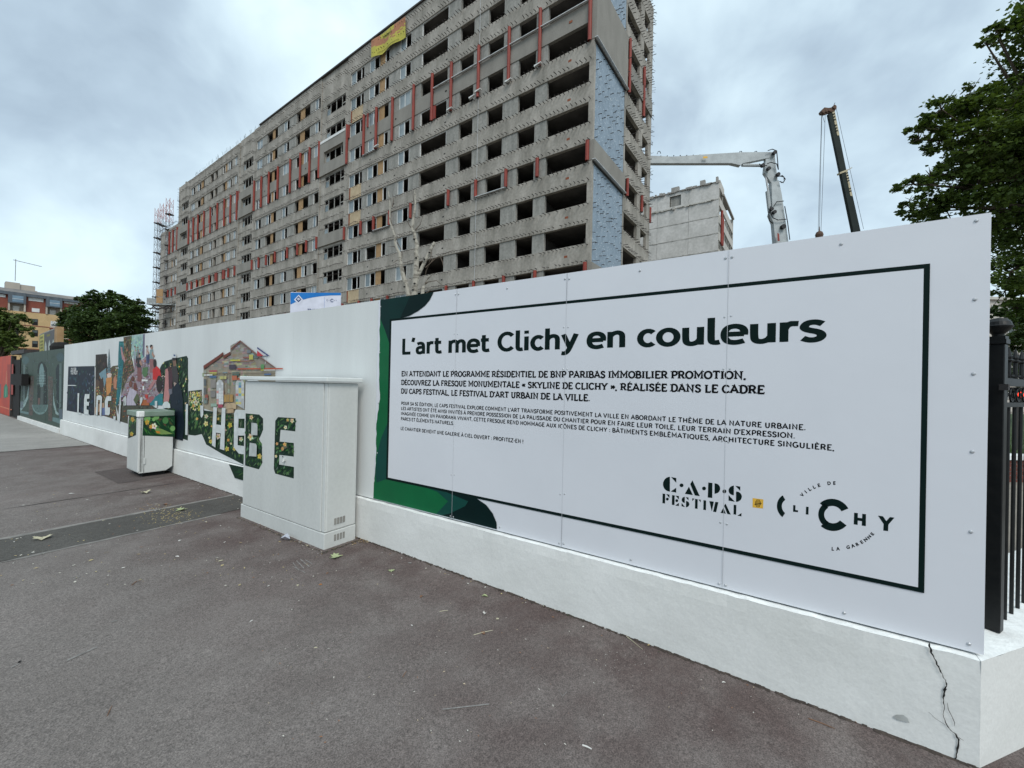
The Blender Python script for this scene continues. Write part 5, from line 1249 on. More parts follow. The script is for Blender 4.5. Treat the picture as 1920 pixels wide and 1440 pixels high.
# ================================================================== second wing beyond, end wall laid bare
c2 = gnd = None
D2 = 68.0
rr = ray(1343.5, 600); P2 = rr / rr[1] * D2
WF = Frame(P2[0], P2[1], TB)
wing = WF.empty('stripped_wing'); tag(wing, 'pale bare end wall and windowed side of a half demolished wing behind the crane arm', 'building')
m_bare = M('bare_party_wall', (.56, .55, .53), (.44, .435, .415), .95, .5, 9, (1, 1, .7), fine=.10, fscale=2.5)  # pale wall, lightened further so its colour carries the airborne haze
m_bside = M('dust_hazed_concrete', (.50, .485, .45), (.38, .37, .34), .95, .8, 8, fine=.1, fscale=4)  # dust haze in the air is put into this lightened concrete tone
m_rough = M('broken_concrete', (.36, .35, .33), (.22, .21, .195), .95, 5)
flo = 2.86; top = WF.on(1343, 341, 0)[2]
rw = random.Random(21)
z = top; rows = []
for k in range(12):
    z1 = top - k * flo; z0 = z1 - flo
    segs = [0, 4.7, 10.0, 16.2, 24] 
    for a, b in zip(segs[:-1], segs[1:]):
        if k == 0 and a == 4.7:
            for q_ in ((4.7, 6.0, z0, z1), (7.9, 10.0, z0, z1), (6.0, 7.9, z0, z0 + .35), (6.0, 7.9, z1 - .7, z1)): MB().box(0, .2, q_[0] + .01, q_[1] - .0, q_[2] + .02, q_[3] - .03).build('wall_panel', m_bare, wing)
        else: MB().box(0 + rw.uniform(0, .02), .2, a + .02, b - .02, z0 + .03, z1 - .03).build('wall_panel', m_bare, wing)
    mb = MB(); y = 0
    while y < 24:
        st = rw.uniform(.25, .8); d = rw.uniform(.02, .18) * (2.4 if k < 2 else .35); h = rw.uniform(.05, .18) * (1.7 if k < 2 else .45)
        mb.box(-d, .19, y, y + st * .96, z1 - .04 - h * rw.uniform(.3, 1), z1 - .04 + h * rw.uniform(.2, .9)); y += st
    mb.build('broken_slab_edge', m_rough if k < 1 else m_bside, wing)
MB().box(.25, 12, .1, 24, top - .4, top - .1).build('roof_slab', m_rough, wing)
for y, h, w in ((0.2, .9, .35), (2.2, .9, .8), (6.4, .9, 1.3)): MB().box(.1, .7, y, y + w, top, top + h).build('roof_stub', m_rough, wing)
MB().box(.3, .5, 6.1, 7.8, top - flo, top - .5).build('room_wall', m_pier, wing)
# side facade receding to the right (local Y = 0)
for k in range(12):
    z1 = top - k * flo + .25; L_ = 15.5 if k > 0 else 4.2
    MB().box(.1, L_, -.12, .1, z1 - 1.4, z1).build('spandrel_band', m_bside, wing)
    x = .15
    while x < L_ - .5:
        w_ = rw.choice((.35, .3, .5)); o_w = rw.choice((1.9, 2.3, 2.6))
        MB().box(x, x + w_, -.06, .1, z1 - flo + .0, z1 - 1.4).build('pier', m_pier, wing); x += w_ + o_w
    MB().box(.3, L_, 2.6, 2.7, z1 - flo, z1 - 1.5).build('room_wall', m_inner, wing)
for x, h0, h1 in ((1.6, 3.2, 9), (2.6, 4.2, 9)): mb = MB(); mb.tube([(x, -.25, top - h1 - 1), (x, -.25, top - h0 - 1.2)], .2, 10); mb.build('tube_fin', m_red, wing)
MB().box(3.2, 15.5, -.3, .1, top - 1.2, top - .9).build('coping', m_rough, wing)
MB().box(15.5, 15.7, -.1, 9, 0, top - 1).build('rear_wall', m_bside, wing)

# ================================================================== helper: vertical plane facing the street camera at depth D
class VP:
    def __init__(s, D): s.D = D
    def __call__(s, px, py, d=0.0):
        r_ = ray(px, py); t = (s.D + d) / r_[1]; return np.array([r_[0] * t, s.D + d, EYE + r_[2] * t])
def root(name, loc, label, cat, group=None):
    e = bpy.data.objects.new(name, None); COL.objects.link(e); e.location = loc; e.empty_display_size = .3
    return tag(e, label, cat, group)
# ---- high reach demolition arm
v = VP(46.0); z4_ = zz(1180, 160, 3.6923); zh = zz(1400, 270, 7.58)
m_arm = M('arm_grey_paint', (.42, .46, .47), (.32, .35, .36), .5, 1.2, 6, fine=.05, fscale=8)
m_hose = M('hydraulic_hose', (.02, .02, .022), None, .6)
b0 = v(*zh(480, 1380)); AO = (b0[0], 46.0, 0); arm = root('demolition_arm', AO, 'tall grey jointed hydraulic arm of a demolition machine, bent over beside the stripped block', 'excavator')
def slabv(pts, zf, d0, d1, name, mat, par, off, vv=None):
    vv = vv or v; mb = MB(off); mb.prism([vv(*zf(*p)) + np.array([0, d0, 0]) for p in pts], (0, d1 - d0, 0)); return mb.build(name, mat, par, bevel=0)
slabv([(60, 500), (100, 492), (300, 500), (560, 482), (760, 470), (980, 468), (1003, 480), (1000, 500), (780, 545), (765, 560), (700, 545), (120, 545), (-60, 552), (-60, 505)], z4_, -.2, .3, 'upper_boom', m_arm, arm, AO)
slabv([(940, 505), (960, 485), (1000, 478), (1015, 610), (1022, 670), (1000, 690), (985, 690), (930, 610), (935, 560)], z4_, -.15, .25, 'boom_joint', m_arm, arm, AO)
slabv([(975, 680), (1025, 665), (1045, 760), (1070, 930), (1092, 1090), (1100, 1200), (1000, 1200), (1000, 1085), (990, 960), (965, 900), (980, 850)], z4_, -.25, .3, 'lower_boom', m_arm, arm, AO)
bb = v(*z4_(1050, 1190)); MB(AO).hexa([(bb[0] - 1.0, 45.4, 0), (bb[0] + 1.2, 45.4, 0), (bb[0] + 1.2, 46.6, 0), (bb[0] - 1.0, 46.6, 0), (bb[0] - .6, 45.8, bb[2]), (bb[0] + .55, 45.8, bb[2]), (bb[0] + .55, 46.25, bb[2]), (bb[0] - .6, 46.25, bb[2])]).build('mast_foot', m_arm, arm)
def tv(pts, zf, r_, name, mat, par, off, d=0.0, vv=None, n=8):
    vv = vv or v; mb = MB(off); mb.tube([vv(*zf(*p)) + np.array([0, d, 0]) for p in pts], r_, n); return mb.build(name, mat, par)
tv([(780, 553), (930, 555)], z4_, .17, 'hydraulic_ram', m_arm, arm, AO); tv([(925, 556), (960, 560)], z4_, .12, 'ram_rod', m_alu, arm, AO)
tv([(942, 615), (962, 740)], z4_, .09, 'ram_rod', m_alu, arm, AO); tv([(955, 735), (972, 880)], z4_, .2, 'hydraulic_ram', m_arm, arm, AO)
for pts in ([(1000, 650), (1040, 640), (1060, 665), (1045, 690), (1020, 680)], [(1005, 640), (1050, 650), (1052, 680), (1030, 690)], [(955, 860), (945, 900), (950, 950), (975, 968)], [(960, 850), (950, 880), (975, 930), (1010, 945), (1065, 940)], [(940, 470), (970, 460), (1000, 470), (1012, 600)], [(880, 560), (900, 575), (935, 572)], [(980, 850), (1000, 820), (1048, 815)], [(935, 560), (960, 550), (1000, 560), (1012, 600)], [(1055, 850), (1075, 960), (1090, 1080)]):
    tv(pts, z4_, .05, 'hose', m_hose, arm, AO, d=-.5, n=5)
for c in ((1046, 990), (946, 592), (905, 570), (1010, 632), (985, 484), (985, 890), (965, 870)): tv([c, (c[0] + .1, c[1])], z4_, .22, 'pin', m_hose, arm, AO, d=-.45) if 0 else MB(AO).tube([v(*z4_(*c)) + np.array([0, -.62, 0]), v(*z4_(*c)) + np.array([0, -.3, 0])], .2 if c[0] != 1046 else .26, 10).build('pin', m_hose, arm)
for x in (770, 875, 205): tv([(x - 12, 475), (x - 6, 458), (x + 6, 456), (x + 12, 472)], z4_, .04, 'lifting_eye', m_hose, arm, AO, n=5)
slabv([(498, 508), (527, 507), (527, 520), (498, 521)], z4_, -.47, -.452, 'yellow_plate', m_yellow, arm, AO)
slabv([(1002, 1035), (1014, 1040), (1018, 1090), (1004, 1090)], z4_, -.57, -.552, 'warning_mark', m_red, arm, AO)
for i in range(14): tv([(1078 + i * .6, 960 + i * 9), (1086 + i * .6, 960 + i * 9)], z4_, .03, 'rung', m_hose, arm, AO, n=4)
for i in range(16):
    x = 170 + i * 45; tv([(x, 493 - i * 1.3), (x + 5, 491 - i * 1.3)], z4_, .06, 'bolt', m_hose, arm, AO, n=5)

# ---- telescopic crane boom
v2 = VP(58.0); zk = zz(1500, 180, 5.336)
m_boom = M('dark_green_boom', (.016, .024, .021), (.010, .015, .014), .55, .8, spec=.15)
m_cream = M('cream_marking', (.48, .42, .27), (.3, .26, .18), .6, 3)
kb = v2(*zk(560, 1345)); KO = (kb[0], 58.0, 0); kr = root('crane_boom', KO, 'dark telescopic crane boom leaning left above the hoarding', 'crane')
sl = lambda pts, d0, d1, nm, mt_: slabv(pts, zk, d0, d1, nm, mt_, kr, KO, v2)
sl([(286, 178), (345, 150), (465, 745), (408, 768)], 0, .36, 'inner_section', m_boom); sl([(410, 768), (468, 745), (636, 1500), (562, 1500)], -.05, .40, 'outer_section', m_boom)
ft = v2(*zk(595, 1490)); MB(KO).hexa([(ft[0] + 4.5, 57.3, 0), (ft[0] + 6.3, 57.3, 0), (ft[0] + 6.3, 58.7, 0), (ft[0] + 4.5, 58.7, 0), (ft[0] - .62, 57.38, ft[2]), (ft[0] + .6, 57.38, ft[2]), (ft[0] + .6, 58.62, ft[2]), (ft[0] - .62, 58.62, ft[2])]).build('base_section', m_boom, kr)
sl([(390, 768), (470, 738), (474, 752), (395, 784)], -.12, .4, 'collar', m_cream); sl([(322, 160), (346, 150), (395, 395), (372, 395)], -.03, -.01, 'marking', m_cream); sl([(452, 755), (470, 748), (522, 1005), (500, 1000)], -.08, -.06, 'marking', m_cream)
for i in range(7): sl([(326 + i * 5, 180 + i * 28), (344 + i * 5, 172 + i * 28), (347 + i * 5, 184 + i * 28), (330 + i * 5, 192 + i * 28)], -.06, -.04, 'lettering_stripe', m_boom) if i != 3 else None
for i in range(8): sl([(456 + i * 5, 770 + i * 26), (474 + i * 5, 764 + i * 26), (476 + i * 5, 775 + i * 26), (458 + i * 5, 781 + i * 26)], -.11, -.09, 'lettering_stripe', m_boom) if i not in (4, 5) else None
m_rust = M('rusty_sheave', (.13, .07, .045), (.06, .04, .03), .8, 4)
sl([(208, 150), (240, 118), (300, 125), (355, 98), (362, 125), (345, 152), (240, 185), (208, 178)], -.1, .3, 'boom_head', m_rust)
for c in ((225, 160), (255, 150), (335, 118), (290, 145)): MB(KO).tube([v2(*zk(*c)) + np.array([0, -.25, 0]), v2(*zk(*c)) + np.array([0, .4, 0])], .26, 12).build('sheave', m_rust, kr)
tv([(335, 100), (350, 68)], zk, .04, 'antenna', m_hose, kr, KO, vv=v2, n=4); tv([(470, 745), (520, 716)], zk, .05, 'cable_guide', m_cream, kr, KO, vv=v2, n=5)
for pts in ([(216, 185), (200, 700), (182, 1350)], [(220, 185), (207, 700), (195, 1350)], [(252, 185), (238, 600), (210, 1350)], [(362, 120), (430, 430), (636, 1330)], [(222, 190), (245, 262)]): tv(pts, zk, .028, 'cable', m_hose, kr, KO, vv=v2, n=4)
mb = MB(KO); c = v2(*zk(193, 1385)); mb.lathe([(.05, c[2] + 1.1), (.08, c[2] + .5), (.38, c[2] + .3), (.5, c[2] - .05), (.42, c[2] - .45), (.1, c[2] - .7)], (c[0], c[1]), 12); mb.build('hook_block', m_rust, kr)
mb = MB(KO); mb.tube([(c[0], c[1], c[2] - .6), (c[0], c[1], c[2] - 1.2), (c[0] + .25, c[1], c[2] - 1.5), (c[0] + .35, c[1], c[2] - 1.2)], .06, 6); mb.build('hook', m_rust, kr)

# ================================================================== climbing masts and platform at the far end of the block
m_mast = M('mast_steel', (.20, .20, .21), (.12, .12, .13), .6, 4); m_mastr = M('mast_red', (.40, .13, .11), (.3, .1, .09), .6, 4)
def mast(px, ptop, pbot, D, w, label, redn):
    v_ = VP(D); zt = v_(px, ptop)[2]; x = x2 = v_(px, ptop)[0]; O = (x2, D, 0)
    xx = lambda z_: x2 + (x - x2) * 1.0
    t = root('climbing_mast', O, label, 'scaffold mast', 'lattice masts at the end of the block')
    n = int(zt / 1.5) ; hs = zt / n
    secs = {}
    for k in range(n):
        rdm = k >= n - redn
        if rdm not in secs:
            mb = MB(); r_ = .036
            for dx in (0, w):
                for dy in (0, w): mb.tube([(dx, dy, 0), (dx, dy, hs)], r_, 4, cap=False)
            for a, b in (((0, 0), (w, 0)), ((w, 0), (w, w)), ((w, w), (0, w)), ((0, w), (0, 0))):
                mb.tube([(a[0], a[1], 0.05), (b[0], b[1], hs - .05)], r_ * .7, 4, cap=False); mb.tube([(a[0], a[1], .02), (b[0], b[1], .02)], r_ * .8, 4, cap=False)
                mb.tube([(b[0], b[1], .05), (a[0], a[1], hs / 2)], r_ * .5, 4, cap=False)
            secs[rdm] = mb.mesh('mast_section', m_mastr if rdm else m_mast)
        inst('mast_section', secs[rdm], t, (0, 0, k * hs))
    for k in range(2, n, 2):
        if k < n - 1: MBc = MB(); MBc.box(-.12, w + .12, -.1, w + .1, k * hs - .09, k * hs + .06); MBc.build('collar', m_dark, t)
    return t
mast(290.5, 390, (290.5, 640), 84, .72, 'leftmost of the three slim lattice masts by the end of the grey block', 2)
mast(300, 381, (300, 640), 86, .78, 'middle one of the three slim lattice masts, just left of the block end', 2)
mast(311.5, 371, (311.5, 640), 80, .8, 'tallest and rightmost of the three lattice masts, standing before the block end', 3)
v3 = VP(78); PO3 = tuple(v3(300, 585)); pf = root('work_platform', PO3, 'steel work platform with yellow plywood sheets hanging on the lattice masts', 'platform')
def bx(x0, y0, x1, y1, d0, d1, nm, mt_): a, b = v3(x0, y0), v3(x1, y1); MB(PO3).box(a[0], b[0], 78 + d0, 78 + d1, b[2], a[2]).build(nm, mt_, pf)
m_galv = M('galvanised', (.33, .35, .35), (.22, .24, .24), .5, 3)
bx(285, 571, 331, 574, -1.2, 1.0, 'deck', m_galv); 
for x, y0, y1 in ((304.5, 545, 559), (304.0, 560, 571)): bx(x, y0, x + 11.5, y1, -1.3, -1.2, 'plywood_sheet', m_wood)
bx(287, 562, 302, 571, -1.25, -1.2, 'guard_mesh', m_galv)
for x in range(286, 332, 5): bx(x, 561, x + .5, 571, -1.22, -1.15, 'guard_post', m_galv)
for y in (561.5, 566): bx(286, y, 331, y + .5, -1.22, -1.16, 'guard_rail', m_galv)
for a, b in (((290, 582), (302, 572)), ((302, 582), (292, 572)), ((302, 572), (318, 582)), ((318, 582), (330, 574)), ((286, 580), (330, 580)), ((303, 583), (325, 574))): mb = MB(PO3); mb.tube([v3(*a) + np.array([0, -1, 0]), v3(*b) + np.array([0, -1, 0])], .1, 5); mb.build('brace', m_dark, pf)

# ================================================================== blue and white site sign behind the hoarding
SD = 12.0; vs_ = VP(SD); zg_ = zz(540, 540, 17.4545)
a, b = vs_(544.8, 548.6), vs_(639.2, 549.4); SGO = ((a[0] + b[0]) / 2, SD, 0)
sg = root('site_sign', SGO, 'blue and white construction site sign rising behind the white hoarding', 'sign')
zb0 = 2.35
def sp(x, y, d=0): return vs_(*zg_(x, y), 0) + np.array([0, -d, 0])
bl = sp(85, 150); br = sp(1732, 155)
mb = MB(SGO); mb.box(bl[0], br[0], SD, SD + .03, zb0, (bl[2] + br[2]) / 2); m_sw = M('sign_white', (.66, .68, .78), None, .4); mb.build('sign_board', m_sw, sg)
m_sb = M('sign_blue', (.01, .17, .52), None, .4); m_navy = M('sign_navy', (.02, .05, .16), None, .4)
for x in (bl[0] + .1, br[0] - .15): MB(SGO).box(x, x + .07, SD + .032, SD + .1, 0, 4.0).build('post', m_galv, sg)
P_ = lambda pts, d, nm, mt_: MB(SGO).poly([sp(*p, d) for p in pts]).build(nm, mt_, sg)
P_([(86, 152), (1731, 157), (1731, 240), (1400, 243), (1150, 262), (900, 292), (650, 340), (400, 410), (220, 475), (86, 540)], .004, 'blue_band', m_sb)
P_([(352, 222), (497, 380), (365, 560), (200, 385)], .006, 'diamond', m_sw); P_([(348, 262), (442, 378), (350, 470), (252, 375)], .008, 'diamond', m_navy); P_([(348, 312), (410, 375), (385, 392), (348, 352), (312, 388), (290, 372)], .010, 'diamond_roof', m_sw); P_(arcp(350, 390, 20, 22, 0, 345, 10), .010, 'dot', m_sw)
P_([(1190, 285), (1196, 285), (1196, 800), (1190, 800)], .005, 'divider', m_sb)
mb = MB(SGO)
for i in range(14):
    a0_, a1_ = 35 + 290 * i / 14, 35 + 290 * (i + 1) / 14; f2 = lambda r_, a_: sp(1445 + r_ * math.cos(R(a_)), 410 - r_ * math.sin(R(a_)) * 1.1, .006)
    mb.poly([f2(32, a0_), f2(54, a0_), f2(54, a1_), f2(32, a1_)])
for i in range(6):
    a0_, a1_ = 125 + 110 * i / 6, 125 + 110 * (i + 1) / 6; f2 = lambda r_, a_: sp(1310 + r_ * math.cos(R(a_)), 402 - r_ * math.sin(R(a_)) * 1.1, .006); mb.poly([f2(28, a0_), f2(42, a0_), f2(42, a1_), f2(28, a1_)])
mb.build('town_logo', m_navy, sg)
sgf = lambda x, y: sp(x, y, .006)
def sg_text(t_, x0, x1, yb, cap, w, mt_): text_on(lambda x, z_: sp(x, yb - z_, .006), t_, x0, x1, 0, cap, w, 'lettering', mt_, sg, SGO)
sg_text('LI', 1330, 1365, 415, 18, .01, m_navy); sg_text('H', 1500, 1528, 425, 30, .02, m_navy); sg_text('Y', 1565, 1600, 428, 34, .02, m_navy)
sg_text('TRAVAUX', 640, 1180, 790, 110, .02, m_navy)

# ================================================================== poster board above the green hoarding
PF_ = 3.3; zp_ = zz(60, 600, 20.57); pa = FF.on(*zp_(290, 590), PF_); pc = FF.on(*zp_(905, 330), PF_)
PBO = (PF_, (pa[1] + pc[1]) / 2, 1.0); pbd = FF.empty('poster_board', PBO); tag(pbd, 'wooden framed poster board with yellow strip and white shapes above the green hoarding', 'poster board')
pp = lambda x, y, d=0: (PF_ - d,) + tuple(FF.on(*zp_(x, y), PF_)[1:])
tl_, tr_, br_, bl_ = pp(290, 585), pp(905, 330), pp(905, 1500), pp(290, 1500)
mb = MB(PBO); mb.prism([tl_, tr_, (PF_, tr_[1], .3), (PF_, tl_[1], .3)], (.12, 0, 0)); mb.build('board', m_green_dark, pbd)
PP = lambda pts, d, nm, mt_: MB(PBO).poly([pp(*p, d) for p in pts]).build(nm, mt_, pbd)
m_py = M('poster_yellow', (.40, .38, .09), (.3, .28, .06), .6, 3); m_pw = M('poster_white', (.38, .43, .40), None, .6); m_pd = M('poster_dark', (.05, .06, .06), (.08, .07, .075), .6, 4); m_olive = M('poster_olive', (.15, .14, .02), None, .6)
PP([(300, 600), (475, 528), (475, 1500), (300, 1500)], .004, 'yellow_strip', m_py); PP([(478, 525), (905, 345), (905, 1500), (478, 1500)], .004, 'dark_field', m_pd)
for y in (650, 800, 930, 1050, 1185): PP([(325, y + 10), (435, y - 30), (435, y + 50), (325, y + 90)], .006, 'olive_block', m_olive)
for x, yt, yb_ in ((535, 810, 1290), (680, 760, 1275), (828, 725, 1255)): PP([(x, yt), (x + 28, yt + 120), (x + 42, yt + 220), (x + 38, yb_), (x - 35, yb_), (x - 42, yt + 260), (x - 30, yt + 140)], .006, 'white_shape', m_pw)
PP([(575, 565), (708, 530), (706, 615), (578, 655)], .006, 'olive_block', m_olive); PP([(290, 560), (905, 300), (905, 345), (290, 600)], .005, 'top_strip', m_pier)
MB(PBO).box(PF_ - .02, PF_ + .14, tr_[1] - .35, tr_[1], .3, tr_[2] + .05).build('timber_edge', m_wood, pbd)
MB(PBO).box(PF_ + .13, PF_ + .23, tl_[1] - 1, tl_[1] - .9, 0, 3).build('post', m_dark, pbd); MB(PBO).box(PF_ + .13, PF_ + .23, tr_[1] + .4, tr_[1] + .5, 0, 3).build('post', m_dark, pbd)
bq = FF.on(*zp_(1120, 1100), 3.0); fl = MB((3.0, bq[1], bq[2])); fl.lathe([(.01, bq[2] + .2), (.16, bq[2] + .17), (.24, bq[2] + .05), (.22, bq[2] - .18), (.05, bq[2] - .22)], (3.0, bq[1]), 12); fl.box(2.97, 3.03, bq[1] - .03, bq[1] + .03, 0, bq[2] - .2)
o = fl.build('covered_lamp', m_gap); o.location = FF.w((3.0, bq[1], bq[2])); o.rotation_euler = (0, 0, TF); tag(o, 'black round covered lamp peeking over the hoarding left of the white mural', 'lamp')
# ================================================================== far left apartment house
r0 = ray(60, 700); P0 = r0 / r0[1] * 100.0
AF = Frame(P0[0], P0[1], TB + math.pi / 2)
ap = AF.empty('apartment_house'); tag(ap, 'tan and red brick apartment house with grey zinc roof windows, at the far left', 'building')
m_tanb = M('tan_brick', (.50, .36, .19), (.42, .30, .155), .9, .5, 6, fine=.08, fscale=6); m_redb = M('red_brick', (.23, .075, .05), (.18, .055, .04), .9, .5, fine=.08, fscale=8)
m_zinc = M('zinc_cladding', (.10, .12, .14), (.07, .085, .10), .5, .4, stretch=(1, 6, .2)); m_roofg = M('roof_grey', (.12, .12, .12), (.22, .20, .18), .7, .3)
m_beige = M('beige_render', (.42, .38, .32), (.34, .31, .27), .9, .3); m_shut = M('white_shutter', (.62, .64, .63), (.5, .52, .52), .6, 1)
m_sglass = M('sky_glass', (.20, .30, .38), (.12, .18, .24), .12, .3); m_dglass = M('dark_glass', (.05, .065, .07), (.10, .12, .12), .15, .5)
z8_ = lambda x, y: (x / 8, 480 + y / 8)
def ar(x0, y0, x1, y1, d0, d1, nm, mt_, par=ap):
    a = AF.on(*z8_(x0, y0), min(d0, 0)); b = AF.on(*z8_(x1, y1), min(d0, 0)); return MB().box(d0, d1, b[1], a[1], b[2], a[2]).build(nm, mt_, par)
def azc(y, x): return AF.on(*z8_(x, y), 0)[2]
yl, yr = AF.on(-40, 640, 0)[1], AF.on(190, 640, 0)[1]
zt1 = azc(812, 120); zt2 = azc(560, 385)
MB().box(0, 14, yr, yl, -1, zt1).build('tan_wall', m_tanb, ap)
for z_ in (zt1 - 3.3, zt1 - 8.9, zt1 - 14.5): MB().box(-.06, 0, yr, yl, z_, z_ + .18).build('string_course', m_redb, ap)
for xa, xb in ((-200, 118), (388, 686), (930, 1200)): 
    a, b = AF.on(*z8_(xa, 700), 0)[1], AF.on(*z8_(xb, 700), 0)[1]; MB().box(.3, 12, b, a, zt1, zt2 - .5).build('red_brick_wall', m_redb, ap)
    MB().box(-.35, .29, b, a, zt2 - .75, zt2 - .08).build('eave', m_zinc, ap)
for xa, xb in ((118, 388), (686, 930)):
    a, b = AF.on(*z8_(xa, 700), 0)[1], AF.on(*z8_(xb, 700), 0)[1]
    MB().box(1.2, 12, b, a, zt1, zt2 - .3).build('recess', m_beige, ap); MB().box(-.45, 1.1, b, a, zt1 + 1.85, zt2 - .05).build('zinc_bay', m_zinc, ap)
    for y in (a - .3, b + .02): MB().box(-.2, 1.1, y, y + .28, zt1, zt1 + 1.85).build('balcony_post', m_beige, ap)
    MB().box(1.0, 1.15, b + .9, a - .8, zt1 + .1, zt1 + 1.3).build('roller_shutter', m_shut, ap)
    c = (a + b) / 2; f_ = MB().box(-.5, -.44, c - .95, c + .75, zt1 + 2.1, zt1 + 3.6).build('roof_window', m_sglass, ap)
    MB().box(-.52, -.5, c - .95, c + .75, zt1 + 2.8, zt1 + 2.88).build('glazing_bar', m_shut, f_)
for q_ in ((430, 610, 655, 692), (480, 778, 594, 846), (-60, 560, 85, 620), (965, 680, 1170, 730)): ar(*q_, .22, .3, 'roller_shutter', m_shut)
mb = MB(); mb.hexa([(-.4, yr, zt2 - .1), (13, yr, zt2 - .1), (13, yl, zt2 - .1), (-.4, yl, zt2 - .1), (2.2, yr, zt2 + 1.0), (11, yr, zt2 + 1.0), (11, yl, zt2 + 1.0), (2.2, yl, zt2 + 1.0)]); rf = mb.build('roof', m_roofg, ap)
def abox(x0, y0, x1, y1, d, nm, mt_):
    a = AF.on(*z8_(x0, y0), d); b = AF.on(*z8_(x1, y1), d); return MB().box(d, d + 3, b[1], a[1], zt2 - .2, a[2]).build(nm, mt_, rf)
abox(85, 378, 300, 500, 3, 'lift_housing', m_beige); abox(300, 425, 528, 500, 3.2, 'lift_housing', m_beige); abox(505, 520, 560, 560, 3.1, 'chimney', m_beige)
ah = AF.on(*z8_(228, 375), 3.5); at_ = AF.on(*z8_(237, 45), 3.5)
mb = MB(); mb.tube([(3.5, ah[1], ah[2]), (3.5, at_[1], at_[2])], .07, 5); mb.tube([(3.5, at_[1] + .4, at_[2] - .3), (3.5, at_[1] - 4.2, at_[2] - .8)], .07, 4)
for k in range(5): mb.tube([(3.1, at_[1] - .6 - k * .8, at_[2] - .45 - .1 * k), (3.9, at_[1] - .6 - k * .8, at_[2] - .45 - .1 * k)], .03, 4)
mb.build('roof_aerial', m_galv, rf)
def awin(x0, y0, x1, y1, big=False):
    a = AF.on(*z8_(x0, y0), 0); b = AF.on(*z8_(x1, y1), 0)
    w = MB().box(-.03, .05, b[1], a[1], b[2], a[2]).build('window', m_dark if not big else m_shut, ap)
    MB().box(-.05, -.03, b[1] + .12, a[1] - .12, b[2] + (.9 if not big else .2), a[2] - (.12 if not big else .8)).build('pane', m_dglass, w)
    if not big: MB().box(-.06, -.03, b[1] + .1, a[1] - .1, b[2] + .08, b[2] + .82).build('rail', m_gap, w)
for y in (940, 1105, 1270, 1435): awin(482, y, 568, y + 103)
for y in (940, 1110, 1275): awin(200, y, 280, y + 100)
for y in (975, 1130, 1310): 
    awin(760, y, 925, y + 95, True); a = AF.on(*z8_(740, y + 100), 0); b = AF.on(*z8_(1130, y + 150), 0)
    MB().box(-1.2, -.01, b[1], a[1], b[2], a[2]).build('balcony', m_redb, ap); MB().box(-1.25, -1.2, b[1] - .1, a[1] + .1, a[2], a[2] + .08).build('balcony_rail', m_shut, ap)

# ================================================================== trees
def leaf_cloud(clumps, n, size, seed, flat=.75, hollow=.35):
    """small folded leaves spread through every clump; clump = (x, y, z, radius[, squash])"""
    rg = np.random.default_rng(seed); cl = np.array([c[:4] for c in clumps]); sq = np.array([c[4] if len(c) > 4 else flat for c in clumps])
    w = cl[:, 3] ** 2.2; cnt = (n * w / w.sum()).astype(int); V = []; tot = 0; ex = []
    for c, k, s_ in zip(cl, cnt, sq):
        # secondary clusters (twigs) inside the clump so that its outline is uneven
        m_ = max(6, int(k / 38)); d = rg.normal(size=(m_, 3)); d /= np.linalg.norm(d, axis=1)[:, None]
        rr_ = c[3] * (hollow + (1 - hollow) * rg.random(m_) ** .5) * rg.uniform(.75, 1.12, m_); tw = c[:3] + d * rr_[:, None] * np.array([1, 1, s_])
        idx = rg.integers(0, m_, k); off = rg.normal(size=(k, 3)) * c[3] * np.array([.15, .15, .09]); V.append(tw[idx] + off); ex.append(tw)
    P = np.concatenate(V); n_ = len(P)
    a = rg.normal(size=(n_, 3)); a[:, 2] *= .45; a /= np.linalg.norm(a, axis=1)[:, None]
    up = np.array([0, 0, 1.]) + rg.normal(size=(n_, 3)) * .55; b = np.cross(a, up); b /= np.linalg.norm(b, axis=1)[:, None] + 1e-9
    s_ = size * rg.uniform(.6, 1.3, n_)[:, None]; nn = np.cross(a, b)
    p0 = P - a * s_ * .5; p1 = P + b * s_ * .42 + nn * s_ * .1; p2 = P + a * s_ * .55 - nn * s_ * .08; p3 = P - b * s_ * .42 + nn * s_ * .1
    verts = np.stack([p0, p1, p2, p3], 1).reshape(-1, 3)
    tri = np.empty((n_ * 2, 3), int); i4 = np.arange(n_) * 4
    tri[0::2] = np.stack([i4, i4 + 1, i4 + 2], 1); tri[1::2] = np.stack([i4, i4 + 2, i4 + 3], 1)
    return verts, tri, np.concatenate(ex)
def np_mesh(name, V, Fc, mt_):
    me = bpy.data.meshes.new(name); me.vertices.add(len(V)); me.vertices.foreach_set('co', np.ascontiguousarray(V, dtype=np.float32).ravel())
    k = Fc.shape[1]; me.loops.add(Fc.size); me.loops.foreach_set('vertex_index', np.ascontiguousarray(Fc, dtype=np.int32).ravel())
    me.polygons.add(len(Fc)); me.polygons.foreach_set('loop_start', np.arange(0, Fc.size, k, dtype=np.int32)); me.polygons.foreach_set('loop_total', np.full(len(Fc), k, dtype=np.int32))
    me.materials.append(mt_); me.update(); me.validate(); return me
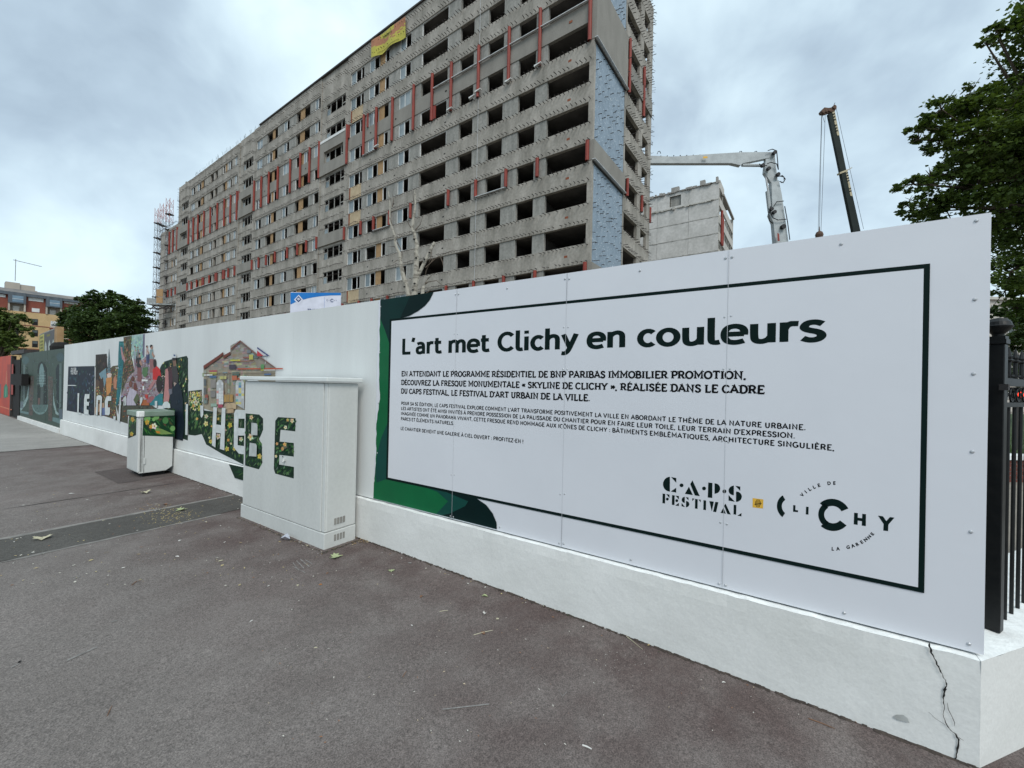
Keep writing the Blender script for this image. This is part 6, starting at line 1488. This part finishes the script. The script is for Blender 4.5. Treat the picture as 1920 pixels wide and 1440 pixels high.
def foliage(name, c1, c2, c3):
    mt = M(name, c1, c2, .6, 1.1, 4, spec=.25); N = mt.node_tree.nodes; L = mt.node_tree.links; b = N['Principled BSDF']
    src = b.inputs['Base Color'].links[0].from_socket
    g_ = N.new('ShaderNodeNewGeometry'); rp_ = N.new('ShaderNodeMapRange'); rp_.inputs[3].default_value = .6; rp_.inputs[4].default_value = 1.5; L.new(g_.outputs['Random Per Island'], rp_.inputs[0])
    sc = N.new('ShaderNodeVectorMath'); sc.operation = 'SCALE'; L.new(src, sc.inputs[0]); L.new(rp_.outputs[0], sc.inputs['Scale']); L.new(sc.outputs[0], b.inputs['Base Color'])
    tr = N.new('ShaderNodeBsdfTranslucent'); tr.inputs['Color'].default_value = (*c3, 1); mx = N.new('ShaderNodeMixShader'); mx.inputs[0].default_value = .22
    o_ = [n for n in N if n.type == 'OUTPUT_MATERIAL'][0]; L.new(b.outputs[0], mx.inputs[1]); L.new(tr.outputs[0], mx.inputs[2]); L.new(mx.outputs[0], o_.inputs['Surface']); return mt
m_lf1 = foliage('leaf_green', (.095, .14, .030), (.042, .072, .019), (.12, .19, .02)); m_lf2 = foliage('leaf_dark', (.055, .092, .024), (.026, .050, .015), (.08, .14, .02)); m_lf3 = foliage('leaf_light', (.085, .125, .03), (.05, .08, .022), (.14, .2, .03))
def tree(name, base, clumps, n, size, mt_, label, seed, tr_r=.2, fork=.35):
    t = root(name, base, label, 'tree'); bx_, by_, bz_ = base
    loc = [(c[0] - bx_, c[1] - by_, c[2] - bz_) + tuple(c[3:]) for c in clumps]
    V_, Fc, tw = leaf_cloud(loc, n, size, seed); o = bpy.data.objects.new('crown', np_mesh('crown', V_, Fc, mt_)); COL.objects.link(o); o.parent = t
    rg = random.Random(seed); top_ = max(c[2] for c in loc); cx = sum(c[0] for c in loc) / len(loc); cy = sum(c[1] for c in loc) / len(loc)
    mb = MB(); f_ = top_ * fork; hub = (cx * .3, cy * .3, f_)
    mb.tube([(0, 0, 0), (hub[0] * .4, hub[1] * .4, f_ * .5), hub, (cx * .8, cy * .8, top_ * .7)], [tr_r * 1.25, tr_r, tr_r * .8, tr_r * .25], 10)
    mb.build('trunk', m_bark, t)
    mb = MB()
    for c in loc:
        s0 = rg.uniform(.0, .6); a = (hub[0] + (cx * .8 - hub[0]) * s0, hub[1] + (cy * .8 - hub[1]) * s0, f_ + (top_ * .7 - f_) * s0)
        md_ = tuple((a[i] + c[i]) / 2 + rg.uniform(-.2, .2) * c[3] + (.3 * c[3] if i == 2 else 0) for i in range(3)); mb.tube([a, md_, c[:3]], [tr_r * .32, tr_r * .2, tr_r * .06], 5)
        for _ in range(7):
            e = tuple(c[i] + rg.gauss(0, .5) * c[3] for i in range(3)); mb.tube([c[:3], e], [tr_r * .07, tr_r * .02], 3)
    mb.build('limbs', m_bark, t)
    return t
rt = random.Random(4)
def clv(D, lst, dz=1.0):
    v_ = VP(D); out_ = []
    for px, py, r_ in lst:
        d = rt.uniform(-1, 1) * r_ / F_PX * D * dz; p = v_(px, py, d); out_.append((p[0], p[1], p[2], r_ / F_PX * D))
    return out_
big = [(1738, 232, 26), (1765, 205, 30), (1800, 200, 34), (1795, 245, 36), (1835, 200, 36), (1865, 172, 28), (1902, 152, 32), (1905, 46, 20), (1868, 55, 22), (1850, 84, 14), (1873, 76, 10), (1760, 270, 26), (1722, 262, 16), (1712, 345, 26), (1745, 330, 26), (1700, 385, 20), (1735, 385, 34), (1790, 330, 44), (1775, 395, 38), (1850, 270, 60), (1835, 350, 56), (1900, 220, 60), (1905, 310, 70), (1850, 430, 50), (1905, 420, 70), (1895, 510, 44), (1885, 545, 26), (1910, 575, 26), (1930, 560, 40), (1985, 180, 60), (1990, 300, 110), (2080, 200, 120), (2000, 460, 100), (2130, 380, 140), (2230, 280, 150), (2050, 20, 110), (2190, 80, 150), (2280, 460, 140), (1980, -20, 60), (2100, -120, 120)]
tb_ = VP(14.0)(2110, 900); tree('broadleaf_tree', (tb_[0], 14.6, 0), clv(14.0, big), 125000, .135, m_lf1, 'large leafy tree rising behind the right end of the hoarding', 5, .32, .4)
ltb = [(150, 585, 20), (175, 565, 20), (203, 560, 20), (230, 572, 22), (255, 580, 18), (270, 600, 20), (140, 605, 22), (125, 590, 13), (165, 600, 28), (200, 595, 30), (235, 605, 28), (270, 620, 16), (175, 630, 28), (215, 630, 30), (250, 635, 22), (140, 630, 18), (203, 545, 8), (174, 547, 8), (145, 558, 8), (240, 560, 9), (262, 565, 8), (120, 605, 12)]
b_ = VP(46)(200, 740); tree('broadleaf_tree', (b_[0], 46, -.1), clv(46, ltb), 30000, .25, m_lf2, 'round dark green tree between the tan house and the grey block', 8, .3, .3)
lta = [(-20, 600, 28), (5, 600, 22), (20, 615, 18), (38, 600, 13), (48, 615, 12), (10, 635, 22), (30, 640, 14), (-10, 650, 30), (8, 585, 10), (25, 590, 9), (54, 625, 7), (-40, 630, 40), (28, 655, 14)]
b_ = VP(34)(-15, 760); tree('broadleaf_tree', (b_[0], 34, -.1), clv(34, lta), 15000, .20, m_lf3, 'light green tree at the left edge before the tan house', 9, .2, .3)
rsm = [(1905, 640, 26), (1925, 680, 30), (1880, 615, 14), (1940, 620, 30), (1885, 660, 10), (1910, 700, 14)]
b_ = VP(19)(1960, 900); tree('young_tree', (b_[0], 19, 0), clv(19, rsm), 5200, .13, m_lf3, 'small light green tree seen past the iron railing', 12, .07, .35)
rdk = [(1870, 585, 16), (1895, 600, 18), (1868, 655, 9), (1872, 690, 12), (1890, 700, 14), (1880, 730, 10), (1905, 735, 12), (1925, 600, 24)]
b_ = VP(24)(1930, 900); tree('young_tree', (b_[0], 24, 0), clv(24, rdk), 4200, .16, m_lf2, 'sparse dark tree behind the iron railing in front of the pale building', 13, .07, .35)

# ---- bare birch in front of the block
v4 = VP(11.5); zb4 = zz(730, 360, 7.2); m_birch = M('birch_bark', (.36, .34, .29), (.17, .155, .13), .8, 5, 6, (1, 1, 2.5), lo=.5, hi=.62); m_twig = M('twig_bark', (.14, .11, .085), (.08, .065, .05), .9, 9)
bt0 = v4(*zb4(350, 1450)); BB = (bt0[0], 11.5, 0); bi = root('bare_birch', BB, 'bare pollarded birch with pale broken stems standing behind the hoarding', 'tree')
def br_(pts, r0_, r1_, nm, mt_, d=0.0): mb = MB(BB); n_ = len(pts); mb.tube([v4(*zb4(*p)) + np.array([0, d * i, 0]) for i, p in enumerate(pts)], [r0_ + (r1_ - r0_) * i / (n_ - 1) for i in range(n_)], 8); return mb.build(nm, mt_, bi)
g0 = (340, 3400)
br_([g0, (345, 2000), (335, 1390), (355, 1200), (360, 1050), (365, 900), (360, 800), (375, 740), (345, 630), (340, 560), (310, 510), (320, 400), (335, 300), (350, 200), (350, 60), (340, -20)], .10, .018, 'stem', m_birch)
br_([(330, 2100), (260, 1400), (230, 1260), (190, 1120), (165, 980), (150, 850), (120, 790), (95, 700), (100, 640), (60, 520), (35, 440), (40, 200), (20, 40)], .075, .012, 'stem', m_birch, -.02)
br_([(350, 1230), (375, 1160), (440, 1020), (490, 920), (550, 800), (610, 680)], .055, .042, 'branch', m_birch); br_([(430, 2200), (445, 1380), (455, 1280), (490, 1220), (535, 1120)], .06, .035, 'stem', m_birch, .02)
for pts in ([(490, 1020), (560, 960), (640, 890), (690, 870), (800, 830), (860, 800)], [(480, 1230), (560, 1210), (640, 1200), (700, 1250), (760, 1320)], [(150, 840), (100, 740), (60, 740), (0, 750)], [(160, 780), (120, 700), (90, 600)], [(165, 900), (175, 830), (150, 760), (90, 660)], [(100, 620), (150, 620), (180, 580)], [(690, 880), (720, 950), (725, 990)], [(130, 860), (110, 820), (70, 740)], [(350, 200), (330, 100), (320, 20)], [(35, 440), (0, 330), (-30, 280)], [(40, 200), (60, 120), (50, 40)], [(565, 800), (565, 880), (540, 960)], [(590, 900), (500, 1060), (490, 1130)], [(160, 950), (110, 920), (60, 960)], [(480, 1380), (545, 1335), (590, 1300)], [(345, 520), (420, 440), (470, 300)], [(310, 510), (260, 430), (250, 340)]):
    br_(pts, .014, .004, 'twig', m_twig, -.02)
for c in ((345, 652), (372, 900), (330, 1330), (350, 1245), (188, 1090), (215, 1290), (480, 920), (548, 828)): a = v4(*zb4(*c)); MB(BB).tube([a + np.array([0, -.085, -.015]), a + np.array([0, -.085, .015])], .03, 6).build('bark_scar', m_gap, bi)

# ================================================================== right hand side: railing, pale building, lawn and brick wall
def gp_(px, py, z=0.0): d = ray(px, py); t = (z - EYE) / d[2]; return np.array([0, 0, EYE]) + d * t
p0 = gp_(1862, 1180, ZB - .006); ang = math.atan2(.20, .36)
IF = Frame(p0[0], p0[1], ang + math.pi / 2)       # Y = -direction of the railing
irr = IF.empty('iron_railing', (0, 0, ZB - .006)); tag(irr, 'black iron railing with domed post and spear tops at the right end of the hoarding', 'railing')
IO = (0, 0, ZB - .006)
mb = MB(IO); mb.box(-.029, .029, -.029, .029, ZB - .006, 1.86); mb.build('post', m_iron, irr, bevel=.004)
mb = MB(IO); mb.box(-.034, .034, -.034, .034, 1.862, 1.885); mb.box(-.030, .030, -.030, .030, 1.886, 1.90); mb.lathe([(.02, 1.90), (.022, 1.912), (.035, 1.925), (.05, 1.945), (.052, 1.952), (.048, 1.956), (.044, 1.972), (.03, 1.988), (.001, 1.995)], (0, 0), 24); mb.build('finial', m_iron, irr, smooth=False)
mb = MB(IO); mb.box(-.02, .02, -3.6, -.036, 1.655, 1.693); mb.build('top_rail', m_iron, irr)
mb = MB(IO); mb.box(-.018, .018, -3.6, -.036, 1.545, 1.568); mb.build('middle_rail', m_iron, irr)
bar = MB(); bar.tube([(0, 0, ZB - .006), (0, 0, 1.544)], .0085, 8); bar.tube([(0, 0, 1.694), (0, 0, 1.70), (0, 0, 1.79)], [.016, .009, .009], 8); bar.lathe([(.02, 1.705), (.02, 1.715)], n=8); bar.lathe([(.01, 1.782), (.022, 1.79), (.01, 1.797), (.013, 1.81), (.001, 1.86)], n=8)
bar.off = (0, 0, ZB - .006); bme = bar.mesh('bar', m_iron)
for i in range(28):
    inst('bar', bme, irr, (0, -.075 - i * .122, 0))
    mb = MB(IO); c = (-.014, -.136 - i * .122, 1.61)
    if i < 12: mb.tube([(c[0] + .014, c[1] + .036 * math.cos(t), c[2] + .036 * math.sin(t)) for t in np.linspace(0, 6.28, 14)], .005, 5, cap=False); mb.build('scroll_ring', m_iron, irr)
mb = MB(IO); mb.box(-.05, -.02, .045, .075, 1.63, 1.66); mb.build('clamp', m_dark, irr)
kb2 = IF.empty('stone_kerb', (.12, -1.8, 0)); tag(kb2, 'dark grey stone kerb below the iron railing', 'kerb')
MB((.12, -1.8, 0)).box(-.06, .2, -3.6, -.10, -.05, .40).build('kerb_block', M('grey_stone', (.16, .165, .17), (.11, .115, .12), .85, 6, bump=.5), kb2)
# park side ground
m_path = M('pale_path', (.24, .215, .18), (.18, .16, .135), .95, 2, bump=.4, bscale=60); m_grass = M('grass_ground', (.055, .085, .03), (.035, .06, .022), .95, 6)
gpz = MB(); gpz.poly([(2.2, 2.9, .02), (30, 2.9, .02), (60, 60, .02), (4.6, 30, .02)]); gpz.build('park_path', m_path, kind='structure')
v5 = VP(7.6); bxa, bxb = v5(1862, 900), v5(1990, 900)
bw = root('brick_wall', ((bxa[0] + bxb[0]) / 2, 7.6, 0), 'low red brick wall with white coping behind the iron railing', 'wall'); BWO = ((bxa[0] + bxb[0]) / 2, 7.6, 0)
zt_ = v5(1900, 857)[2]; MB(BWO).box(bxa[0] - .5, bxb[0] + 1, 7.62, 7.82, 0, zt_ - .05).build('mortar', m_pier, bw); MB(BWO).box(bxa[0] - .5, bxb[0] + 1, 7.57, 7.86, zt_ - .05, zt_ + .03).build('coping', m_pbright, bw)
m_rb = M('red_wall_brick', (.16, .055, .04), (.11, .035, .03), .9, 3, bump=.5); bm = MB().box(0, .205, 0, .06, 0, .058).mesh('brick', m_rb); nrow = int((zt_ - .06) / .07)
for r_ in range(nrow):
    for i in range(12): inst('brick', bm, bw, (bxa[0] - .3 + i * .217 + (r_ % 2) * .108 - BWO[0], 7.605 - 7.6 + rt.uniform(-.003, .003), .01 + r_ * .07))
gg = MB(); gg.poly([(bxa[0] - 1, 7.83, .42), (bxb[0] + 20, 7.83, .42), (bxb[0] + 30, 26, .5), (bxa[0] + 4, 26, .5)]); gg.build('lawn', m_grass, kind='structure')
rgs = np.random.default_rng(3); n_ = 14000; gx = rgs.uniform(bxa[0] - .5, bxb[0] + 14, n_); gy = 7.9 + rgs.random(n_) ** 1.6 * 16; h_ = rgs.uniform(.04, .11, n_); an = rgs.uniform(0, 6.28, n_); lx = rgs.normal(0, .03, n_)
V_ = np.empty((n_ * 3, 3)); V_[0::3] = np.stack([gx - .008 * np.cos(an), gy - .008 * np.sin(an), np.full(n_, .42)], 1); V_[1::3] = np.stack([gx + .008 * np.cos(an), gy + .008 * np.sin(an), np.full(n_, .42)], 1); V_[2::3] = np.stack([gx + lx, gy + lx, .42 + h_], 1)
ob = bpy.data.objects.new('grass', np_mesh('grass', V_, np.arange(n_ * 3).reshape(-1, 3), foliage('grass_blades', (.07, .12, .03), (.05, .09, .025), (.1, .16, .02)))); COL.objects.link(ob); ob['kind'] = 'stuff'
v6 = VP(46); a, b = v6(1845, 562), v6(2100, 600); PBL = (a[0], 46, 0); pb = root('pale_building', PBL, 'pale rendered apartment building glimpsed through the trees past the iron railing', 'building')
m_pale = M('pale_render', (.47, .44, .40), (.40, .38, .35), .9, .6); MB(PBL).box(a[0] - 3, b[0], 46, 56, -.1, a[2]).build('wall', m_pale, pb); MB(PBL).box(a[0] - 3.2, b[0], 45.7, 56.2, a[2], a[2] + .3).build('cornice', m_bside, pb)
for i, x in enumerate((1859, 1889, 1919, 1950)):
    for y in (572, 612, 652, 692, 732):
        q0, q1 = v6(x, y), v6(x + 12, y + 16); w = MB(PBL).box(q0[0], q1[0], 45.93, 45.99, q1[2], q0[2]).build('window', m_wframe, pb); MB(PBL).box(q0[0] + .08, q1[0] - .08, 45.9, 45.93, q1[2] + .08, q0[2] - .08).build('pane', m_dglass, w)
st_ = VP(9.0); s_ = st_(1915, 740); tl = root('red_lamp', (s_[0], 9, 0), 'small red traffic light glowing between the bars of the iron railing', 'traffic light')
TLO = (s_[0], 9, 0); MB(TLO).box(s_[0] - .09, s_[0] + .09, 9.02, 9.14, s_[2] - .22, s_[2] + .16).build('housing', m_gap, tl); mb = MB(TLO); mb.tube([(s_[0], 9.08, .42), (s_[0], 9.08, s_[2] - .22)], .04, 8); mb.build('pole', m_dark, tl)
m_rl = M('red_signal', (.8, .06, .03), None, .4); m_rl.node_tree.nodes['Principled BSDF'].inputs['Emission Color'].default_value = (1, .05, .02, 1); m_rl.node_tree.nodes['Principled BSDF'].inputs['Emission Strength'].default_value = 1.2
mb = MB(TLO); mb.tube([(s_[0], 8.99, s_[2] - .0), (s_[0], 9.02, s_[2] - .0)], .06, 12); mb.build('lens', m_rl, tl)

# ================================================================== leaves and litter on the pavement
def on_pave(px, py):
    g_ = gp_(px, py, -.01)
    for _ in range(3):
        s_ = g_[:2] @ FF.Y[:2]; g_ = gp_(px, py, zg(s_))
    return g_
LEAF = [(0, -.5), (.1, -.16), (.34, -.36), (.30, -.14), (.52, -.06), (.34, .06), (.44, .3), (.2, .22), (.0, .55), (-.18, .24), (-.42, .34), (-.34, .08), (-.54, -.04), (-.3, -.12), (-.36, -.34), (-.1, -.16)]
def leaf_mesh(nm, mt_, curl, seed, simple=False):
    rg = random.Random(seed); P = [(0, -.5), (.2, -.2), (.26, .1), (.12, .4), (0, .52), (-.14, .36), (-.24, .05), (-.18, -.25)] if simple else LEAF
    mb = MB(); b = [(x * rg.uniform(.85, 1.12), y * rg.uniform(.85, 1.12)) for x, y in P]; hz = [abs(x) * curl + rg.uniform(0, .10) * curl * 2 + .01 for x, y in b]
    n_ = len(b); mb.v = [(0, 0, .03)] + [(x, y, z_) for (x, y), z_ in zip(b, hz)]
    for i in range(n_): mb._f((0, 1 + i, 1 + (i + 1) % n_))
    c = len(mb.v); mb.v += [(0, 0, .045)] + [(x * .98, y * .98, z_ + .014) for (x, y), z_ in zip(b, hz)]
    for i in range(n_): mb._f((c, c + 1 + i, c + 1 + (i + 1) % n_))
    return mb.mesh(nm, mt_)
m_lgreen = M('fallen_green', (.28, .34, .17), (.38, .42, .25), .8, 9); m_lpale = M('fallen_pale', (.50, .48, .36), (.38, .35, .24), .85, 9); m_lbrown = M('fallen_brown', (.22, .12, .07), (.14, .08, .05), .85, 9); m_paper = M('paper_scrap', (.62, .61, .58), (.5, .5, .48), .8, 9); m_foil = M('foil', (.6, .6, .64), (.4, .4, .44), .3, 30, metal=.5); m_orange = M('fallen_orange', (.36, .15, .04), None, .85)
def litter(nm, px, py, wpx, mt_, label, cat, simple=False, curl=.3, rz=None, seed=1, group=None, yk=1.0):
    g_ = on_pave(px, py); w = wpx / F_PX * g_[1] * .78
    o = bpy.data.objects.new(nm, leaf_mesh(nm, mt_, curl, seed, simple)); COL.objects.link(o); o.location = (g_[0], g_[1], g_[2] + .001); o.scale = (w, w * yk, w); o.rotation_euler = (0, 0, rz if rz is not None else seed * 1.3); tag(o, label, cat, group)
litter('fallen_leaf', 341, 957, 24, m_lgreen, 'pale green maple leaf lying on the dark asphalt strip beside straw litter', 'leaf', seed=2)
litter('fallen_leaf', 80, 1011, 34, m_lpale, 'cream coloured curled leaf on the dark asphalt strip near the left edge', 'leaf', seed=3, curl=.4)
litter('fallen_leaf', 628, 1045, 32, m_lgreen, 'large green and yellow maple leaf just in front of the tall grey cabinet', 'leaf', seed=4, curl=.2)
litter('fallen_leaf', 734, 1071, 15, m_lgreen, 'small yellow green leaf right of the big maple leaf near the wall', 'leaf', seed=5)
litter('fallen_leaf', 909, 1119, 15, m_lgreen, 'folded yellow green leaf close to the foot of the low wall', 'leaf', True, .8, seed=6)
litter('fallen_leaf', 790, 1119, 13, m_lbrown, 'pinkish brown oval leaf alone on the open pavement', 'leaf', True, .3, seed=7)
litter('fallen_leaf', 272, 925, 24, m_lpale, 'tan curled leaf on grey asphalt below the small white box', 'leaf', seed=8, curl=.5)
litter('fallen_leaf', 414, 1052, 12, m_lpale, 'narrow pale leaf on the pavement left of the tall cabinet foot', 'leaf', True, seed=9)
litter('fallen_leaf', 558, 1098, 10, m_lpale, 'small khaki leaf below the white scratches on the pavement', 'leaf', True, seed=10)
litter('fallen_leaf', 601, 1097, 8, m_orange, 'tiny orange leaf below the big green maple leaf', 'leaf', True, .6, seed=11)
litter('fallen_leaf', 614, 1075, 10, m_lbrown, 'reddish leaf between the maple leaf and the orange leaf', 'leaf', True, seed=12)
litter('fallen_leaf', 310, 947, 14, m_lbrown, 'dark red leaf at the upper edge of the dark asphalt strip', 'leaf', True, .6, seed=13)
litter('fallen_leaf', 933, 1161, 9, m_lpale, 'small pale leaf right of the crumpled white scrap', 'leaf', seed=14)
litter('fallen_leaf', 906, 1188, 16, m_lbrown, 'brown leaf lying across a straw twig on the right part of the pavement', 'leaf', True, seed=15)
litter('fallen_leaf', 592, 1215, 9, m_lpale, 'tiny tan leaf alone in the middle of the open asphalt', 'leaf', True, seed=16)
litter('paper_scrap', 337, 1014, 10, m_paper, 'upper of two white paper scraps below the dark strip', 'litter', True, seed=17); litter('paper_scrap', 332, 1044, 11, m_paper, 'lower of two white paper scraps below the dark strip', 'litter', True, seed=18)
litter('paper_scrap', 909, 1152, 11, m_paper, 'crumpled white scrap below the folded leaf by the wall', 'litter', curl=1.0, seed=19); litter('paper_scrap', 772, 1173, 7, m_paper, 'small square grey scrap in the middle of the pavement', 'litter', True, seed=20)
litter('paper_scrap', 134, 926, 11, m_paper, 'white scrap on the grey asphalt above the dark strip at left', 'litter', True, seed=21); litter('paper_scrap', 195, 976, 10, m_lpale, 'cream scrap in the middle of the dark asphalt strip', 'litter', True, seed=22)
litter('paper_scrap', 1357, 1281, 9, m_paper, 'small cream crumb beside the wall on the right', 'litter', True, 1.0, seed=23); litter('paper_scrap', 471, 1165, 9, m_paper, 'thin white scrap on the open asphalt left of centre', 'litter', True, seed=24)
litter('foil_wrapper', 534, 1013, 32, m_foil, 'crumpled silver foil wrapper at the foot of the tall cabinet', 'litter', True, .9, rz=1.2, seed=25, yk=1.0)
litter('stone_chip', 769, 1056, 12, m_asph3, 'flat grey chip on the pavement near the low wall', 'stone', True, .1, rz=1.3, seed=26); litter('stone_chip', 37, 1242, 11, m_gap, 'small black pebble near the lower left edge', 'stone', True, .5, seed=27)
def stick(nm, a, b, r_, mt_, label, cat='twig', mid=None):
    A, B = on_pave(*a), on_pave(*b); c = (A + B) / 2; pts = [A + [0, 0, r_], c + [0, 0, r_ + .002] + (np.array([r_, r_ * 2, 0]) if mid else 0), B + [0, 0, r_]]
    mb = MB(tuple(c)); mb.tube(pts, [r_, r_, r_ * .6], 6); o = mb.build(nm, mt_); o.location = tuple(c); tag(o, label, cat)
stick('white_stick', (1092, 1398.5), (1109.5, 1406), .0035, m_paper, 'short white stick lying on the asphalt at the bottom centre', 'stick'); stick('dry_twig', (201, 1343), (210, 1324), .002, m_lbrown, 'thin dark twig on the open asphalt at the lower left'); stick('dry_twig', (247, 1098), (257, 1090), .003, m_lbrown, 'short forked dark twig on the asphalt left of centre')
stick('dry_twig', (1516, 1348), (1565, 1367), .0025, m_lbrown, 'long dark twig lying by the wall at the lower right'); stick('dry_straw', (824, 1147), (840, 1145), .0018, m_lpale, 'short yellow straw right of the middle of the pavement', 'straw'); stick('dry_straw', (888, 1191), (924, 1182), .002, m_lpale, 'long straw lying under a brown leaf on the pavement', 'straw')
stick('dry_twig', (755, 1270), (762, 1259), .002, m_lbrown, 'tiny dark twig on the open asphalt in the middle'); stick('dry_twig', (1163, 1185), (1205, 1218), .002, m_lpale, 'thin pale twig pressed against the foot of the wall')
lt = MB(); rl = random.Random(2)
def bit(px, py, k=1.0, cols=None):
    g_ = on_pave(px, py); a = rl.uniform(0, 6.28); l = rl.uniform(.004, .014) * k; w = l * rl.uniform(.2, .6); u_ = np.array([math.cos(a), math.sin(a), 0]); n2_ = np.array([-u_[1], u_[0], 0]); z_ = np.array([0, 0, .004 + rl.uniform(0, .003)])
    lt.poly([g_ + u_ * l + z_, g_ + n2_ * w + z_ * 1.3, g_ - u_ * l + z_, g_ - n2_ * w + z_], cols or rl.choice([(.5, .42, .22), (.42, .32, .16), (.6, .58, .5), (.25, .13, .07), (.66, .65, .6)]))
for _ in range(260): bit(rl.gauss(318, 26), rl.gauss(966, 9), .9, rl.choice([(.55, .43, .16), (.48, .36, .14), (.6, .5, .25)]))
for _ in range(70): bit(rl.gauss(290, 16), rl.gauss(953, 3))
for _ in range(420): bit(rl.uniform(0, 660), rl.uniform(860, 1100), rl.uniform(.5, 1.5))
for _ in range(240): bit(rl.uniform(480, 1500), rl.uniform(1030, 1400), rl.uniform(.3, .7), rl.choice([(.6, .58, .52), (.5, .42, .3), (.3, .15, .08)]))
for _ in range(90): bit(rl.gauss(1150, 40), rl.gauss(1245, 22), .22, (.66, .66, .62))
for _ in range(110): t = rl.random() ** .7; s_ = -.6 + t * 8; g_ = FF.w((2.66 - abs(rl.gauss(0, .05)), s_, 0)); P_ = RM @ (g_ - np.array([0, 0, EYE])); bit(960 + F_PX * P_[0] / P_[2], 720 + F_PX * P_[1] / P_[2], .9)
for _ in range(60): bit(rl.gauss(682, 7), rl.gauss(1012, 4), 1.4, rl.choice([(.3, .2, .1), (.2, .12, .08), (.45, .36, .22)]))
for _ in range(120): t = rl.random(); bit(458 + 146 * t + rl.gauss(0, 3), 969 + 67 * t + abs(rl.gauss(0, 3)), .6)
for _ in range(900):                       # damp soil and crumbs packed along the feet of the wall and the cabinets
    k_ = rl.random()
    if k_ < .55: s_ = -.7 + 12 * rl.random() ** 1.5; g_ = FF.w((2.668 - abs(rl.gauss(0, .016)), s_, 0))
    elif k_ < .85: g_ = FF.w((2.296 - abs(rl.gauss(0, .012)), rl.uniform(3.5, 5.25), 0))
    else: g_ = FF.w((rl.uniform(2.3, 2.68), 3.545 - abs(rl.gauss(0, .012)), 0))
    P_ = RM @ (g_ - np.array([0, 0, EYE])); bit(960 + F_PX * P_[0] / P_[2], 720 + F_PX * P_[1] / P_[2], .8, rl.choice([(.035, .028, .022), (.06, .05, .035), (.05, .06, .03), (.16, .12, .07)]))
lt.build('leaf_litter', M('litter_bits', (1, 1, 1), (.8, .8, .8), .85, 20, attr='Col'), colors=True, kind='stuff')
# pale scratches worn into the asphalt
m_scr = M('scratch', (.24, .235, .225), (.155, .148, .14), .9, 30, lo=.42, hi=.58)
sc = MB()
for a, b, w in (((549, 1055), (560, 1070), 2.2), ((556, 1052), (570, 1066), 2.6), ((563, 1049), (580, 1063), 2.2), ((572, 1050), (586, 1058), 1.4), ((552, 1064), (572, 1074), 1.4), ((830, 1331), (917, 1321), 2.4), ((126, 1239), (182, 1214), 2.5), ((137, 1086), (150, 1081), 1.6), ((1048, 1295), (1055, 1309), 1.5), ((1055, 1306), (1063, 1298), 1.5), ((208, 1167), (219, 1164), 2), ((20, 1253), (36, 1245), 1.5)):
    A_1, B_1, C_1, D_1 = on_pave(a[0], a[1] - w / 2), on_pave(b[0], b[1] - w / 2), on_pave(b[0], b[1] + w / 2), on_pave(a[0], a[1] + w / 2); sc.poly([p + np.array([0, 0, .003]) for p in (A_1, B_1, C_1, D_1)])
sc.build('pavement_scratches', m_scr, kind='structure')
